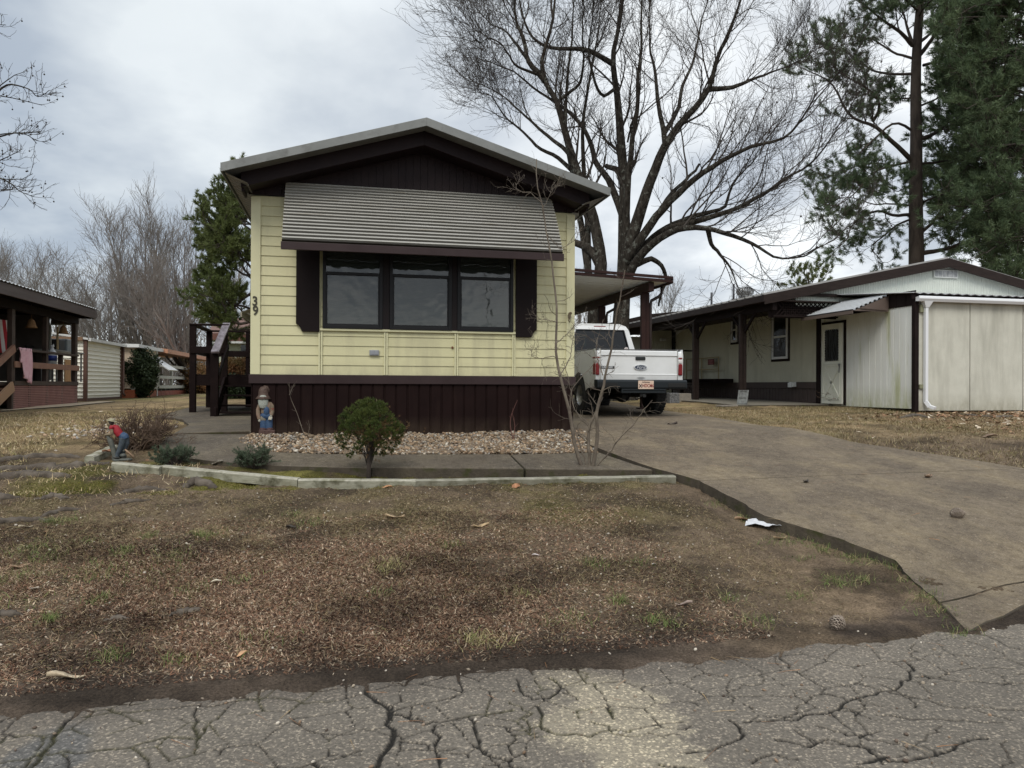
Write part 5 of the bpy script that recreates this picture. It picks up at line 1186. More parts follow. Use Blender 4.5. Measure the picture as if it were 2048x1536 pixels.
# boxes, chair, boards, hanging baskets
def pbox(name, label, cat, px, py, u, w, d, hh, m, z=None):
    p = at(px, py, u); b = Buf(); b.box(-w/2, w/2, -d/2, d/2, 0, hh); o = obj(name, b, m, bevel=.02); o.location = (u, p.y, z if z is not None else zfl); return tag(o, label, cat)
M_box = mat('cooler_grey', (.16, .18, .19), rough=.5)
tb_ = thing('porch_table', 'long low table behind the left porch rail carrying boxes', 'table', (LU-.7, at(118, 740, LU-.7).y, zfl)); L0 = rloc(tb_)
b = Buf(); b.box(L0.x-.3, L0.x+.3, L0.y-1.3, L0.y+1.1, zfl+.82, zfl+.86); obj('table_top', b, mat('table_grey', (.22, .22, .21), rough=.6), tb_)
for a_ in (-1.2, 1.0):
    for c_ in (-.25, .25): b = Buf(); b.box(L0.x+c_-.02, L0.x+c_+.02, L0.y+a_-.02, L0.y+a_+.02, zfl, zfl+.82); obj('leg', b, mat('table_grey', (.22, .22, .21)), tb_)
pbox('storage_box', 'grey storage box on the porch table at the corner', 'box', 124, 690, LU-.7, .45, .55, .34, M_box, zfl+.86)
pbox('dark_box', 'black box on the porch table left of the grey box', 'box', 108, 690, LU-.7, .4, .45, .30, mat('box_black', (.02, .02, .02), rough=.6), zfl+.86)
pbox('plank', 'upright pale plank leaning between the boxes on the left porch', 'plank', 115, 690, LU-.45, .05, .07, .62, mat('pale_pine', (.42, .32, .18), rough=.7), zfl+.86)
pbox('plywood_sheet', 'orange plywood sheet standing at the left porch corner', 'board', 136, 750, LU-.4, .03, .55, .62, mat('plywood', (.42, .24, .11), rough=.7))
for (px, lb) in ((63, 'tan wicker bell hanging under the left porch roof'), (127, 'brown wicker basket hanging near the porch corner post')):
    p = at(px, 640, LU-.15); b = Buf(); b.lathe([(.02, 0), (.07, -.05), (.10, -.17), (.13, -.22), (.12, -.22)], (0, 0, 0), 14); b.tube([(0, 0, 0), (0, 0, .35)], .006, 5); o = obj('hanging_basket', b, mat('wicker', (.30, .17, .08), (.20, .11, .05), sc=30, rough=.8), smooth=True); o.location = (LU-.15, p.y, zE_-.25); tag(o, lb, 'basket', 'baskets hanging in the left porch')
ch = thing('porch_chair', 'dark folding chair behind the pale porch posts', 'chair', (LU-.8, at(80, 750, LU-.8).y, zfl)); L0 = rloc(ch)
b = Buf(); b.box(L0.x-.25, L0.x+.25, L0.y-.25, L0.y+.25, zfl+.42, zfl+.47); obj('seat', b, mat('box_black', (.02, .02, .02)), ch)
b = Buf(); b.box(L0.x-.28, L0.x-.23, L0.y-.25, L0.y+.25, zfl+.47, zfl+.95); obj('backrest', b, mat('box_black', (.02, .02, .02)), ch)
for a_ in (-.22, .22):
    for c_ in (-.22, .22): b = Buf(); b.box(L0.x+c_-.02, L0.x+c_+.02, L0.y+a_-.02, L0.y+a_+.02, zfl, zfl+.42); obj('leg', b, mat('box_black', (.02, .02, .02)), ch)

# ================================================================== corrugated shed
SUx = -7.74
sv0 = HU(171, 740, SUx).y; sv1 = HU(241, 740, SUx).y
sh = thing('metal_shed', 'low white horizontally ribbed metal shed with brown corner trim beside the left porch', 'shed', (SUx-1, sv0, .95))
zs0 = HU(200, 795, SUx).z; zs1 = HU(180, 683, SUx).z+.02
M_rib = mat('ribbed_white', (.84, .82, .73), (.88, .86, .77), sc=3, rough=.5, c3=(.66, .61, .50), sc3=4, st3=(.3, .3, 3), lo3=.6, hi3=.8)
prof = []; n = 14; dz = (zs1-zs0)/n
for i in range(n):
    z = zs0+i*dz; prof += [(0, z), (0, z+dz*.60), (-.03, z+dz*.66), (-.03, z+dz*.76), (0, z+dz*.84), (0, z+dz)]
b = Buf(); b.strip(prof, lambda p, t: (SUx-p[0], t, p[1]), sv0, sv1); b.strip(prof, lambda p, t: (t, sv0+p[0], p[1]), SUx-2.6, SUx); b.strip(prof, lambda p, t: (t, sv1-p[0], p[1]), SUx-2.6, SUx); b.strip(prof, lambda p, t: (SUx-2.6+p[0], t, p[1]), sv0, sv1)
obj('ribbed_wall', b, M_rib, sh)
b = Buf(); b.box(SUx-2.62, SUx+.02, sv0-.02, sv1+.02, .85, zs0); obj('base', b, mat('shed_base', (.10, .06, .045), rough=.8), sh)
for v in (sv0, sv1):
    b = Buf(); b.box(SUx-.05, SUx+.05, v-.05, v+.05, .9, zs1); obj('corner_trim', b, mat('shed_brown', (.10, .05, .035), rough=.6), sh)
b = Buf(); b.tube([(SUx+.09, sv1-.0, zs1), (SUx+.09, sv1, 1.15), (SUx+.16, sv1-.05, 1.05)], .04, 8); obj('downspout', b, mat('shed_brown', (.10, .05, .035)), sh, smooth=True)
b = Buf(); b.prism([(SUx-2.7, zs1+.45), (SUx+.12, zs1+.0), (SUx+.12, zs1+.06), (SUx-2.7, zs1+.51)], 1, sv0-.1, sv1+.1); b.box(SUx+.10, SUx+.18, sv0-.1, sv1+.1, zs1-.03, zs1+.06); obj('roof', b, mat('shed_roof', (.6, .6, .58), rough=.4), sh)
b = Buf(); b.box(SUx-1.7, SUx-.05, sv0-.12, sv0-.02, zs1-.02, zs1+.09); obj('fascia', b, mat('shed_fascia', (.20, .12, .07), rough=.7), sh)

# ================================================================== far home with orange skirt and porch rail
FU = -7.45
pf = lambda px: HU(px, 740, FU).y
fh = thing('porch_bungalow', 'long low home with orange red skirt and white porch rail beyond the holly bush', 'mobile home', (FU, pf(313), 1.0))
zt0 = HU(313, 703, FU).z; fl0, fl1 = sv1+.6, pf(313); fe = pf(430)
M_org = mat('orange_skirt', (.36, .10, .045), (.42, .13, .06), sc=3, rough=.7); M_rd = mat('red_skirt', (.20, .055, .035), (.26, .08, .05), sc=3, rough=.7)
zsk = HU(290, 777, FU).z
b = Buf(); b.box(FU-3.5, FU, fl0, fl1, zsk, zt0); obj('wall', b, mat('peach_wall', (.60, .48, .36), (.66, .54, .42), sc=2, rough=.7), fh)
b = Buf(); b.box(FU-3.5, FU+.02, fl0, fl1, .9, zsk-.04); obj('orange_skirting', b, M_org, fh)
b = Buf(); grooved(b, fl1, fe, .9, zsk-.02, .8, .03, .02, lambda a, d, t: (FU-d, a, t)); obj('red_skirting', b, M_rd, fh)
b = Buf(); b.box(FU-3.5, FU, fl1, fe, zsk-.1, zsk); b.box(FU-.1, FU+.04, fl0, fl1, zsk-.04, zsk+.05); obj('porch_floor', b, mat('frame_offwhite', (.45, .45, .40)), fh)
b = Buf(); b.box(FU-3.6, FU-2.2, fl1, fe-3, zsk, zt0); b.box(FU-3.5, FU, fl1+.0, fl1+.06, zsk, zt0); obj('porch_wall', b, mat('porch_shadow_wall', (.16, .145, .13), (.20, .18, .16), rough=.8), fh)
b = Buf(); b.box(FU-3.6, FU+.2, fl0-.2, fl1+.3, zt0, zt0+.12); obj('gutter_roof', b, mat('frame_white', (.66, .66, .64), rough=.5), fh)
b = Buf(); b.prism([(FU-3.6, zt0+.35), (FU+.35, zt0-.05), (FU+.35, zt0+.12), (FU-3.6, zt0+.52)], 1, fl1+.3, fe+2.5); obj('porch_roof', b, mat('copper_fascia', (.42, .20, .12), (.48, .24, .14), rough=.6), fh)
b = Buf(); b.box(FU-.06, FU+.04, fl1-.06, fl1+.06, zsk-.4, zt0); obj('white_post', b, mat('frame_white', (.66, .66, .64)), fh)
for px in (317, 344, 374, 400, 428):
    v = pf(px); b = Buf(); b.box(FU-.06, FU+.02, v-.08, v+.08, zsk, zsk+.95); obj('rail_post', b, mat('frame_offwhite', (.45, .45, .40)), fh)
for zq in (.95, .48, .08):
    b = Buf(); b.box(FU-.05, FU+.03, fl1+.1, fe, zsk+zq-.08, zsk+zq+.04); obj('porch_rail', b, mat('frame_offwhite', (.45, .45, .40)), fh)
b = Buf(); w0 = pf(297); b.add([(FU+.02, w0, 2.5), (FU+.02, w0+1.5, 2.5), (FU+.75, w0+1.5, 2.0), (FU+.75, w0, 2.0)], [(0, 1, 2, 3)]); obj('window_awning', b, mat('awning_bright', (.6, .6, .6)), fh, solid=.04)

# ================================================================== pale home behind the steps
DV = 31.0
x0 = HV(428, 740, DV).x; x1 = -.5
dh = thing('pale_home', 'pale green home with brown roof edge behind the wooden steps', 'mobile home', ((x0+x1)/2, DV, 1.0))
zA_, zB_ = HV(470, 713, DV).z, HV(470, 685, DV).z
b = Buf(); grooved(b, x0, x1, .95, zB_, .45, .02, .012, lambda a, d, t: (a, DV+d, t)); b.box(x0, x1, DV+.05, DV+4, .95, zB_); obj('wall', b, mat('pale_green_wall', (.44, .48, .36), (.52, .55, .44), sc=1.5, rough=.7), dh)
xw0, xw1 = HV(482, 700, DV).x, HV(540, 700, DV).x; b = Buf(); b.box(xw0, xw1, DV-.03, DV-.002, HV(490, 707, DV).z, HV(490, 690, DV).z); obj('window', b, mat('dark_glass', (.012, .013, .013)), dh)
b = Buf(); b.box(x0-.2, x1, DV-.35, DV-.30, zB_+.03, HV(470, 668, DV-.3).z); b.box(x0-.2, x1, DV-.30, DV+4, zB_+.03, zB_+.08); obj('brown_fascia', b, mat('rust_fascia', (.13, .055, .04), (.16, .07, .05), rough=.7), dh)
b = Buf(); b.box(x0-.2, x1, DV-.38, DV-.28, zB_-.05, zB_+.03); obj('white_trim', b, mat('frame_white', (.66, .66, .64)), dh)
b = Buf(); b.prism([(DV-.35, HV(470, 668, DV-.3).z+.01), (DV+2, HV(470, 668, DV-.3).z+.8), (DV+4.3, HV(470, 668, DV-.3).z+.01)], 0, x0-.2, x1); obj('roof', b, mat('rust_roof', (.16, .09, .07), rough=.7), dh)
# ================================================================== trees
M_bark = mat('grey_bark', (.016, .013, .010), (.050, .043, .035), sc=11, st=(1, 1, .35), rough=.97, spec=.1, bump=1, bsc=16, bdist=.06, c3=(.105, .105, .088), sc3=7, lo3=.56, hi3=.64)
M_twig = mat('twig_bark', (.034, .027, .022), (.052, .043, .036), sc=2, rough=.95)
M_ftwig = mat('far_twig_bark', (.15, .135, .122), (.20, .182, .165), sc=.5, rough=.95)
M_pbark = mat('pine_bark', (.034, .026, .021), (.075, .058, .047), sc=5, st=(1, 1, .3), rough=.95, bump=.8, bsc=14, bdist=.03)
def limb(pts, Y, dY, r0_, r1_, k=16, zo=0):   # traced pixel polyline leaning dY metres in depth
    n = len(pts); P = []
    for i, (x, y) in enumerate(pts):
        t = i/(n-1); P.append(tuple(D(x, y, Y+dY*t)))
    Q = resample(P, k); t = np.linspace(0, 1, k); R = (r0_*(1-t)+r1_*t)
    R = r1_*.8+(r0_*.88-r1_*.8)*(1-t)**1.3
    return Q, R
Z = lambda L: [(820+(x if x > 520 else 520-(520-x)*.52)/2.4, y/2.4) for x, y in L]
def shade_tree():
    Y = 24.0; px = Y/FPX
    base_ = D(1243, 835, Y); bz = h(base_.x, base_.y)
    A = [ # pts, dY, r0, r1
     (Z([(1012, 2010), (1012, 1700), (1020, 1440), (1035, 1300), (1035, 1100), (1045, 900), (1030, 700), (1015, 500), (1010, 420), (985, 310), (995, 200), (1020, 120), (1040, 0), (1050, -150), (1060, -300)]), 1.0, .40, .035, 26),
     (Z([(985, 310), (920, 270), (850, 230), (760, 230), (650, 225), (570, 180), (520, 90), (480, -20), (470, -120)]), 1.5, .11, .02, 14),
     (Z([(1040, 1290), (1055, 1060), (1065, 850), (1090, 640), (1110, 520), (1100, 350), (1130, 280), (1110, 100), (1120, -60), (1130, -200)]), -1.5, .17, .02, 18),
     (Z([(1045, 1300), (1065, 1200), (1110, 1050), (1165, 880), (1220, 720), (1300, 610), (1370, 530), (1450, 440), (1480, 300), (1540, 150), (1620, -40), (1660, -160)]), -2.0, .26, .025, 20),
     (Z([(1450, 440), (1560, 425), (1650, 380), (1740, 340), (1850, 300)]), -1.0, .10, .02, 12),
     (Z([(1222, 700), (1210, 580), (1190, 450), (1185, 350), (1160, 240), (1150, 80), (1160, -80)]), 1.6, .10, .018, 14),
     (Z([(1225, 640), (1300, 530), (1310, 430), (1370, 300), (1400, 100), (1450, -50)]), 2.0, .09, .018, 14),
     (Z([(1060, 1290), (1090, 1220), (1180, 1060), (1290, 940), (1420, 830), (1540, 760), (1640, 710), (1820, 680), (1900, 560), (1960, 450)]), -3.0, .19, .025, 18),
     (Z([(1185, 1040), (1240, 930), (1330, 850), (1370, 790)]), 1.0, .10, .05, 8),
     (Z([(1060, 1320), (1100, 1250), (1180, 1150), (1270, 1080), (1380, 1030), (1530, 990), (1540, 900), (1580, 830), (1660, 760)]), -1.0, .20, .02, 16),
     (Z([(1200, 1130), (1250, 1105), (1400, 1060), (1560, 1010), (1700, 930), (1800, 860), (1900, 800), (1968, 740), (2040, 640)]), -3.5, .14, .02, 16),
     (Z([(1070, 1400), (1100, 1300), (1180, 1190), (1290, 1115), (1400, 1105), (1540, 1140), (1680, 1200), (1750, 1260), (1900, 1245), (1960, 1190)]), -4.0, .18, .02, 18),
     (Z([(1430, 1110), (1450, 1180), (1520, 1240), (1560, 1310), (1590, 1390)]), -2.0, .09, .015, 10),
     (Z([(1090, 1280), (1160, 1240), (1215, 1290), (1232, 1360), (1200, 1420), (1185, 1480)]), 1.0, .12, .04, 10),
     (Z([(1020, 1050), (990, 960), (940, 840), (880, 780), (880, 700), (820, 590), (740, 520), (620, 450), (480, 350), (350, 330), (240, 300)]), 3.0, .15, .02, 20),
     (Z([(1015, 900), (990, 820), (930, 800)]), 1.0, .15, .10, 8),
     (Z([(1110, 520), (1060, 600), (1040, 680)]), 0.3, .05, .04, 6),
     (Z([(1010, 420), (940, 470), (900, 420), (860, 250), (880, 60), (870, -100)]), -1.5, .07, .015, 12),
    ]
    B = [
     (Z([(885, 2010), (880, 1700), (888, 1480), (930, 1280), (905, 1130), (870, 980), (800, 830), (740, 620), (700, 480), (620, 370), (640, 250), (690, 110), (700, -30), (720, -200)]), 0.5, .36, .03, 24),
     (Z([(640, 400), (570, 300), (560, 200), (520, 90), (500, -20), (510, -150)]), 1.2, .12, .02, 12),
     (Z([(850, 1500), (825, 1290), (800, 1060), (755, 800), (730, 600), (745, 380), (770, 200), (780, 0), (790, -120)]), 2.5, .16, .02, 16),
     (Z([(955, 1290), (900, 1215), (840, 1180), (780, 1165), (700, 1100), (600, 1000)]), 1.0, .19, .08, 12),
     (Z([(775, 760), (720, 690), (640, 630), (560, 560), (420, 470), (330, 440), (200, 400)]), 2.5, .09, .015, 14),
     (Z([(745, 830), (700, 770), (610, 720), (560, 650), (400, 570), (260, 450), (150, 440)]), 3.5, .09, .015, 14),
     (Z([(640, 380), (560, 280), (500, 200), (380, 140), (250, 120), (150, 60)]), 3.0, .09, .015, 14),
     (Z([(700, 480), (820, 400), (840, 280), (830, 120), (850, -60)]), -2, .07, .015, 12),
     (Z([(620, 370), (480, 330), (380, 230), (260, 190), (180, 230), (110, 190)]), -1, .06, .012, 12),
     (Z([(880, 1300), (868, 1000), (840, 800), (830, 600), (860, 380), (900, 200), (920, 0), (930, -100)]), 3.0, .13, .015, 14),
    ]
    outs = []
    for nm, L, bx, lab in (('shade_tree', A, 1242, 'huge bare tree with thick spreading limbs behind the carport, the trunk nearer the cream home'), ('shade_tree', B, 1188, 'bare grey trunk leaning left behind the carport roof, left of the thickest trunk')):
        g = np.random.default_rng(5 if L is A else 6)
        b0 = D(bx, 835, Y if L is A else Y+.3)
        t = thing(nm, lab, 'tree', (b0.x, b0.y, h(b0.x, b0.y)), 'bare shade trees behind the carport')
        T1 = []; lists = []
        for pts, dY, r0_, r1_, k in L:
            P, R = limb(pts, Y if L is A else Y+.3, dY, r0_, r1_, k+8)
            P += np.cumsum(g.normal(0, .012, P.shape), 0)*np.minimum(1, np.arange(len(P))/3)[:, None]
            lists.append((P, R))
        def pj(A_): A_ = np.asarray(A_)-np.array(EYE); dd_ = A_ @ np.array(fwd); return np.stack([A_ @ np.array(right)/dd_, A_ @ np.array(up)/dd_], -1)
        for i_ in range(1, len(lists)):
            P, R = lists[i_]; allp = np.concatenate([resample(q_[0], 120) for q_ in lists[:i_]]); dd_ = np.linalg.norm(pj(allp)-pj(P[0]), axis=1); j_ = dd_.argmin()
            P += (allp[j_]-P[0])*((1-np.linspace(0, 1, len(P)))**2.2)[:, None]; lists[i_] = (P, R)
        # root flare and ground contact
        V = []; 
        for P, R in lists:
            V.append(tubes(P[None], R[None], 12))
        P0, R0 = lists[0]; gz_ = h(P0[0][0], P0[0][1])
        V.append(tubes(np.array([[P0[0][0], P0[0][1], gz_-.2], [P0[0][0], P0[0][1], gz_+.15], [P0[0][0], P0[0][1], gz_+.6], P0[1]])[None], np.array([[.62, .52, .43, R0[1]]]), 14))
        Vv, F = merge(V); fast('trunk', Vv, F, M_bark, t, smooth=True)
        # growth
        K = 24
        PP = np.stack([resample(P, K) for P, R in lists]); RR = np.stack([np.interp(np.linspace(0, 1, K), np.linspace(0, 1, len(R)), R) for P, R in lists])
        sel = [i for i in range(len(L)) if i not in ((8, 13, 15, 16) if L is A else (3,))]
        PS, RS = PP[sel], RR[sel]
        P1, R1 = grow(PS, RS, 13, (1.5, 3.9), 9, .38, (.35, .95), .30, .10, .38, .2, .010, .35, g)
        m = P1[:, 0, 2] > 5.2; P1, R1 = P1[m], R1[m]
        tip = grow(PS, RS, 4, (1.6, 3.0), 9, .85, (.1, .5), .25, .08, .7, .2, .010, .1, g)
        P1 = np.concatenate([P1, tip[0]]); R1 = np.concatenate([R1, tip[1]])
        P2, R2 = grow(P1, R1, 8, (.7, 1.9), 7, .12, (.35, .9), .32, .07, .55, .3, .0065, .4, g)
        P3, R3 = grow(P2, R2, 6, (.3, .85), 5, .12, (.4, .9), .35, .05, .6, .5, .0045, .3, g)
        V3 = [tubes(P1, R1, 5), tubes(P2, R2, 3), tubes(P3, R3, 3)]
        Vv, F = merge(V3); fast('crown', Vv, F, M_twig, t)
        # seed balls
        if L is A:
            c = P3[g.choice(len(P3), 260), -1]; c = c[(c[:, 2] < 11) & (c[:, 2] > 4)]; b = Buf()
            for p in c[:120]: b.ell((p[0], p[1], p[2]-.04), (.028, .028, .028), 6, 4)
            o = obj('seed_balls', b, M_twig, t); o['kind'] = 'stuff'
shade_tree()
def bare_tree(name, label, px, Y, top_y, spread, r0_, seed, n1=14, n2=8, n3=6, group=None, m=None, cat='tree', lean=0, up=.10, rmin=.012, fork=3, ang=(.25, .6)):
    g = np.random.default_rng(seed)
    b0 = D(px, 780, Y); z0 = h(b0.x, b0.y); H = D(px, top_y, Y).z-z0
    t = thing(name, label, 'tree', (b0.x, b0.y, z0), group); st = []
    for f in range(fork):
        k = 14; P = np.zeros((k, 3)); a = 2*math.pi*f/fork+g.uniform(0, 1); sp = spread*.27*(0 if fork == 1 else 1)*(0 if f == 0 else 1)
        for i in range(k):
            s = i/(k-1); w = max(0, s-.12)
            P[i] = (b0.x+math.cos(a)*sp*w*1.3+lean*s+g.normal(0, .04)*s, b0.y+math.sin(a)*sp*w*1.3+g.normal(0, .04)*s, z0-.2+(H*g.uniform(.93, 1.0) if f else H)*s*.9)
        R = r0_*(1-np.linspace(0, 1, k)*.93)/(1 if fork == 1 else 1.25)
        st.append((P, R))
    PS = np.stack([p for p, r in st]); RS = np.stack([r for p, r in st])
    P1, R1 = grow(PS, RS, n1, (spread*.40, spread*.80), 9, .16, ang, .16, up, .5, .2, rmin*1.5, .62, g)
    P2, R2 = grow(P1, R1, n2, (spread*.16, spread*.34), 6, .15, (.3, .8), .22, up*.9, .55, .3, rmin, .4, g)
    P3, R3 = grow(P2, R2, max(4, n3-2), (spread*.07, spread*.15), 5, .12, (.3, .8), .25, up*.7, .6, .5, rmin*.7, .3, g)
    Vv, F = tubes(PS, RS, 8); fast('trunk', Vv, F, m or M_ftwig, t, smooth=True)
    Vv, F = merge([tubes(P1, R1, 4), tubes(P2, R2, 3), tubes(P3, R3, 3)]); fast('crown', Vv, F, m or M_ftwig, t)
    return t
gA = 'bare trees behind the far homes'
bare_tree('bare_tree', 'tallest feathery bare tree rising behind the white metal shed and holly bush', 290, 50, 425, 8.0, .26, 121, 15, 9, 7, gA, fork=5, ang=(.35, .8), up=.12)
bare_tree('bare_tree', 'bare tree just left of the pine with upright top branches', 368, 52, 440, 7, .22, 22, 14, 9, 7, gA, fork=4, ang=(.3, .7), up=.12)
bare_tree('bare_tree', 'lower spreading bare tree left of the tallest one above the shed', 222, 48, 555, 8, .20, 23, 13, 9, 7, gA, up=.05, ang=(.4, .9))
bare_tree('bare_tree', 'bare tree whose leaning trunk shows above the red skirted porch', 395, 40, 560, 6, .20, 24, 13, 8, 7, gA, lean=-1.5)
bare_tree('bare_tree', 'small bare tree seen through the deck railing', 455, 44, 560, 6, .18, 25, 13, 8, 6, gA)
bare_tree('bare_tree', 'thin bare tree directly above the holly bush', 262, 58, 560, 7, .18, 26, 13, 8, 6, gA)
bare_tree('bare_tree', 'dense low bare tree right of the holly bush', 335, 60, 580, 7, .18, 34, 13, 8, 6, gA)
bare_tree('bare_tree', 'short bare tree over the shed corner', 185, 62, 600, 7, .18, 38, 13, 8, 6, gA)
gB = 'bare trees above the left porch roof'
bare_tree('bare_tree', 'bare rounded tree above the left end of the porch roof', 15, 62, 515, 8, .2, 27, 14, 8, 6, gB)
bare_tree('bare_tree', 'bare rounded tree in the middle above the porch roof', 58, 66, 513, 8, .2, 28, 14, 8, 6, gB)
bare_tree('bare_tree', 'spreading bare tree above the right end of the porch roof', 112, 58, 522, 8, .2, 29, 14, 9, 7, gB, up=.06, ang=(.4, .8))
bare_tree('bare_tree', 'bare tree at the left picture edge behind the porch', -40, 64, 520, 8, .2, 35, 14, 8, 6, gB)
gC = 'bare trees beyond the carport'
bare_tree('bare_tree', 'small bare tree seen under the carport roof left of the trunks', 1160, 48, 560, 5, .16, 30, 12, 8, 6, gC)
bare_tree('bare_tree', 'small bare tree seen between the carport post and the cream home', 1330, 52, 560, 5, .14, 31, 12, 8, 6, gC)
# brushwood mass closing the far left horizon
g = np.random.default_rng(77); Mn = 2600
uu = g.uniform(-75, 4, Mn); vv = g.uniform(62, 90, Mn); z0 = hn(uu, vv); P = np.zeros((Mn, 6, 3)); d = unit(np.stack([g.normal(0, .35, Mn), g.normal(0, .35, Mn), np.ones(Mn)], 1)); H_ = g.uniform(2, 5.5, Mn)
for i in range(6): P[:, i] = np.stack([uu, vv, z0], 1)+d*(H_*i/5)[:, None]+g.normal(0, .10, (Mn, 3))*i/3
R = .045*(1-np.linspace(0, .8, 6))[None]*np.ones((Mn, 1))
P2, R2 = grow(P, R, 9, (.8, 2.0), 5, .15, (.3, .9), .3, .05, .7, .4, .02, .3, g)
V, F = merge([tubes(P, R, 3), tubes(P2, R2, 3)]); o = fast('distant_brush', V, F, M_ftwig); tag(o, 'grey brown leafless brushwood along the horizon behind the far homes', 'brushwood', kind='stuff')
# ------------------------------------------------------------------ needle foliage
def needles(C, A, n, L, w, g, spread=.9, droop=0.0):
    """C (m,3) tuft centres, A (m,3) tuft axes -> thin triangles"""
    m = len(C); d = unit(A[:, None]+g.normal(size=(m, n, 3))*spread*.6); d[..., 2] -= droop; d = unit(d)
    ln = (L*g.uniform(.6, 1.1, (m, n)))[..., None]; s = unit(np.cross(d, g.normal(size=(m, n, 3))))*w/2
    p = C[:, None]+g.normal(size=(m, n, 3))*L*.12
    V = np.stack([p-s, p+s, p+d*ln], 2).reshape(-1, 3); F = np.arange(len(V)).reshape(-1, 3)
    return V, F
def leafmat(name, a, b_, trans=.25, sc=1.2, rough=.6):
    if name in MATS: return MATS[name]
    m, nt, bs = _nt(name); tc = N(nt, 'ShaderNodeTexCoord'); f, _ = noise_fac(nt, tc.outputs['Object'], sc, .3, .7, detail=4); f2, _ = noise_fac(nt, tc.outputs['Object'], sc*14, .35, .65, detail=2, seed=3)
    c = mixc(nt, f, a, b_); c = mixc(nt, 1.0, c, mixc(nt, f2, (.65, .65, .65), (1.35, 1.35, 1.3)), 'MULTIPLY')
    nt.links.new(c, bs.inputs['Base Color']); bs.inputs['Roughness'].default_value = rough; bs.inputs['Specular IOR Level'].default_value = .25
    tl = N(nt, 'ShaderNodeBsdfTranslucent'); nt.links.new(c, tl.inputs[0]); mx = N(nt, 'ShaderNodeMixShader'); mx.inputs[0].default_value = trans
    out = [n for n in nt.nodes if n.type == 'OUTPUT_MATERIAL'][0]
    nt.links.new(bs.outputs[0], mx.inputs[1]); nt.links.new(tl.outputs[0], mx.inputs[2]); nt.links.new(mx.outputs[0], out.inputs[0]); MATS[name] = m; return m
M_ndl = leafmat('pine_needles', (.075, .115, .062), (.135, .175, .088))
M_ndl2 = leafmat('pine_needles_olive', (.085, .115, .036), (.135, .155, .052))
def pine(label, px, Y, trace, r0_, branches, seed, nm=None, dens=1.0, zbase=None, nl=.17, nw=.013, group=None, k2=7, k3=5, nn=16, L1=(.8, 2.1), L2=(.35, .9), ts=.22):
    g = np.random.default_rng(seed)
    b0 = D(px, 780, Y); z0 = h(b0.x, b0.y); t = thing('pine_tree', label, 'tree', (b0.x, b0.y, z0), group)
    pts = [(b0.x, b0.y, z0-.1)]+[tuple(D(x, y, Y)) for x, y in trace]; k = 24
    P = resample(pts, k); R = np.linspace(r0_, r0_*.35, k)
    BL = []
    for pts_, dY, r_ in branches:
        Q, q = limb(pts_, Y, dY, r_, .018, 18); Q += np.cumsum(g.normal(0, .010, Q.shape), 0); BL.append((Q, q))
    V = [tubes(P[None], R[None], 14)]
    PB = np.stack([q for q, r in BL]); RB = np.stack([r for q, r in BL])
    V.append(tubes(PB, RB, 8)); Vv, F = merge(V); fast('trunk', Vv, F, M_pbark, t, smooth=True)
    P1, R1 = grow(PB, RB, k2, L1, 8, ts, (.4, 1.1), .35, .09, .5, .3, .012, .4, g)
    P2, R2 = grow(P1, R1, k3, L2, 6, .2, (.3, .9), .35, .10, .6, .5, .008, .3, g)
    Vv, F = merge([tubes(P1, R1, 4), tubes(P2, R2, 3)]); fast('twigs', Vv, F, M_pbark, t)
    C = []; A = []
    for Q in (P2,):
        for s in (-1, -2, -3):
            C.append(Q[:, s]); A.append(unit(Q[:, s]-Q[:, s-1]))
    C.append(P1[:, -1]); A.append(unit(P1[:, -1]-P1[:, -2]))
    C = np.concatenate(C); A = np.concatenate(A); keep = g.random(len(C)) < dens; C, A = C[keep], A[keep]
    V, F = needles(C, A, nn, nl, nw, g, 1.0); fast('crown', V, F, nm or M_ndl, t)
    return t
ZP_ = lambda L: [(1520+x/2.845, y/2.845) for x, y in L]
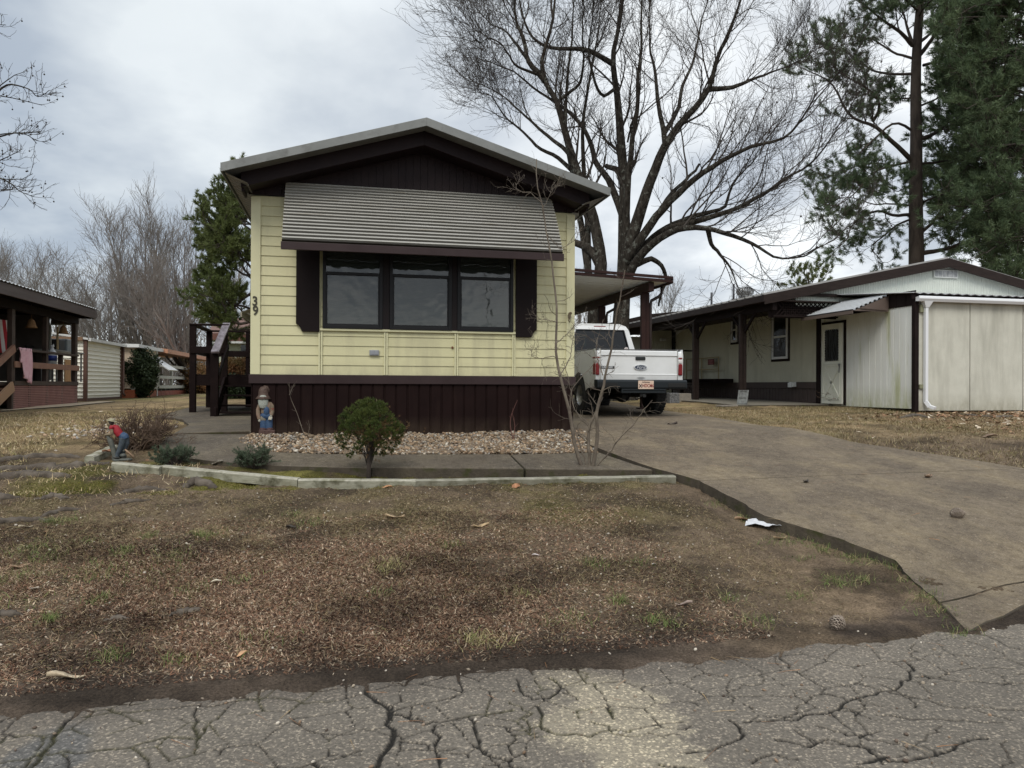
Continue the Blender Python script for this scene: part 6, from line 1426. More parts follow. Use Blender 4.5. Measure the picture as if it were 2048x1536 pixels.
br1 = [ (ZP_([(870, 260), (800, 180), (700, 110), (620, 40), (520, -30)]), -1.5, .11), (ZP_([(870, 260), (830, 120), (800, 20), (760, -80)]), 1, .09), (ZP_([(910, 310), (980, 230), (1060, 120), (1160, 60), (1260, -20)]), -1, .12), (ZP_([(910, 240), (1000, 160), (1120, 120), (1250, 100)]), 2, .09),
 (ZP_([(860, 910), (760, 810), (690, 750), (640, 700), (560, 700), (480, 630), (450, 540), (420, 490), (340, 430), (230, 390), (180, 360)]), -2, .13), (ZP_([(640, 690), (680, 630), (670, 560), (600, 495), (520, 455), (440, 400), (380, 340)]), -2.5, .09),
 (ZP_([(855, 740), (800, 700), (740, 700), (660, 780), (560, 860), (540, 930), (520, 1010), (540, 1080), (440, 1170)]), -1.5, .07), (ZP_([(850, 920), (740, 945), (680, 930), (550, 940), (460, 980), (380, 1010)]), 1, .06),
 (ZP_([(850, 920), (680, 960), (600, 1010), (540, 1090), (430, 1170), (330, 1150)]), -2.5, .06), (ZP_([(850, 1220), (760, 1225), (680, 1190), (580, 1220), (510, 1290), (495, 1370), (420, 1420)]), -1.5, .09),
 (ZP_([(855, 1170), (760, 1160), (640, 1160), (520, 1120), (400, 1130)]), 1.5, .05), (ZP_([(920, 790), (1000, 760), (1080, 690), (1130, 630), (1200, 560), (1300, 520)]), -1, .11), (ZP_([(930, 370), (1050, 340), (1150, 390), (1250, 410), (1400, 330)]), 2, .08),
 (ZP_([(920, 1320), (980, 1270), (1050, 1170), (1150, 1050), (1300, 960), (1400, 880)]), -1.5, .09), (ZP_([(930, 1440), (1060, 1420), (1200, 1370), (1300, 1300), (1420, 1230)]), -1, .13), (ZP_([(920, 930), (1050, 920), (1180, 900), (1300, 800)]), 1.5, .07),
 (ZP_([(860, 1250), (780, 1280), (700, 1340), (620, 1400), (700, 1490)]), .5, .06), (ZP_([(870, 420), (760, 420), (640, 400), (560, 330), (450, 270), (300, 260)]), 1.5, .08), (ZP_([(870, 330), (760, 300), (640, 210), (500, 190), (380, 210)]), 3, .07), (ZP_([(870, 560), (780, 560), (700, 540)]), 2, .05),
 (ZP_([(900, 100), (960, 20), (1050, -60)]), -2, .07), (ZP_([(900, 60), (800, -20), (650, -60)]), -2, .07), (ZP_([(860, 1050), (780, 1090), (700, 1040)]), -2, .04), (ZP_([(920, 600), (1010, 560), (1100, 480), (1220, 470)]), -2, .06), (ZP_([(930, 1150), (1020, 1110), (1120, 1110), (1230, 1120)]), 1, .06)]
pine('tall dark pine with straight trunk and contorted branches left of the garage roof peak', 1833, 34, ZP_([(890, 1400), (885, 1100), (890, 800), (885, 500), (890, 300), (905, 100), (920, -80), (930, -260)]), .40, br1, 31, nl=.23, nw=.020, k2=11, k3=8, nn=22)
br2 = []
g = np.random.default_rng(9)
for i in range(90):
    y = g.uniform(-100, 575); sx_ = -1 if i % 5 else 1; x0 = 2085+g.uniform(-10, 10); L = g.uniform(90, 215)*(1.0 if y < 430 else .7)
    br2.append(([(x0, y), (x0+sx_*L*.35, y-L*.12), (x0+sx_*L*.7, y-L*.10+g.uniform(-15, 15)), (x0+sx_*L, y+g.uniform(-30, 15))], g.uniform(-3.5, 3.5), .07))
gP = 'pines behind the garage'
pine('dense dark green pine filling the right picture edge behind the garage', 2085, 31, [(2085, 600), (2085, 300), (2090, 0), (2095, -250)], .34, br2, 32, dens=.62, nl=.26, nw=.028, k2=10, k3=7, nn=18)
br3 = []
for i in range(40):
    y = g.uniform(-100, 480); sx_ = g.choice([-1, 1]); L = g.uniform(70, 150); x0 = 1985
    br3.append(([(x0, y), (x0+sx_*L*.4, y-L*.1), (x0+sx_*L, y+g.uniform(-30, 20))], g.uniform(-3, 3), .06))
pine('slender pine between the tall trunk and the right picture edge', 1985, 37, [(1985, 600), (1985, 300), (1980, 0), (1980, -200)], .26, br3, 33, nl=.26, nw=.030, k2=9, k3=6, nn=16)
# small pine top far behind the porch roof
pine('small distant pine top showing above the cream home roof', 1617, 60, [(1617, 620), (1617, 545)], .15, [([(1617, 600), (1600, 575), (1585, 556)], 0, .05), ([(1617, 590), (1640, 565), (1655, 552)], 1, .05), ([(1617, 580), (1612, 560), (1608, 546)], -1, .05), ([(1617, 580), (1628, 560), (1632, 546)], 1, .05), ([(1617, 600), (1600, 585), (1590, 566)], 2, .05)], 36, M_ndl2, nl=.3, nw=.05, k2=5, k3=4, nn=14)
# pine behind the left corner of the yellow home
br4 = [([(508, 540), (480, 520), (455, 500), (440, 470)], -.8, .05), ([(508, 440), (485, 430), (460, 420), (445, 400)], .8, .04), ([(508, 580), (475, 600), (440, 625), (405, 630)], -.6, .05), ([(508, 520), (470, 520), (440, 510), (410, 500)], .9, .05), ([(508, 560), (470, 545), (430, 520), (400, 500)], 1, .05), ([(508, 470), (480, 440), (450, 410), (430, 390)], 0, .05), ([(508, 430), (480, 400), (462, 372)], 1, .04), ([(508, 520), (470, 500), (430, 470), (395, 450)], -1, .05), ([(508, 640), (470, 650), (440, 640), (420, 600), (390, 590)], -1, .06), ([(508, 660), (475, 660), (450, 680), (420, 660)], 1, .05),
       ([(508, 590), (470, 590), (430, 575), (380, 560)], 0, .05), ([(508, 620), (460, 610), (420, 620), (370, 600)], 1.2, .05), ([(508, 450), (470, 450), (430, 440), (395, 432)], 1, .04), ([(508, 400), (490, 380), (480, 362)], -.5, .04), ([(508, 610), (480, 625), (450, 600), (430, 560)], 1.4, .04),
       ([(508, 500), (540, 480), (570, 450)], 0, .05), ([(508, 600), (550, 580), (590, 560)], 0, .05), ([(508, 430), (530, 400), (560, 380)], 1, .05), ([(508, 560), (480, 540), (460, 505), (420, 480)], -1.2, .05), ([(508, 480), (470, 480), (440, 490), (400, 480)], .5, .04)]
br4 = [([(508-(508-x)*.74, y+(12 if y < 450 else 0)) for x, y in p_], d_, r_) for p_, d_, r_ in br4]
pine('olive green pine standing behind the left side of the yellow home', 508, 25, [(507, 650), (508, 500), (506, 400), (505, 340)], .16, br4, 37, M_ndl2, nl=.14, nw=.020, k2=12, k3=7, nn=24, L1=(.5, 1.45), L2=(.25, .65), ts=.22)
# sweetgum twigs reaching in from the left
def gum():
    Y = 11.5; g = np.random.default_rng(41)
    b0 = D(-330, 800, Y); t = thing('sweetgum_tree', 'bare branches with hanging seed balls reaching in at the left picture edge', 'tree', (b0.x, b0.y, h(b0.x, b0.y)))
    tr = resample([(b0.x, b0.y, h(b0.x, b0.y)-.1)]+[tuple(D(x, y, Y)) for x, y in ((-325, 500), (-310, 200), (-300, -100), (-290, -300))], 16); R = np.linspace(.28, .09, 16)
    ZG = lambda L: [(x/3.657, y/3.657) for x, y in L]
    L_ = [([(-320, 330), (-200, 250), (-90, 190)]+ZG([(0, 650), (30, 600), (110, 535), (180, 525)]), 1.0, .045), ([(-320, 330), (-190, 260), (-80, 200)]+ZG([(0, 680), (90, 720), (180, 730), (260, 770), (310, 770)]), .5, .045), (ZG([(-60, 700), (60, 610), (150, 630), (240, 660), (260, 720), (330, 690), (360, 660)]), 0, .02),
          ([(-315, 420), (-200, 340), (-90, 285)]+ZG([(0, 985), (100, 960), (200, 980), (300, 965)]), -.5, .04), (ZG([(-100, 1010), (0, 1000), (100, 970), (210, 985), (270, 1050)]), .4, .02), ([(-312, 520), (-200, 420), (-80, 350)]+ZG([(0, 1300), (90, 1320), (200, 1330), (240, 1270)]), .5, .045), (ZG([(-120, 1290), (0, 1300), (80, 1340), (140, 1400), (250, 1440)]), 0, .02),
          (ZG([(-200, 1230), (-60, 1200), (50, 1150), (130, 1110)]), .3, .02), ([(-305, 120), (-180, 60), (-80, 45), (0, 50), (12, 50)], 0, .03), (ZG([(-100, 1360), (0, 1400), (60, 1370)]), .3, .015)]
    ls = [limb(p, Y, d, r, .006, 16) for p, d, r in L_]
    PB = np.stack([a for a, b in ls]); RB = np.stack([b for a, b in ls])
    V, F = merge([tubes(tr[None], R[None], 12), tubes(PB, RB, 6)]); fast('trunk', V, F, M_bark, t, smooth=True)
    P1, R1 = grow(PB, RB, 11, (.22, .6), 7, .45, (.5, 1.1), .4, .12, .5, .4, .004, .3, g); P2, R2 = grow(P1, R1, 4, (.08, .22), 5, .2, (.5, 1.0), .4, .1, .7, .6, .003, .3, g)
    V, F = merge([tubes(P1, R1, 4), tubes(P2, R2, 3)]); fast('crown', V, F, M_twig, t)
    b = Buf()
    for Q in np.concatenate([P1[g.choice(len(P1), 40), -1], P2[g.choice(len(P2), 60), -1]]):
        b.tube([tuple(Q), (Q[0], Q[1], Q[2]-.04)], .0015, 3); b.ell((Q[0], Q[1], Q[2]-.052), (.013, .013, .013), 7, 5)
    o = obj('seed_balls', b, M_twig, t); o['kind'] = 'stuff'
gum()
# ------------------------------------------------------------------ shrubs
def leafy(C, Nn, n, L, w, g):          # small leaf quads at C
    m = len(C); d = unit(Nn[:, None]*.8+g.normal(size=(m, n, 3))); s = unit(np.cross(d, g.normal(size=(m, n, 3)))); ln = (L*g.uniform(.6, 1.1, (m, n)))[..., None]
    p = C[:, None]+g.normal(size=(m, n, 3))*L*.5
    V = np.stack([p, p+d*ln*.5+s*w/2, p+d*ln, p+d*ln*.5-s*w/2], 2).reshape(-1, 3); return V, np.arange(len(V)).reshape(-1, 4)
def shrub(name, label, c, r, m, seed, nC=1500, n=8, L=.05, w=.03, cat='shrub', group=None, lump=.18, stem=True, needle=False, tall=None, fill=.45, gapn=0):
    g = np.random.default_rng(seed); z0 = h(c[0], c[1]); t = thing(name, label, cat, (c[0], c[1], z0), group)
    d = unit(g.normal(size=(nC, 3))); rad = np.clip(1-np.abs(g.normal(0, fill*.5, nC)), .15, 1)
    ph = g.uniform(0, 6, 6)
    az = np.arctan2(d[:, 1], d[:, 0]); lum = 1+lump*np.sin(3*az+ph[0])*np.cos(3*d[:, 2]+ph[1])+lump*.7*np.sin(7*az+ph[2]+5*d[:, 2])+lump*.5*np.sin(11*d[:, 2]+ph[3]+4*az)
    C = np.array([c[0], c[1], c[2]])+d*(rad*lum)[:, None]*np.array(r)
    if gapn:
        keep = np.ones(nC, bool)
        for _ in range(gapn):
            q = C[g.integers(nC)]; keep &= np.linalg.norm((C-q)/np.array(r), axis=1) > .16
        C = C[keep]; d = d[keep]
    C = C[C[:, 2] > z0+.02] if len(C) else C; d = d[:len(C)]
    if stem:
        S = C[g.choice(len(C), min(70, len(C)), replace=False)]; P = np.zeros((len(S), 6, 3)); base = np.array([c[0], c[1], z0-.02])
        fork = np.array([c[0], c[1], z0+(c[2]-r[2]-z0)*.9+.05])
        for i in range(6):
            f = i/5; P[:, i] = base*(1-f)**2+2*f*(1-f)*fork+S*f*f+g.normal(0, .01, S.shape)
        R = (np.linspace(.018, .004, 6)*max(1, r[0]/.5))[None]*np.ones((len(S), 1)); V, F = tubes(P, R, 4)
        fast('stems', V, F, M_twig, t)
        b = Buf(); b.tube([tuple(base), tuple(fork), (c[0]+.01, c[1], c[2])], [.032*max(1, r[0]/.5), .028*max(1, r[0]/.5), .012], 8); obj('trunk', b, M_pbark, t, smooth=True)
    if needle: V, F = needles(C, unit(d+np.array([0, 0, .5])), n, L, w, g, 1.1)
    else: V, F = leafy(C, d, n, L, w, g)
    fast('foliage', V, F, m, t); return t
M_hol = leafmat('holly_leaf', (.020, .032, .014), (.035, .050, .022), .15, 2)
M_con = leafmat('dwarf_conifer', (.034, .062, .016), (.115, .130, .030), .25, 8)
M_jun = leafmat('juniper', (.065, .090, .055), (.105, .13, .085), .2, 6)
M_pho = leafmat('photinia', (.16, .13, .05), (.30, .14, .07), .3, 2)
p = HU(278, 800, SUx+.1); c = D(276, 748, 27.5); shrub('holly_bush', 'round dark green holly bush between the white shed and the orange skirt', (c.x, c.y, c.z), (.62, .60, .86), M_hol, 51, 3200, 9, .09, .055)
c = D(478, 742, 27); shrub('photinia_shrub', 'orange tipped shrub seen through the deck rails', (c.x, c.y, c.z), (.75, .6, .42), M_pho, 52, 1500, 8, .10, .05)
c = D(458, 792, 26); shrub('dark_shrub', 'low dark green shrub behind the left part of the steps', (c.x, c.y, 1.3), (.35, .35, .45), M_hol, 53, 700, 8, .09, .05, group='dark shrubs behind the steps')
c = D(497, 790, 26); shrub('dark_shrub', 'low dark green shrub beside the yellow home corner behind the steps', (c.x, c.y, 1.3), (.35, .35, .45), M_hol, 54, 700, 8, .09, .05, group='dark shrubs behind the steps')
c = D(402, 745, 36); shrub('dark_shrub', 'orange green shrub under the far porch roof end', (c.x, c.y, 1.6), (.9, .9, .8), M_pho, 55, 900, 7, .12, .06)
# dwarf conifer in the front bed
gc = G(737, 950, 0); cz_ = D(741, 853, gc.length and (gc-EYE).dot(fwd)).z; Yc = (gc-EYE).dot(fwd)
t = thing('dwarf_conifer', 'bushy round green dwarf conifer with short trunk in front of the brown skirting', 'shrub', (gc.x, gc.y, gz1(gc.x, gc.y))); g = np.random.default_rng(61)
L_ = []
for (x, y, rx, rz, dy) in ((740, 808, 20, 12, 0), (722, 815, 18, 12, .03), (757, 815, 20, 12, -.03), (705, 826, 18, 12, 0), (690, 838, 14, 10, .03), (730, 833, 22, 14, -.09), (770, 832, 18, 13, .04), (785, 848, 13, 13, 0), (748, 852, 18, 11, -.14), (712, 848, 22, 12, -.08), (688, 858, 12, 9, 0), (778, 866, 16, 12, -.05), (796, 868, 10, 13, .03), (738, 872, 16, 8, -.12), (700, 869, 15, 7, -.05), (683, 884, 9, 8, 0), (790, 884, 12, 11, .02), (720, 889, 15, 7, -.08), (713, 901, 12, 5, .02), (762, 888, 15, 9, -.06), (775, 901, 13, 6, .03), (745, 900, 10, 5, .05), (800, 858, 8, 9, 0), (676, 872, 7, 7, 0), (756, 908, 16, 4, .02), (700, 910, 9, 4, .02), (740, 835, 30, 22, .14), (745, 865, 34, 22, .16), (690, 896, 7, 4, .08)) or ((740, 818, 32, 24, 0), (712, 828, 34, 20, .05), (700, 850, 26, 22, -.05), (765, 838, 30, 26, .1), (782, 862, 24, 24, 0), (742, 850, 36, 26, -.12), (715, 884, 22, 10, .12), (778, 890, 26, 17, .05), (735, 890, 24, 14, -.05), (700, 872, 20, 9, .0), (760, 872, 28, 22, -.1), (745, 840, 40, 30, .15), (690, 838, 14, 12, 0), (800, 872, 10, 12, 0), (722, 806, 20, 12, .05)):
    q = D(x, y, Yc+dy*1.6); s = Yc/FPX; rx *= g.uniform(.8, 1.15); rz *= g.uniform(.8, 1.15); nC = int(rx*rz*.50)+8
    d = unit(g.normal(size=(nC, 3))); rad = np.clip(1-np.abs(g.normal(0, .22, nC)), .1, 1.1); C = np.array(q)+d*rad[:, None]*np.array([rx*s, rx*s*.9, rz*s]); L_.append((C, d))
C = np.concatenate([a for a, b in L_]); d = np.concatenate([b for a, b in L_])
V, F = needles(C, unit(d+np.array([0, 0, .5])), 20, .028, .0030, g, .9); fast('foliage', V, F, M_con, t)
qi = np.array(D(752, 868, Yc)); Ci = qi+g.normal(size=(520, 3))*np.array([.14, .10, .085]); V, F = needles(Ci, unit(Ci-qi), 16, .03, .0026, g, .9); o = fast('dead_needles', V, F, leafmat('dead_needle', (.10, .055, .025), (.16, .10, .045), .1, 9), t)
S = C[g.choice(len(C), 46)]; base = np.array([gc.x, gc.y, gz1(gc.x, gc.y)-.03]); fk = np.array(D(739, 880, Yc)); P = np.zeros((len(S), 6, 3))
for i in range(6): f = i/5; P[:, i] = base*(1-f)**2+2*f*(1-f)*fk+S*f*f
V, F = tubes(P, np.linspace(.005, .0015, 6)[None]*np.ones((len(S), 1)), 4); fast('stems', V, F, M_twig, t)
b = Buf(); b.tube([tuple(base), tuple(D(738, 930, Yc)), tuple(D(739, 905, Yc)), tuple(D(744, 860, Yc))], [.026, .022, .020, .008], 10); obj('trunk', b, M_pbark, t, smooth=True)
q = D(753, 806, Yc); b = Buf(); b.tube([tuple(q-Vector((-.01, 0, .06))), tuple(q+Vector((0, 0, .04)))], .002, 4); obj('dry_stalk', b, mat('straw_stalk', (.35, .3, .18)), t)
def juniper(label, px, py, w, hh, seed, nC):
    gc = G(px, py); Y = (gc-EYE).dot(fwd); s = Y/FPX; g = np.random.default_rng(seed); z0 = gz1(gc.x, gc.y)
    t = thing('juniper_shrub', label, 'shrub', (gc.x, gc.y, z0), 'low juniper shrubs in the front bed')
    a = g.uniform(0, 6.28, 26); P = np.zeros((26, 6, 3)); el = g.uniform(.35, 1.2, 26)
    for i in range(6):
        f = i/5; P[:, i] = np.stack([gc.x+np.cos(a)*w*s*.5*f*np.cos(el)*1.3, gc.y+np.sin(a)*w*s*.4*f*np.cos(el)*1.3, z0+hh*s*f*np.sin(el)+.0*f], 1)+g.normal(0, .008, (26, 3))*f
    R = np.linspace(.006, .0025, 6)[None]*np.ones((26, 1)); P1, R1 = grow(P, R, 7, (.05, .13), 5, .3, (.4, 1), .4, .15, .7, .5, .0018, .2, g)
    V, F = merge([tubes(P, R, 4), tubes(P1, R1, 3)]); fast('stems', V, F, M_pbark, t)
    C = np.concatenate([P1[:, -1], P1[:, -2], P1[:, -3], P[:, -1]]); A = np.concatenate([unit(P1[:, -1]-P1[:, -2])]*3+[unit(P[:, -1]-P[:, -2])])
    V, F = needles(C, A, nC, .032, .005, g, .9); fast('foliage', V, F, M_jun, t)
juniper('low grey green juniper shrub at the left end of the front walk', 350, 932, 78, 34, 71, 13)
juniper('small grey green juniper shrub below the bearded gnome', 508, 938, 60, 42, 72, 12)
# bare bush at the corner of the bed
M_bush = mat('bush_twig', (.075, .046, .030), (.14, .095, .065), sc=4, rough=.9)
def bush():
    gc = G(278, 897); g = np.random.default_rng(81); z0 = gz1(gc.x, gc.y); Y = (gc-EYE).dot(fwd); s = Y/FPX
    t = thing('bare_bush', 'leafless tangled brown bush behind the small leaning statue', 'bush', (gc.x, gc.y, z0))
    n = 46; a = g.uniform(0, 6.28, n); el = g.uniform(.30, 1.35, n); Ln = g.uniform(.45, .95, n)*108*s; P = np.zeros((n, 9, 3)); d = np.stack([np.cos(a)*np.cos(el)*1.15, np.sin(a)*np.cos(el)*.8, np.sin(el)], 1); p = np.array([gc.x, gc.y, z0])+np.stack([g.normal(0, .09, n), g.normal(0, .07, n), np.zeros(n)], 1)
    for i in range(9): P[:, i] = p; d = unit(d+g.normal(0, .24, (n, 3))+np.array([0, 0, .02])); p = p+d*(Ln/8)[:, None]
    R = np.linspace(.010, .004, 9)[None]*np.ones((n, 1)); P1, R1 = grow(P, R, 9, (.12, .36), 7, .25, (.4, 1.1), .5, .06, .7, .5, .003, .3, g); P2, R2 = grow(P1, R1, 4, (.04, .12), 4, .2, (.5, 1.1), .5, .05, .8, .7, .0022, .2, g)
    V, F = merge([tubes(P, R, 5)]); fast('stems', V, F, M_bush, t); V, F = merge([tubes(P1, R1, 3), tubes(P2, R2, 3)]); fast('twigs', V, F, M_bush, t)
    g2_ = g.choice(len(P2), 240); V, F = leafy(P2[g2_, -1], unit(g.normal(size=(240, 3))), 1, .018, .010, g); fast('buds', V, F, mat('bud', (.16, .10, .05)), t)['kind'] = 'stuff'
bush()
# multi-stemmed sapling
M_sap = mat('sapling_bark', (.085, .066, .050), (.17, .14, .105), sc=8, rough=.8, c3=(.10, .08, .065), sc3=5, lo3=.55, hi3=.75)
def sapling():
    gc = G(1180, 940); Y = (gc-EYE).dot(fwd); g = np.random.default_rng(91); z0 = gz1(gc.x, gc.y)
    t = thing('bare_sapling', 'leafless sapling with several crooked stems in front of the pickup and house corner', 'sapling', (gc.x, gc.y, z0))
    q = lambda L: [(1020+x/4.52, 620+y/4.52) for x, y in L]
    S = [(q([(660, 1450), (600, 1280), (565, 1150), (560, 1000), (530, 850), (480, 720), (450, 600), (420, 480), (405, 430), (415, 300), (420, 150), (425, 0)])+[(1111, 590), (1108, 560), (1101, 508), (1093, 452), (1082, 404), (1075, 364), (1068, 340), (1073, 318)], .1, .019, .0045),
         (q([(740, 1440), (790, 1200), (790, 1040), (770, 960), (840, 700), (870, 560), (910, 400), (930, 250), (960, 50), (970, 0)])+[(1238, 605), (1245, 570), (1250, 540)], -.3, .021, .005),
         (q([(720, 1440), (710, 1200), (712, 1060), (800, 880), (840, 740)]), 0, .017, .012),
         (q([(760, 1440), (900, 1290), (1000, 1150), (1080, 1080), (1170, 960)])+[(1292, 815), (1305, 800)], -.3, .009, .003),
         (q([(700, 1440), (640, 1250), (600, 1120), (560, 1000), (540, 850), (545, 740), (600, 650), (690, 560), (790, 450)]), .3, .008, .003),
         (q([(710, 1050), (640, 980), (570, 880), (560, 780), (540, 700), (510, 560), (480, 460)]), .2, .006, .0025), (q([(840, 590), (800, 480), (780, 380), (790, 250)]), .2, .006, .0025), (q([(450, 590), (510, 500), (550, 420), (560, 300), (590, 200)]), .2, .006, .0025),
         (q([(410, 430), (370, 420), (280, 440), (200, 425), (185, 320)]), .1, .004, .002), (q([(420, 300), (480, 250), (550, 180), (600, 120)]), .1, .005, .002), (q([(420, 110), (340, 90), (240, 85)]), .2, .004, .002), ([(1095, 470), (1120, 500), (1150, 480), (1163, 455)], .2, .004, .002), ([(1082, 404), (1060, 385), (1035, 382), (1030, 365)], .1, .004, .0018), ([(1085, 420), (1100, 390), (1115, 365)], 0, .003, .0015)]
    ls = [limb(p, Y, dY, r*1.35, r1*1.5, 22) for p, dY, r, r1 in S]; PB = np.stack([a for a, b in ls]); RB = np.stack([b for a, b in ls]); PB[:, 1:-1] += g.normal(0, .004, PB[:, 1:-1].shape)
    V, F = tubes(PB, RB, 8); fast('stem', V, F, M_sap, t, smooth=True)
    P1, R1 = grow(PB, RB, 9, (.12, .42), 8, .30, (.7, 1.3), .45, .06, .35, .4, .0022, .3, g); P2, R2 = grow(P1, R1, 4, (.05, .16), 5, .2, (.5, 1.1), .45, .05, .7, .6, .0016, .2, g)
    V, F = merge([tubes(P1, R1, 4), tubes(P2, R2, 3)]); fast('twigs', V, F, M_sap, t)
sapling()
def twigplant(label, pts, extra, seed, m, rn=(.05, .15)):
    g = np.random.default_rng(seed); gc = G(*pts[0]); Y = (gc-EYE).dot(fwd)
    t = thing('twig_plant', label, 'twig plant', (gc.x, gc.y, gz1(gc.x, gc.y)), 'bare twigs in the gravel bed')
    ls = [limb(p, Y, .02, .008, .003, 14) for p in [pts]+extra]; PB = np.stack([a for a, b in ls]); RB = np.stack([b for a, b in ls])
    P1, R1 = grow(PB, RB, 3, rn, 6, .4, (.4, 1.0), .4, .1, .5, .5, .002, .3, g); V, F = merge([tubes(PB, RB, 6), tubes(P1, R1, 3)]); fast('stem', V, F, m, t)
twigplant('forked bare twig standing in the gravel right of the gnome', [(614, 882), (605, 860), (594, 825), (580, 795), (578, 765)], [[(614, 882), (605, 860), (600, 845)], [(614, 882), (620, 850)], [(579, 790), (588, 768)]], 95, M_sap)
twigplant('thin reddish twig standing in the gravel near the right end of the skirting', [(1027, 884), (1020, 850), (1022, 830), (1035, 800)], [[(1027, 884), (1030, 850), (1024, 825)]], 96, mat('red_twig', (.12, .05, .04)), (.04, .12))
# dry weeds along the neighbour's wall
for px, lb in ((1738, 'dry brown weed clump against the pale plank wall'), (1700, 'smaller dry weed clump right of the panel door')):
    gc = G(px, 812); g = np.random.default_rng(px); n = 70; a = g.uniform(0, 6.28, n); P = np.zeros((n, 6, 3)); el = g.uniform(.5, 1.4, n); Ln = g.uniform(.15, .5, n); z0 = h(gc.x, gc.y)
    for i in range(6): f = i/5; P[:, i] = np.stack([gc.x+g.normal(0, .1)+np.cos(a)*Ln*f*np.cos(el)*1.6, gc.y+np.sin(a)*Ln*f*np.cos(el)*1.6, z0+Ln*f*np.sin(el)], 1)
    P1, R1 = grow(P, np.full((n, 6), .005), 4, (.05, .2), 5, .4, (.3, 1), .4, .05, .8, .5, .004, .3, g)
    V, F = merge([tubes(P, np.full((n, 6), .005), 3), tubes(P1, R1, 3)]); o = fast('dry_weeds', V, F, M_bush); tag(o, lb, 'weeds', 'dry weeds along the cream home wall')
# ================================================================== ground scatter
M_col = mat('litter', (1, 1, 1), rough=.9, attr=True, spec=.15)
def ico():
    t = (1+5**.5)/2; v = unit(np.array([(-1, t, 0), (1, t, 0), (-1, -t, 0), (1, -t, 0), (0, -1, t), (0, 1, t), (0, -1, -t), (0, 1, -t), (t, 0, -1), (t, 0, 1), (-t, 0, -1), (-t, 0, 1)], float))
    f = np.array([(0, 11, 5), (0, 5, 1), (0, 1, 7), (0, 7, 10), (0, 10, 11), (1, 5, 9), (5, 11, 4), (11, 10, 2), (10, 7, 6), (7, 1, 8), (3, 9, 4), (3, 4, 2), (3, 2, 6), (3, 6, 8), (3, 8, 9), (4, 9, 5), (2, 4, 11), (6, 2, 10), (8, 6, 7), (9, 8, 1)]); return v, f
def stones(name, u, v, size, cols, m, zoff=.3, z=None):
    iv, fi = ico(); n = len(u); s = size[:, None]*rng.uniform(.55, 1.15, (n, 3)); s[:, 2] *= .7
    jit = 1+rng.normal(0, .13, (n, 12, 1)); P = iv[None]*jit*s[:, None]; a = rng.uniform(0, 6.28, n); ca, sa_ = np.cos(a)[:, None], np.sin(a)[:, None]
    X = P[..., 0]*ca-P[..., 1]*sa_; Y = P[..., 0]*sa_+P[..., 1]*ca; tl = rng.normal(0, .3, (n, 1))
    Zz = P[..., 2]+X*tl+((gz(u, v) if z is None else z)+s[:, 2]*zoff)[:, None]
    V = np.stack([X+u[:, None], Y+v[:, None], Zz], -1).reshape(-1, 3); F = (fi[None]+12*np.arange(n)[:, None, None]).reshape(-1, 3)
    return fast(name, V, F, m, cols=np.repeat(cols, 12, 0), smooth=False)
def inpoly(u, v, poly):
    c = np.zeros(u.shape, bool); n = len(poly)
    for i in range(n):
        (x1, y1), (x2, y2) = poly[i], poly[(i+1) % n]
        c ^= ((y1 > v) != (y2 > v)) & (u < (x2-x1)*(v-y1)/(y2-y1+1e-12)+x1)
    return c
gp = [tuple(G(x, y)[:2]) for x, y in ((482, 893), (500, 903), (540, 909), (700, 911), (900, 912), (1100, 911), (1246, 907), (1215, 893), (1180, 878), (1146, 868))]+[(3.12, 10.05), (-1.17, 10.05), (-1.3, 9.9)]
n = 24000; u = rng.uniform(-1.7, 3.6, n); v = rng.uniform(8.7, 10.1, n); k = inpoly(u, v, gp); u, v = u[k], v[k]; n = len(u)
pal = np.array([(.42, .33, .24), (.34, .25, .17), (.50, .44, .37), (.27, .19, .13), (.60, .56, .50), (.24, .20, .17), (.36, .34, .32), (.46, .32, .22)])
cols = pal[rng.choice(8, n, p=[.22, .2, .12, .16, .05, .12, .07, .06])]*rng.uniform(.32, 1.0, (n, 1))*np.array([1.0, .98, .92])
mound = .035+.03*np.clip((v-9.0), 0, 1)
o = stones('gravel_bed', u, v, rng.uniform(.010, .030, n), cols, M_col, z=gz(u, v)+mound*rng.uniform(.2, 1, n)); tag(o, 'tan and white river gravel in front of the brown skirting', 'gravel', kind='stuff')
b = Buf(); nn = len(gp)
me_ = Buf(); cxg = (1.0, 9.7)
me_.add([(x, y, h(x, y)+.028) for x, y in gp]+[(1.0, 9.6, h(1, 9.6)+.045)], [(i, (i+1) % nn, nn) for i in range(nn)]); o = obj('gravel_soil', me_, mat('gravel_soil', (.12, .09, .06), (.18, .13, .09), sc=30, rough=.95)); tag(o, kind='structure')
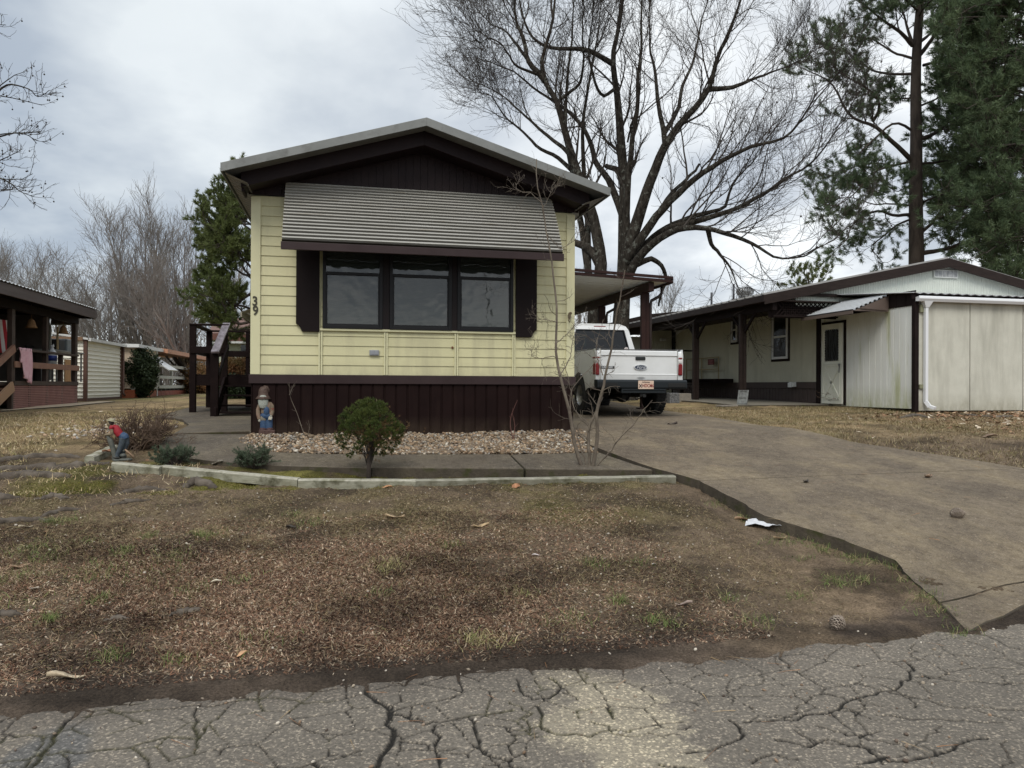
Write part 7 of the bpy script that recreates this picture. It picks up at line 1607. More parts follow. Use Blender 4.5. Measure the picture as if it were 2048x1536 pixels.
# pale stones beside the walk behind the bush
u = np.r_[rng.normal(-3.45, .25, 300), rng.normal(-3.9, .5, 120)]; v = np.r_[rng.normal(12.6, .9, 300), rng.normal(13.2, 1.0, 120)]; n = len(u); cols = pal[rng.choice(8, n)]*.9
o = stones('scattered_stones', u, v, rng.uniform(.015, .04, n), cols, M_col); tag(o, 'pale stones scattered along the walk behind the bare bush', 'stones', kind='stuff')
def blades(u, v, L, w, rise, cols, name, label, cat, segs=2, z=None, curl=.5):
    n = len(u); a = rng.uniform(0, 6.28, n); z0 = gz(u, v) if z is None else z; el = rise
    d = np.stack([np.cos(a)*np.cos(el), np.sin(a)*np.cos(el), np.sin(el)], 1); s = np.stack([-np.sin(a), np.cos(a), rng.normal(0, .4, n)], 1)*(w/2)[:, None]
    P = [np.stack([u, v, z0-.001], 1)]; dd = d.copy()
    for i in range(segs):
        dd = dd+rng.normal(0, .25*curl, (n, 3)); dd[:, 2] -= curl*.35*i; dd = unit(dd); q = P[-1]+dd*(L/segs)[:, None]; P.append(q)
    V = []
    for i, p in enumerate(P):
        t = 1-.75*i/segs; V += [p-s*t, p+s*t]
    V = np.stack(V, 1).reshape(-1, 3); m = 2*(segs+1); base = (np.arange(n)*m)[:, None]
    F = np.concatenate([np.stack([base[:, 0]+2*i, base[:, 0]+2*i+1, base[:, 0]+2*i+3, base[:, 0]+2*i+2], 1) for i in range(segs)])
    V[:, 2] = np.maximum(V[:, 2], gz(V[:, 0], V[:, 1])+.0015) if z is None else V[:, 2]
    o = fast(name, V, F, M_col, cols=np.repeat(cols, m, 0)); tag(o, label, cat, kind='stuff'); return o
def driv(u, v):        # true where concrete lies
    t = np.interp(v, [3.9, 4.6, pC[1], pD[1], pE[1], pF[1], 9.0], [pA[0]-.1, pB[0]-.02, pC[0], pD[0], pE[0], pF[0], 3.0]); return u > t-.03
def maskv(name, u, v):
    n1_ = fbm(u*.9, v*.9, 4, 21); n2_ = fbm(u*3.1, v*3.1, 4, 22)
    if name == 'mulch': return np.clip(.17+1.3*sstep(.25, .5, n1_+.5*(n2_-.5))*sstep(3.95, 4.3, v+.5*(n1_-.5))*(1-sstep(5.0, 6.2, v+.8*(n1_-.5)))*(1-sstep(.2, 1.6, u+1.2*(n1_-.5))), 0, 1)
    if name == 'straw': return np.clip(.22+sstep(.36, .6, n2_)*sstep(4.3, 4.9, v)*(1-.5*sstep(6.8, 7.4, v))*(1-.6*sstep(.9, 2.2, u)), 0, 1)
def samp(n, u0, u1, v0, v1, f):
    u = rng.uniform(u0, u1, n); v = rng.uniform(v0, v1, n); k = rng.random(n) < f(u, v); return u[k], v[k]
def C_(n, pal_, lo=.6, hi=1.3): p_ = np.array(pal_); return p_[rng.choice(len(p_), n)]*rng.uniform(lo, hi, (n, 1))
off_c = lambda u, v: ~driv(u, v)
# mulch chips and shredded bark
u, v = samp(420000, -3.6, 2.4, 3.85, 6.4, lambda u, v: maskv('mulch', u, v)*off_c(u, v))
n = len(u); blades(u, v, rng.uniform(.009, .032, n), rng.uniform(.0035, .010, n), rng.uniform(-.05, .7, n), C_(n, [(.17, .095, .060), (.10, .06, .04), (.22, .14, .09), (.055, .036, .027), (.30, .21, .14), (.18, .095, .058), (.12, .07, .045), (.38, .30, .21)], .4, 1.2)*(.55+.85*sstep(.3, .68, fbm(u*1.7+9, v*2.6, 4, 61)))[:, None], 'bark_mulch', 'reddish brown shredded bark and needle mulch over the front lawn', 'mulch', 1)
# dry needles / dead grass close by
u, v = samp(230000, -4.2, 3.2, 4.0, 7.4, lambda u, v: (maskv('straw', u, v)*.8+.06)*off_c(u, v))
n = len(u); blades(u, v, rng.uniform(.015, .055, n)*(1+1.0*(rng.random(n) > .95)), rng.uniform(.0016, .0036, n), rng.uniform(0, .9, n)**1.5, C_(n, [(.34, .26, .15), (.24, .17, .09), (.42, .33, .20), (.14, .09, .05), (.20, .18, .08), (.10, .07, .045), (.16, .12, .07)], .45, 1.2), 'dead_grass', 'straw coloured dead grass over the near lawn', 'grass', 3, curl=.8)
# dense green and straw tufts
U = []; Vv_ = []; 
tl = [(75, 1100), (60, 1110), (175, 1085), (250, 1105), (300, 1075), (330, 1110), (230, 1130), (100, 1045), (130, 1045), (400, 1070), (420, 1068), (290, 1160), (40, 1210), (0, 1165), (590, 1030), (620, 1045), (180, 1150), (60, 1150), (350, 1130), (380, 1180), (950, 1277), (980, 1285), (1130, 1240), (1305, 1240), (1330, 1245), (1520, 1245), (1460, 1200), (780, 1130), (775, 1145), (900, 1090), (1270, 1125), (1190, 1125), (1660, 1165), (1720, 1160), (1680, 1170), (1600, 1190), (220, 1310), (350, 1320), (510, 1285), (100, 1240), (1600, 1120), (1705, 1120), (1560, 1085), (90, 1120), (480, 1160), (760, 1190), (1050, 1190), (1240, 1200), (600, 960), (200, 1200), (1440, 1005), (1490, 1030), (1585, 1070), (1620, 1085), (1650, 1095), (1700, 1108), (1750, 1122), (1790, 1135), (1820, 1165), (1850, 1195), (1880, 1225), (1920, 1268)]
tufts_u = []; tufts_v = []; tc_ = []
for i, (x, y) in enumerate(tl):
    p = G(x, y); k_ = rng.integers(50, 140); r_ = rng.uniform(.03, .10)
    tufts_u.append(p.x+rng.normal(0, r_, k_)); tufts_v.append(p.y+rng.normal(0, r_*.8, k_)); dry = i in (20, 21, 27, 28, 46)
    tc_.append(C_(k_, [(.10, .14, .04), (.14, .18, .06), (.28, .24, .12)] if not dry else [(.40, .34, .18), (.30, .26, .12), (.16, .18, .06)]))
u = np.concatenate(tufts_u); v = np.concatenate(tufts_v); c = np.concatenate(tc_); n = len(u)
blades(u, v, rng.uniform(.03, .08, n), rng.uniform(.002, .004, n), rng.uniform(.5, 1.4, n), c, 'grass_tufts', 'green and straw grass tufts dotted over the front lawn', 'grass', 3, curl=.7)
# far lawns
for (a0, a1, b0, b1, nn_, lab) in ((-9, -1.5, 7.4, 17, 70000, 'tan dead lawn grass left of the yellow home'), (4.2, 17, 6.8, 17, 150000, 'tan and olive lawn grass between the driveway and the cream home')):
    def f(u, v):
        xr = np.interp(v, [R_[0][1]-.02, R_[0][1], R_[1][1], R_[2][1], R_[3][1], R_[4][1], 16], [9.3, R_[0][0], R_[1][0], R_[2][0], R_[3][0], R_[4][0], R_[4][0]-.2])
        ok = (u > xr+.02) if a0 > 0 else ~((u > -3.3) & (v > 8.6)) & (u > -7.0) | ((u < -3.6) & (v < 22))
        return ok*(.25+.75*sstep(.3, .6, fbm(u*.9, v*.9, 4, 21)))
    u, v = samp(nn_, a0, a1, b0, b1, f); n = len(u)
    blades(u, v, rng.uniform(.03, .08, n), rng.uniform(.004, .008, n), rng.uniform(.1, 1.1, n), C_(n, [(.40, .31, .18), (.32, .24, .13), (.46, .38, .24), (.22, .20, .08), (.28, .20, .11)])*(1.15 if a0 < 0 else .72), 'lawn_grass', lab, 'grass', 2)
# brown leaf litter
u1_, v1_ = samp(9000, 9.5, 18, 9.5, 14.6, lambda u, v: .08+.75*sstep(12.0, 13.2, v)*sstep(12.0, 13, u)+.25*sstep(10.5, 13, u)*(v > 10)); u2_, v2_ = samp(1500, -9, 9.5, 8.8, 20, lambda u, v: .25*((u < -1.5) | (u > 7))*np.ones(u.shape)); u3_, v3_ = samp(700, -4, 2.5, 4.1, 7.4, lambda u, v: .5*off_c(u, v))
u = np.r_[u1_, u2_, u3_]; v = np.r_[v1_, v2_, v3_]; n = len(u); ss = np.r_[rng.uniform(.05, .12, len(u1_)), rng.uniform(.04, .09, len(u2_)), rng.uniform(.012, .028, len(u3_))]
blades(u, v, ss, ss*.6, rng.uniform(0, .5, n), C_(n, [(.30, .17, .10), (.22, .12, .07), (.42, .30, .20), (.16, .10, .06), (.50, .42, .32)]), 'leaf_litter', 'small brown fallen leaves scattered over the lawns and by the garage', 'leaves', 2)
# moss mats in the front bed
u, v = samp(60000, -3.3, 2.55, 7.25, 8.6, lambda u, v: sstep(.46, .60, fbm(u*3.1, v*3.1, 4, 22))*(v < np.interp(u, [-3.3, -1.5, 2.6], [7.9, 7.85, 8.35]))); n = len(u)
blades(u, v, rng.uniform(.008, .02, n), rng.uniform(.004, .008, n), rng.uniform(.3, 1.4, n), C_(n, [(.12, .12, .02), (.16, .15, .03), (.08, .08, .02), (.14, .10, .04)]), 'moss', 'yellow green moss between the walk and the edging timbers', 'moss', 1)
# loose needles on the asphalt and concrete
u = np.r_[rng.uniform(-2.2, 4, 90), rng.uniform(2.2, 7.5, 420)]; v = np.r_[rng.uniform(2.5, 4.0, 90), rng.uniform(4.6, 13, 420)]; k = (v < 4.1) | driv(u, v); u, v = u[k], v[k]; n = len(u)
zz_ = np.where(v < 4.2, .008, hn(u, v)+.078)
blades(u, v, rng.uniform(.05, .16, n), rng.uniform(.002, .0035, n), rng.uniform(0, .03, n), C_(n, [(.30, .15, .07), (.24, .13, .07), (.34, .24, .13)]), 'loose_needles', 'loose orange pine needles lying on asphalt and driveway', 'pine needles', 3, z=zz_, curl=.12)
# grit
u = np.r_[rng.uniform(-3.5, 3, 5200), rng.uniform(-2.3, 4.2, 700)]; v = np.r_[rng.uniform(3.9, 7.2, 5200), rng.uniform(2.3, 3.9, 700)]; k = ~driv(u, v) | (v < 3.9); u, v = u[k], v[k]; n = len(u)
o = stones('grit', u, v, rng.random(n)**3*.010+.002, C_(n, [(.34, .28, .21), (.20, .15, .11), (.45, .4, .33), (.12, .09, .07), (.22, .15, .10)]), M_col, z=np.where(v < 3.75, .002, gz(u, v)+.001)); tag(o, 'fine pale grit and pebbles over soil and asphalt', 'grit', kind='stuff')

# ================================================================== edging timbers
M_tim = mat('weathered_timber', (.26, .245, .19), (.40, .38, .31), sc=9, st=(1, 1, 3), rough=.9, bump=.6, bsc=35, c3=(.12, .115, .06), sc3=7, lo3=.50, hi3=.72)
M_tim2 = mat('grey_timber', (.19, .18, .14), (.30, .285, .23), sc=9, st=(1, 1, 3), rough=.9, bump=.6, bsc=35, c3=(.085, .08, .045), sc3=7, lo3=.48, hi3=.75)
def timber(label, a, c, m, w=.10, hh=.095, sink=.015):
    p = G(*a); q = G(*c); zp, zq = gz1(p.x, p.y), gz1(q.x, q.y); d = (q-p); d.z = 0; L = d.length; d.normalize(); nrm = Vector((-d.y, d.x, 0))
    b = Buf(); k = 12; vs = []; rn = random.Random(int(a[0])); cs = [(-.0, 0), (-.0, hh-.015), (.015, hh), (w-.015, hh), (w, hh-.015), (w, 0)]
    for i in range(k+1):
        t = i/k; c0 = p.lerp(q, t); z = zp*(1-t)+zq*t-sink; wv = .004*math.sin(i*1.7+a[0])
        for (o_, zz__) in cs: r_ = c0+nrm*(o_+wv); vs.append((r_.x+rn.uniform(-.002, .002), r_.y, z+zz__+rn.uniform(-.002, .002)))
    b.add(vs, [(i*6+j, i*6+(j+1) % 6, (i+1)*6+(j+1) % 6, (i+1)*6+j) for i in range(k) for j in range(6)]+[tuple(range(6))[::-1], tuple(range(k*6, k*6+6))])
    b.m = [1 if (i % 6) in (1, 2) and i < k*6 else 0 for i in range(len(b.f))]  # side faces get a darker timber colour than the top faces
    o = obj('edging_timber', b, [mat('dark_timber_side' if m is M_tim else 'dark_grey_side', (.21, .20, .14) if m is M_tim else (.15, .14, .10), (.32, .31, .24) if m is M_tim else (.22, .21, .16), sc=6, st=(1, 1, 3), rough=.9, bump=.6, bsc=35, c3=(.07, .065, .035), sc3=7, lo3=.48, hi3=.68), m]); tag(o, label, 'timber', 'timbers edging the front bed')
timber('shortest whitish edging timber jutting back beside the little leaning statue', (188, 927), (238, 903), M_tim)
timber('whitish edging timber nearest the leaning statue, left of the long white one', (222, 942), (318, 951), M_tim)
timber('long white edging timber in front of the juniper shrubs', (321, 949), (594, 964), M_tim)
timber('pale edging timber in front of the dwarf conifer', (596, 965), (831, 970), M_tim)
timber('longest greyish edging timber running to the driveway', (832, 970), (1352, 964), M_tim2)

# ================================================================== roots, leaves, cones, litter
M_root = mat('grey_root', (.060, .046, .035), (.135, .112, .088), sc=6, rough=.9, bump=.6, bsc=20, c3=(.045, .035, .025), sc3=8, lo3=.46, hi3=.7)
RT = [([(-60, 932), (0, 925), (60, 916), (120, 912), (162, 914)], .045, 'long grey root curving at the far left below the porch lawn'), ([(-60, 948), (0, 942), (80, 938), (150, 936), (190, 927), (218, 926)], .055, 'thick dark root running to the short edging timber'),
      ([(-60, 964), (0, 958), (60, 953), (145, 951)], .05, 'smooth pale root just below the thick dark one'), ([(-40, 1003), (0, 1000), (38, 996)], .035, 'short root at the left edge above the pale arched root'), ([(68, 999), (112, 992), (135, 999)], .028, 'small root hump right of the short edge root'),
      ([(-60, 1060), (0, 1047), (50, 1038), (102, 1041)], .035, 'pale arched root at the left picture edge in the near lawn'), ([(78, 1034), (120, 1021), (166, 1016)], .022, 'thin dark root slanting up from the pale arched root'), ([(222, 1012), (252, 1005), (302, 1002)], .022, 'dark knobbly root in bare soil below the first edging timber'),
      ([(236, 976), (290, 967), (332, 968)], .03, 'brown root hump just below the joint of the white timbers'), ([(366, 965), (388, 957), (436, 964)], .045, 'mossy root knob against the long white timber'), ([(338, 1232), (370, 1221), (406, 1216)], .022, 'flat grey root in the red mulch of the near lawn'), ([(204, 1240), (235, 1231), (258, 1235)], .018, 'small grey root left of the flat one in the red mulch'), ([(-30, 1232), (0, 1228), (42, 1227)], .020, 'thin root end at the left edge in the mulch'),
      ([(1800, 838), (1830, 832), (1870, 838)], .05, 'grey root hump on the lawn in front of the garage corner'), ([(1905, 826), (1945, 832), (1990, 836), (2050, 832)], .045, 'pale root crossing the leaf litter before the garage')]
for pts, r_, lb in RT:
    P = [G(*p) for p in pts]; n = max(8, len(P)*5); Q = resample([tuple(p) for p in P], n); g = np.random.default_rng(int(abs(pts[-1][0])))
    Q[:, 2] = gz(Q[:, 0], Q[:, 1])+r_*(-.25+.35*np.sin(np.linspace(0, 3.1, n))); Q[:, :2] += g.normal(0, .008, (n, 2)); t = np.linspace(0, 1, n); R = r_*(.35+.75*np.sin(np.pi*np.clip(t*.85+.08, 0, 1)))*(1+.16*g.normal(size=n))
    V, F = tubes(Q[None], R[None], 10); V += (fbm(V[:, 0]*30, V[:, 1]*30+V[:, 2]*20, 2, 5)-.5)[:, None]*r_*.3
    c0 = Q[n//2]; o = fast('exposed_root', V-c0, F, M_root, smooth=True); o.location = tuple(c0); tag(o, lb, 'root', 'exposed tree roots in the lawn')
def leaf(label, px, py, L, col, seed, kind='curl', dz=None, cat='leaf', group='fallen leaves', name='fallen_leaf'):
    p = G(px, py, dz or 0); r_ = random.Random(seed); z = gz1(p.x, p.y) if dz is None else p.z
    n = 9; b = Buf(); vs = []; wd = .42 if kind == 'curl' else .75; lob = 0 if kind == 'curl' else .3
    for i in range(n+1):
        t = i/n; w_ = L*wd*math.sin(math.pi*min(1, t*.92+.06))**.8*(1+lob*math.sin(t*16))*.5
        for s_ in (-1, -.5, 0, .5, 1):
            cu = .35*L*(s_*s_)*.5*(1+.6*math.sin(t*5+seed)); vs.append((L*(t-.5), s_*w_*(.65+.55*r_.random()), .006+cu*.55+.045*L*math.sin(t*4+seed)+.03*L*r_.random()))
    b.add(vs, [(i*5+j, i*5+j+1, (i+1)*5+j+1, (i+1)*5+j) for i in range(n) for j in range(4)])
    m = mat('leaf_%d' % seed, col, tuple(x*.65 for x in col), sc=40, rough=.7)
    o = obj(name, b, m, smooth=True, solid=.001); o.location = (p.x, p.y, z+.004); o.rotation_euler = (r_.uniform(-.15, .15), r_.uniform(-.15, .15), r_.uniform(-.6, .9)); tag(o, label, cat, group); return o
tan = (.55, .40, .24)
leaf('large pale curled leaf at the mud edge lower left', 130, 1357, .16, (.58, .47, .32), 1); leaf('pale folded leaf on the soil below the dwarf conifer', 790, 1037, .16, tan, 2); leaf('short tan curled leaf right of the pale folded one', 962, 1055, .14, (.50, .36, .20), 3)
leaf('orange leaf against the long grey timber', 1032, 974, .12, (.42, .20, .10), 4, 'm'); leaf('small orange leaf below the timber left of the joint', 775, 978, .10, (.45, .24, .12), 5); leaf('rust maple leaf resting on the short whitish timber', 222, 908, .19, (.34, .16, .09), 6, 'm', dz=.06)
leaf('brown leaf beside the white scrap near the driveway edge', 1487, 1033, .15, (.42, .27, .16), 7); leaf('brown leaf lying just below the white scrap', 1562, 1071, .12, (.40, .28, .17), 8); leaf('wavy brown leaf far up on the driveway', 1857, 955, .17, (.30, .20, .13), 9, dz=.07)
leaf('pink brown crumpled leaf in the mud right of centre', 1368, 1213, .11, (.38, .29, .24), 10); leaf('small orange leaf standing at the mud edge', 485, 1308, .07, (.55, .33, .18), 11); leaf('cream chip leaf in the left mulch', 432, 1163, .07, (.62, .55, .42), 12); leaf('black curled leaf in bare soil', 583, 1052, .10, (.05, .04, .03), 13)
leaf('tan leaf at the left edge in the grass', 52, 1058, .10, (.58, .50, .36), 14); leaf('brown leaf near the left edge in green grass', 40, 1135, .12, (.36, .24, .15), 15); leaf('cream leaf with dark centre lower left', 68, 1178, .07, (.60, .52, .42), 16)
leaf('brown leaf on the right lawn nearest the picture edge', 1978, 876, .22, (.22, .15, .10), 17, 'm'); leaf('pale leaf in the bed below the right juniper', 440, 931, .16, (.42, .38, .30), 18, 'm'); leaf('grey white chip leaf in the centre mulch', 1072, 1112, .06, (.55, .48, .45), 19); leaf('grey white chip leaf right of centre mulch', 1308, 1127, .06, (.52, .47, .43), 20)
leaf('dark leaf on the driveway left of the joint', 1612, 965, .12, (.08, .07, .06), 21, dz=.07); leaf('dark leaf on the driveway behind the sapling', 1345, 850, .22, (.07, .05, .04), 22, dz=.06)
# white litter scrap
p = G(1548, 1043); b = Buf(); vs = []; n = 12; r_ = random.Random(3)
for j in range(n+1):
    for i in range(n+1):
        x = (i/n-.5)*.34; y = (j/n-.5)*.17*(1-.4*i/n); vs.append((x, y, .02+.022*mnoise.noise(Vector((x*22, y*30, 1)))+.03*abs(math.sin(j/n*6+i*.5))*.6))
b.add(vs, [(j*(n+1)+i, j*(n+1)+i+1, (j+1)*(n+1)+i+1, (j+1)*(n+1)+i) for j in range(n) for i in range(n)])
o = obj('paper_scrap', b, mat('white_plastic', (.55, .56, .58), rough=.4), smooth=False, solid=.001); o.location = (p.x-.10, p.y-.06, gz1(p.x-.10, p.y-.06)+.015); o.rotation_euler = (.15, 0, -.75); tag(o, 'crumpled white plastic scrap against the driveway edge', 'litter')
# pine cones
M_cone = mat('pine_cone', (.16, .12, .09), (.30, .25, .20), sc=60, rough=.8)
def cone(label, px, py, L, rot, dz=None, dark=False):
    p = G(px, py, dz or 0); z = gz1(p.x, p.y) if dz is None else p.z; t = thing('pine_cone', label, 'pine cone', (p.x, p.y, z), 'fallen pine cones'); b = Buf(); Rm = Matrix.Rotation(rot[0], 3, 'X') @ Matrix.Rotation(rot[1], 3, 'Z') 
    Rm = Matrix.Rotation(rot[1], 3, 'Z') @ Matrix.Rotation(rot[0], 3, 'Y'); Cc = Vector((p.x, p.y, z+L*.33)); k = 0
    for ring in range(13):
        tt = ring/12; rad = L*.46*math.sin(math.pi*(tt*.82+.14)); zc = L*(tt-.5)
        m_ = 8
        for j in range(m_):
            a = 2*math.pi*(j+.5*(ring % 2))/m_; d = Vector((math.cos(a), math.sin(a), 0)); up_ = Vector((0, 0, 1)); s_ = d.cross(up_)*L*.11
            i0 = d*rad*.35+up_*zc; tip = d*rad+up_*(zc+L*.05); lo_ = d*rad*.95+up_*(zc-L*.015)
            b.add([Cc+Rm @ q_ for q_ in (i0-s_*.6, i0+s_*.6, tip+s_, tip-s_, lo_+s_*.7, lo_-s_*.7)], [(0, 1, 2, 3), (3, 2, 4, 5)])
    obj('scales', b, M_cone, t, solid=.0015)
    b = Buf(); b.ell(Cc, (L*.16, L*.16, L*.42), 10, 8, Rm); obj('core', b, mat('cone_core', (.03, .022, .016), rough=.9), t)
cone('grey open pine cone on the bare soil at the asphalt edge', 1675, 1256, .10, (1.1, .5)); cone('brown pine cone lying on its side on the driveway', 1915, 1035, .11, (1.5, -.4), .07)
# ================================================================== statues
def rem(o, vox=.004, sm=2):
    md = o.modifiers.new('r', 'REMESH'); md.mode = 'VOXEL'; md.voxel_size = vox; md.use_smooth_shade = True; s_ = o.modifiers.new('sm', 'SMOOTH'); s_.factor = .5; s_.iterations = sm
def gnome():
    gc = G(534, 879); Y = (gc-EYE).dot(fwd); s = Y/FPX; z0 = gz1(gc.x, gc.y)+.03; O = Vector((gc.x, gc.y+.03, z0)); q = lambda x, y, d=0: Vector((O.x+(x-534)*s, O.y+d, O.z+(878-y)*s))
    t = thing('garden_gnome', 'bearded gnome statue with brown hat and blue overalls at the skirting corner', 'statue', tuple(O))
    st = lambda nm, c, c2=None: mat(nm, c, c2, sc=40, rough=.7)
    b = Buf(); a = q(519, 879, -.09); c = q(550, 866, .09); b.box(a.x, c.x, a.y, c.y, O.z-.06, c.z); obj('brick_base', b, st('gnome_brick', (.055, .028, .022), (.09, .048, .038)), t, bevel=.008)
    b = Buf(); b.tube([q(527, 864, 0), q(527, 846, 0), q(528, 838, 0)], [7.5*s, 7.6*s, 8*s], 14); b.tube([q(538, 864, 0), q(538, 846, 0), q(537, 838, 0)], [7.5*s, 7.6*s, 8*s], 14); b.ell(q(532.5, 838, 0), (13*s, 10*s, 9*s)); b.ell(q(533, 828, -.030), (6.5*s, 7*s, 11*s))
    o = obj('overalls', b, st('gnome_blue', (.020, .050, .115), (.045, .085, .15)), t); rem(o)
    for x in (526, 539): b = Buf(); b.ell(q(x, 865.5, -.015), (7.5*s, 11*s, 4.5*s)); b.ell(q(x, 862, 0), (6.5*s, 7*s, 5*s)); o = obj('boot', b, st('gnome_boot', (.06, .03, .028)), t); rem(o)
    b = Buf(); b.lathe([(9*s, 0), (13*s, 6*s), (13.2*s, 20*s), (12*s, 26*s), (6*s, 31*s)], q(533, 838, .012), 18, .8)
    b.tube([q(520, 816, 0), q(516, 826, 0), q(517, 836, -.01), q(519, 845, -.015)], [5.5*s, 5.2*s, 4.6*s, 4*s], 12); b.tube([q(538, 813, 0), q(543, 818, 0), q(543, 830, -.01), q(541, 838, -.03)], [6*s, 5.5*s, 5*s, 4.2*s], 12)
    o = obj('coat', b, mat('gnome_coat', (.15, .125, .08), (.21, .14, .10), sc=12, rough=.7, c3=(.17, .05, .035), sc3=14, lo3=.56, hi3=.62), t); rem(o)
    b = Buf(); b.ell(q(540.5, 842, -.045), (4.2*s, 3*s, 4.6*s)); 
    for i in range(4): b.tube([q(539+i*1.6, 842-i*.6, -.055), q(537.5+i*1.5, 845+i*.2, -.066), q(537+i*1.2, 845.5, -.055)], 1.3*s, 6)
    b.tube([q(543, 838, -.05), q(540, 837.5, -.062)], 1.3*s, 6); b.ell(q(519.5, 847, -.02), (3*s, 3*s, 4*s)); o = obj('hands', b, st('gnome_hand', (.36, .34, .28)), t); rem(o, .003, 1)
    b = Buf(); b.ell(q(527, 843, -.035), (6*s, 2.5*s, 7*s)); obj('pouch', b, st('gnome_pouch', (.18, .16, .12)), t, smooth=True)
    b = Buf(); b.ell(q(526, 812, -.035), (9*s, 6*s, 12*s)) ; b.v = []; b.f = []; b.m = []
    b.lathe([(2*s, -24*s), (6*s, -22*s), (9*s, -16*s), (10*s, -8*s), (9.5*s, 0), (6*s, 4*s)], q(526.5, 800, -.045), 18, .6); b.ell(q(526.5, 803, -.01), (10.5*s, 8*s, 9*s)); o = obj('beard', b, mat('gnome_beard', (.28, .30, .26), (.38, .40, .35), sc=90, rough=.8, bump=.5, bsc=120), t); rem(o)
    b = Buf(); b.ell(q(524.5, 804.5, -.075), (2.2*s, 2.6*s, 2.8*s)); obj('nose', b, st('gnome_face', (.30, .26, .20)), t, smooth=True)
    for x in (521, 528.5): b = Buf(); b.ell(q(x, 801.8, -.066), (1.0*s, .8*s, .8*s), 8, 6); obj('eye', b, st('gnome_eye', (.02, .02, .02)), t, smooth=True)
    b = Buf(); b.lathe([(9.5*s, 1*s), (14.5*s, -3.4*s), (15.5*s, -2.2*s), (11.5*s, 2.5*s), (10*s, 5*s), (9.6*s, 11*s), (8.6*s, 17*s), (6*s, 21*s), (2*s, 22.5*s)], q(526.5, 801.5, -.015), 20, .85); b.tube([q(528, 783, -.01), q(533, 782, -.01), q(536, 786, -.01), q(537, 791, -.015)], [6.5*s, 5*s, 3.4*s, 1.5*s], 10); o = obj('hat', b, st('gnome_hat', (.045, .025, .018), (.10, .065, .048)), t, smooth=True)
gnome()
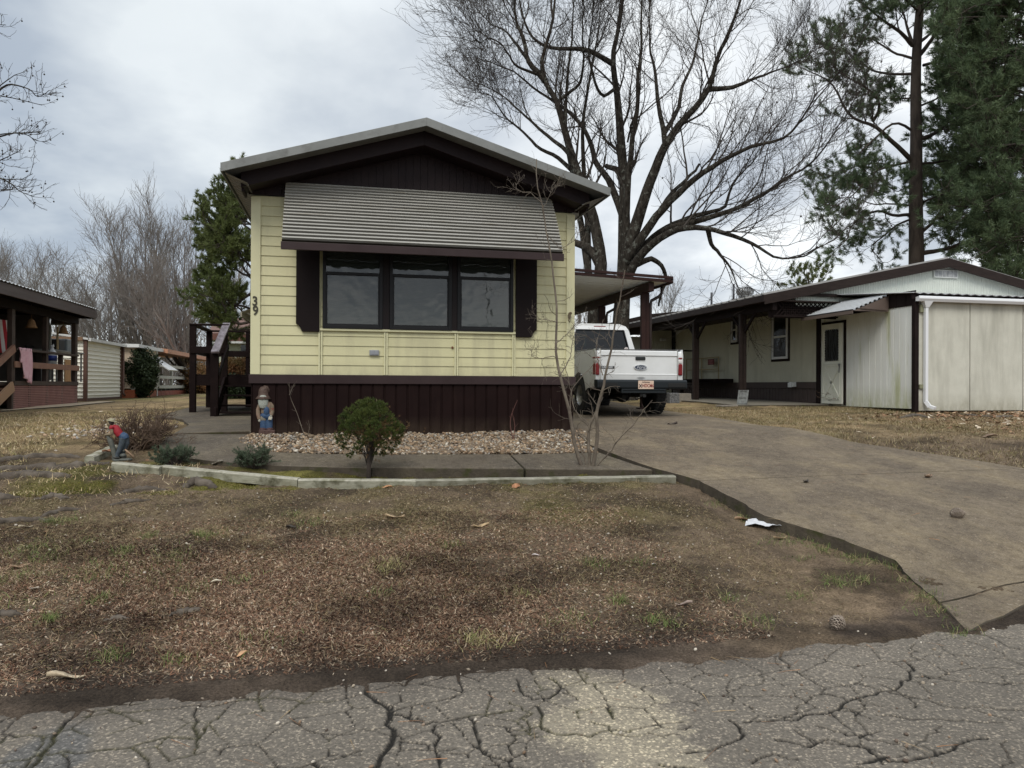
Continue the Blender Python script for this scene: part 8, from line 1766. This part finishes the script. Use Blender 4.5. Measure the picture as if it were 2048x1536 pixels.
def farmer():
    gc = G(236, 921); Y = (gc-EYE).dot(fwd); s = Y/FPX; z0 = gz1(gc.x, gc.y); O = Vector((gc.x, gc.y, z0)); k = 1/13.96
    q = lambda zx, zy, d=0: Vector((O.x+(200+zx*k-236)*s, O.y+d, O.z+(920-(820+zy*k))*s)); r = lambda z: z*k*s
    t = thing('leaning_statue', 'small painted statue in red shirt and blue jeans leaning forward on a grey stump', 'statue', tuple(O)); m = lambda nm, c, c2=None: mat(nm, c, c2, sc=30, rough=.65)
    b = Buf()
    b.tube([q(570, 660), q(650, 730), q(690, 800)], [r(100), r(120), r(110)], 14); b.ell(q(660, 720, 0), (r(115), r(110), r(100)))
    o = obj('jeans_seat', b, m('statue_jeans', (.02, .05, .11), (.045, .08, .14)), t); rem(o)
    for d_ in (-.016, .02): b = Buf(); b.tube([q(640, 760, d_), q(610, 930, d_), q(560, 1080, d_), q(500, 1220, d_), q(490, 1290, d_)] if d_ < 0 else [q(680, 770, d_), q(700, 930, d_), q(640, 1080, d_), q(600, 1220, d_), q(600, 1290, d_)], [r(95), r(85), r(72), r(60), r(62)], 12); o = obj('leg', b, m('statue_leg', (.035, .045, .06), (.06, .075, .085)), t); rem(o)
    for a in ((470, -.02), (620, .02)): b = Buf(); b.ell(q(a[0], 1300, a[1]), (r(95), r(55), r(48))); o = obj('boot', b, m('statue_boot', (.05, .05, .045)), t); rem(o)
    b = Buf(); b.tube([q(360, 440), q(430, 480), q(500, 600), q(560, 700)], [r(70), r(105), r(110), r(100)], 14); b.tube([q(390, 430, -.03), q(350, 480, -.035), q(350, 510, -.035)], [r(70), r(60), r(55)], 10); b.tube([q(400, 430, .03), q(350, 480, .035)], [r(70), r(55)], 10); o = obj('shirt', b, m('statue_red', (.24, .008, .016), (.32, .02, .03)), t); rem(o)
    b = Buf(); b.tube([q(350, 500, -.036), q(365, 590, -.036), q(370, 650, -.03)], [r(48), r(45), r(40)], 10); b.tube([q(370, 650, -.03), q(280, 655, -.02), q(200, 665, -.01)], [r(42), r(36), r(30)], 10); b.tube([q(350, 490, .036), q(360, 600, .036), q(280, 660, .01)], [r(45), r(40), r(34)], 10); b.ell(q(195, 665, -.005), (r(42), r(40), r(24))); b.ell(q(300, 360, 0), (r(78), r(75), r(90))); b.tube([q(300, 400), q(370, 440)], [r(50), r(55)], 10); b.ell(q(222, 375, 0), (r(18), r(14), r(18)))
    o = obj('skin', b, m('statue_skin', (.17, .13, .08), (.24, .19, .12)), t); rem(o, .003, 1)
    b = Buf(); b.ell(q(318, 345, 0), (r(82), r(80), r(85))); o = obj('hair', b, m('statue_hair', (.025, .018, .014)), t, smooth=True)
    Rm = Matrix.Rotation(.22, 3, 'Y'); b = Buf(); b.ell(q(335, 285, 0), (r(150), r(120), r(18)), 18, 8, Rm); b.ell(q(335, 262, 0), (r(85), r(80), r(45)), 16, 8, Rm); obj('hat', b, m('statue_hat', (.24, .22, .14), (.34, .31, .21)), t, smooth=True)
    b = Buf(); b.tube([q(230, 690, 0), q(310, 850, .0), q(370, 1050, .0), q(420, 1250, .0), q(440, 1400, 0)], [r(40), r(75), r(70), r(75), r(95)], 12); o = obj('stump', b, m('statue_stump', (.07, .075, .065), (.11, .11, .09)), t); rem(o)
    b = Buf(); b.ell(q(640, 1250, -.01), (r(95), r(80), r(60))); b.ell(q(650, 1120, .0), (r(60), r(50), r(45))); b.ell(q(690, 1370, 0), (r(190), r(130), r(50))); b.ell(q(480, 1385, 0), (r(110), r(130), r(50))); o = obj('rocky_base', b, m('statue_rock', (.065, .07, .062), (.10, .105, .09)), t); rem(o)
    b = Buf(); b.tube([q(700, 1080, -.03), q(820, 1190, -.03), q(940, 1310, -.04)], [r(22), r(24), r(30)], 8); obj('tool_handle', b, m('statue_tool', (.22, .12, .07), (.28, .2, .13)), t, smooth=True)
farmer()
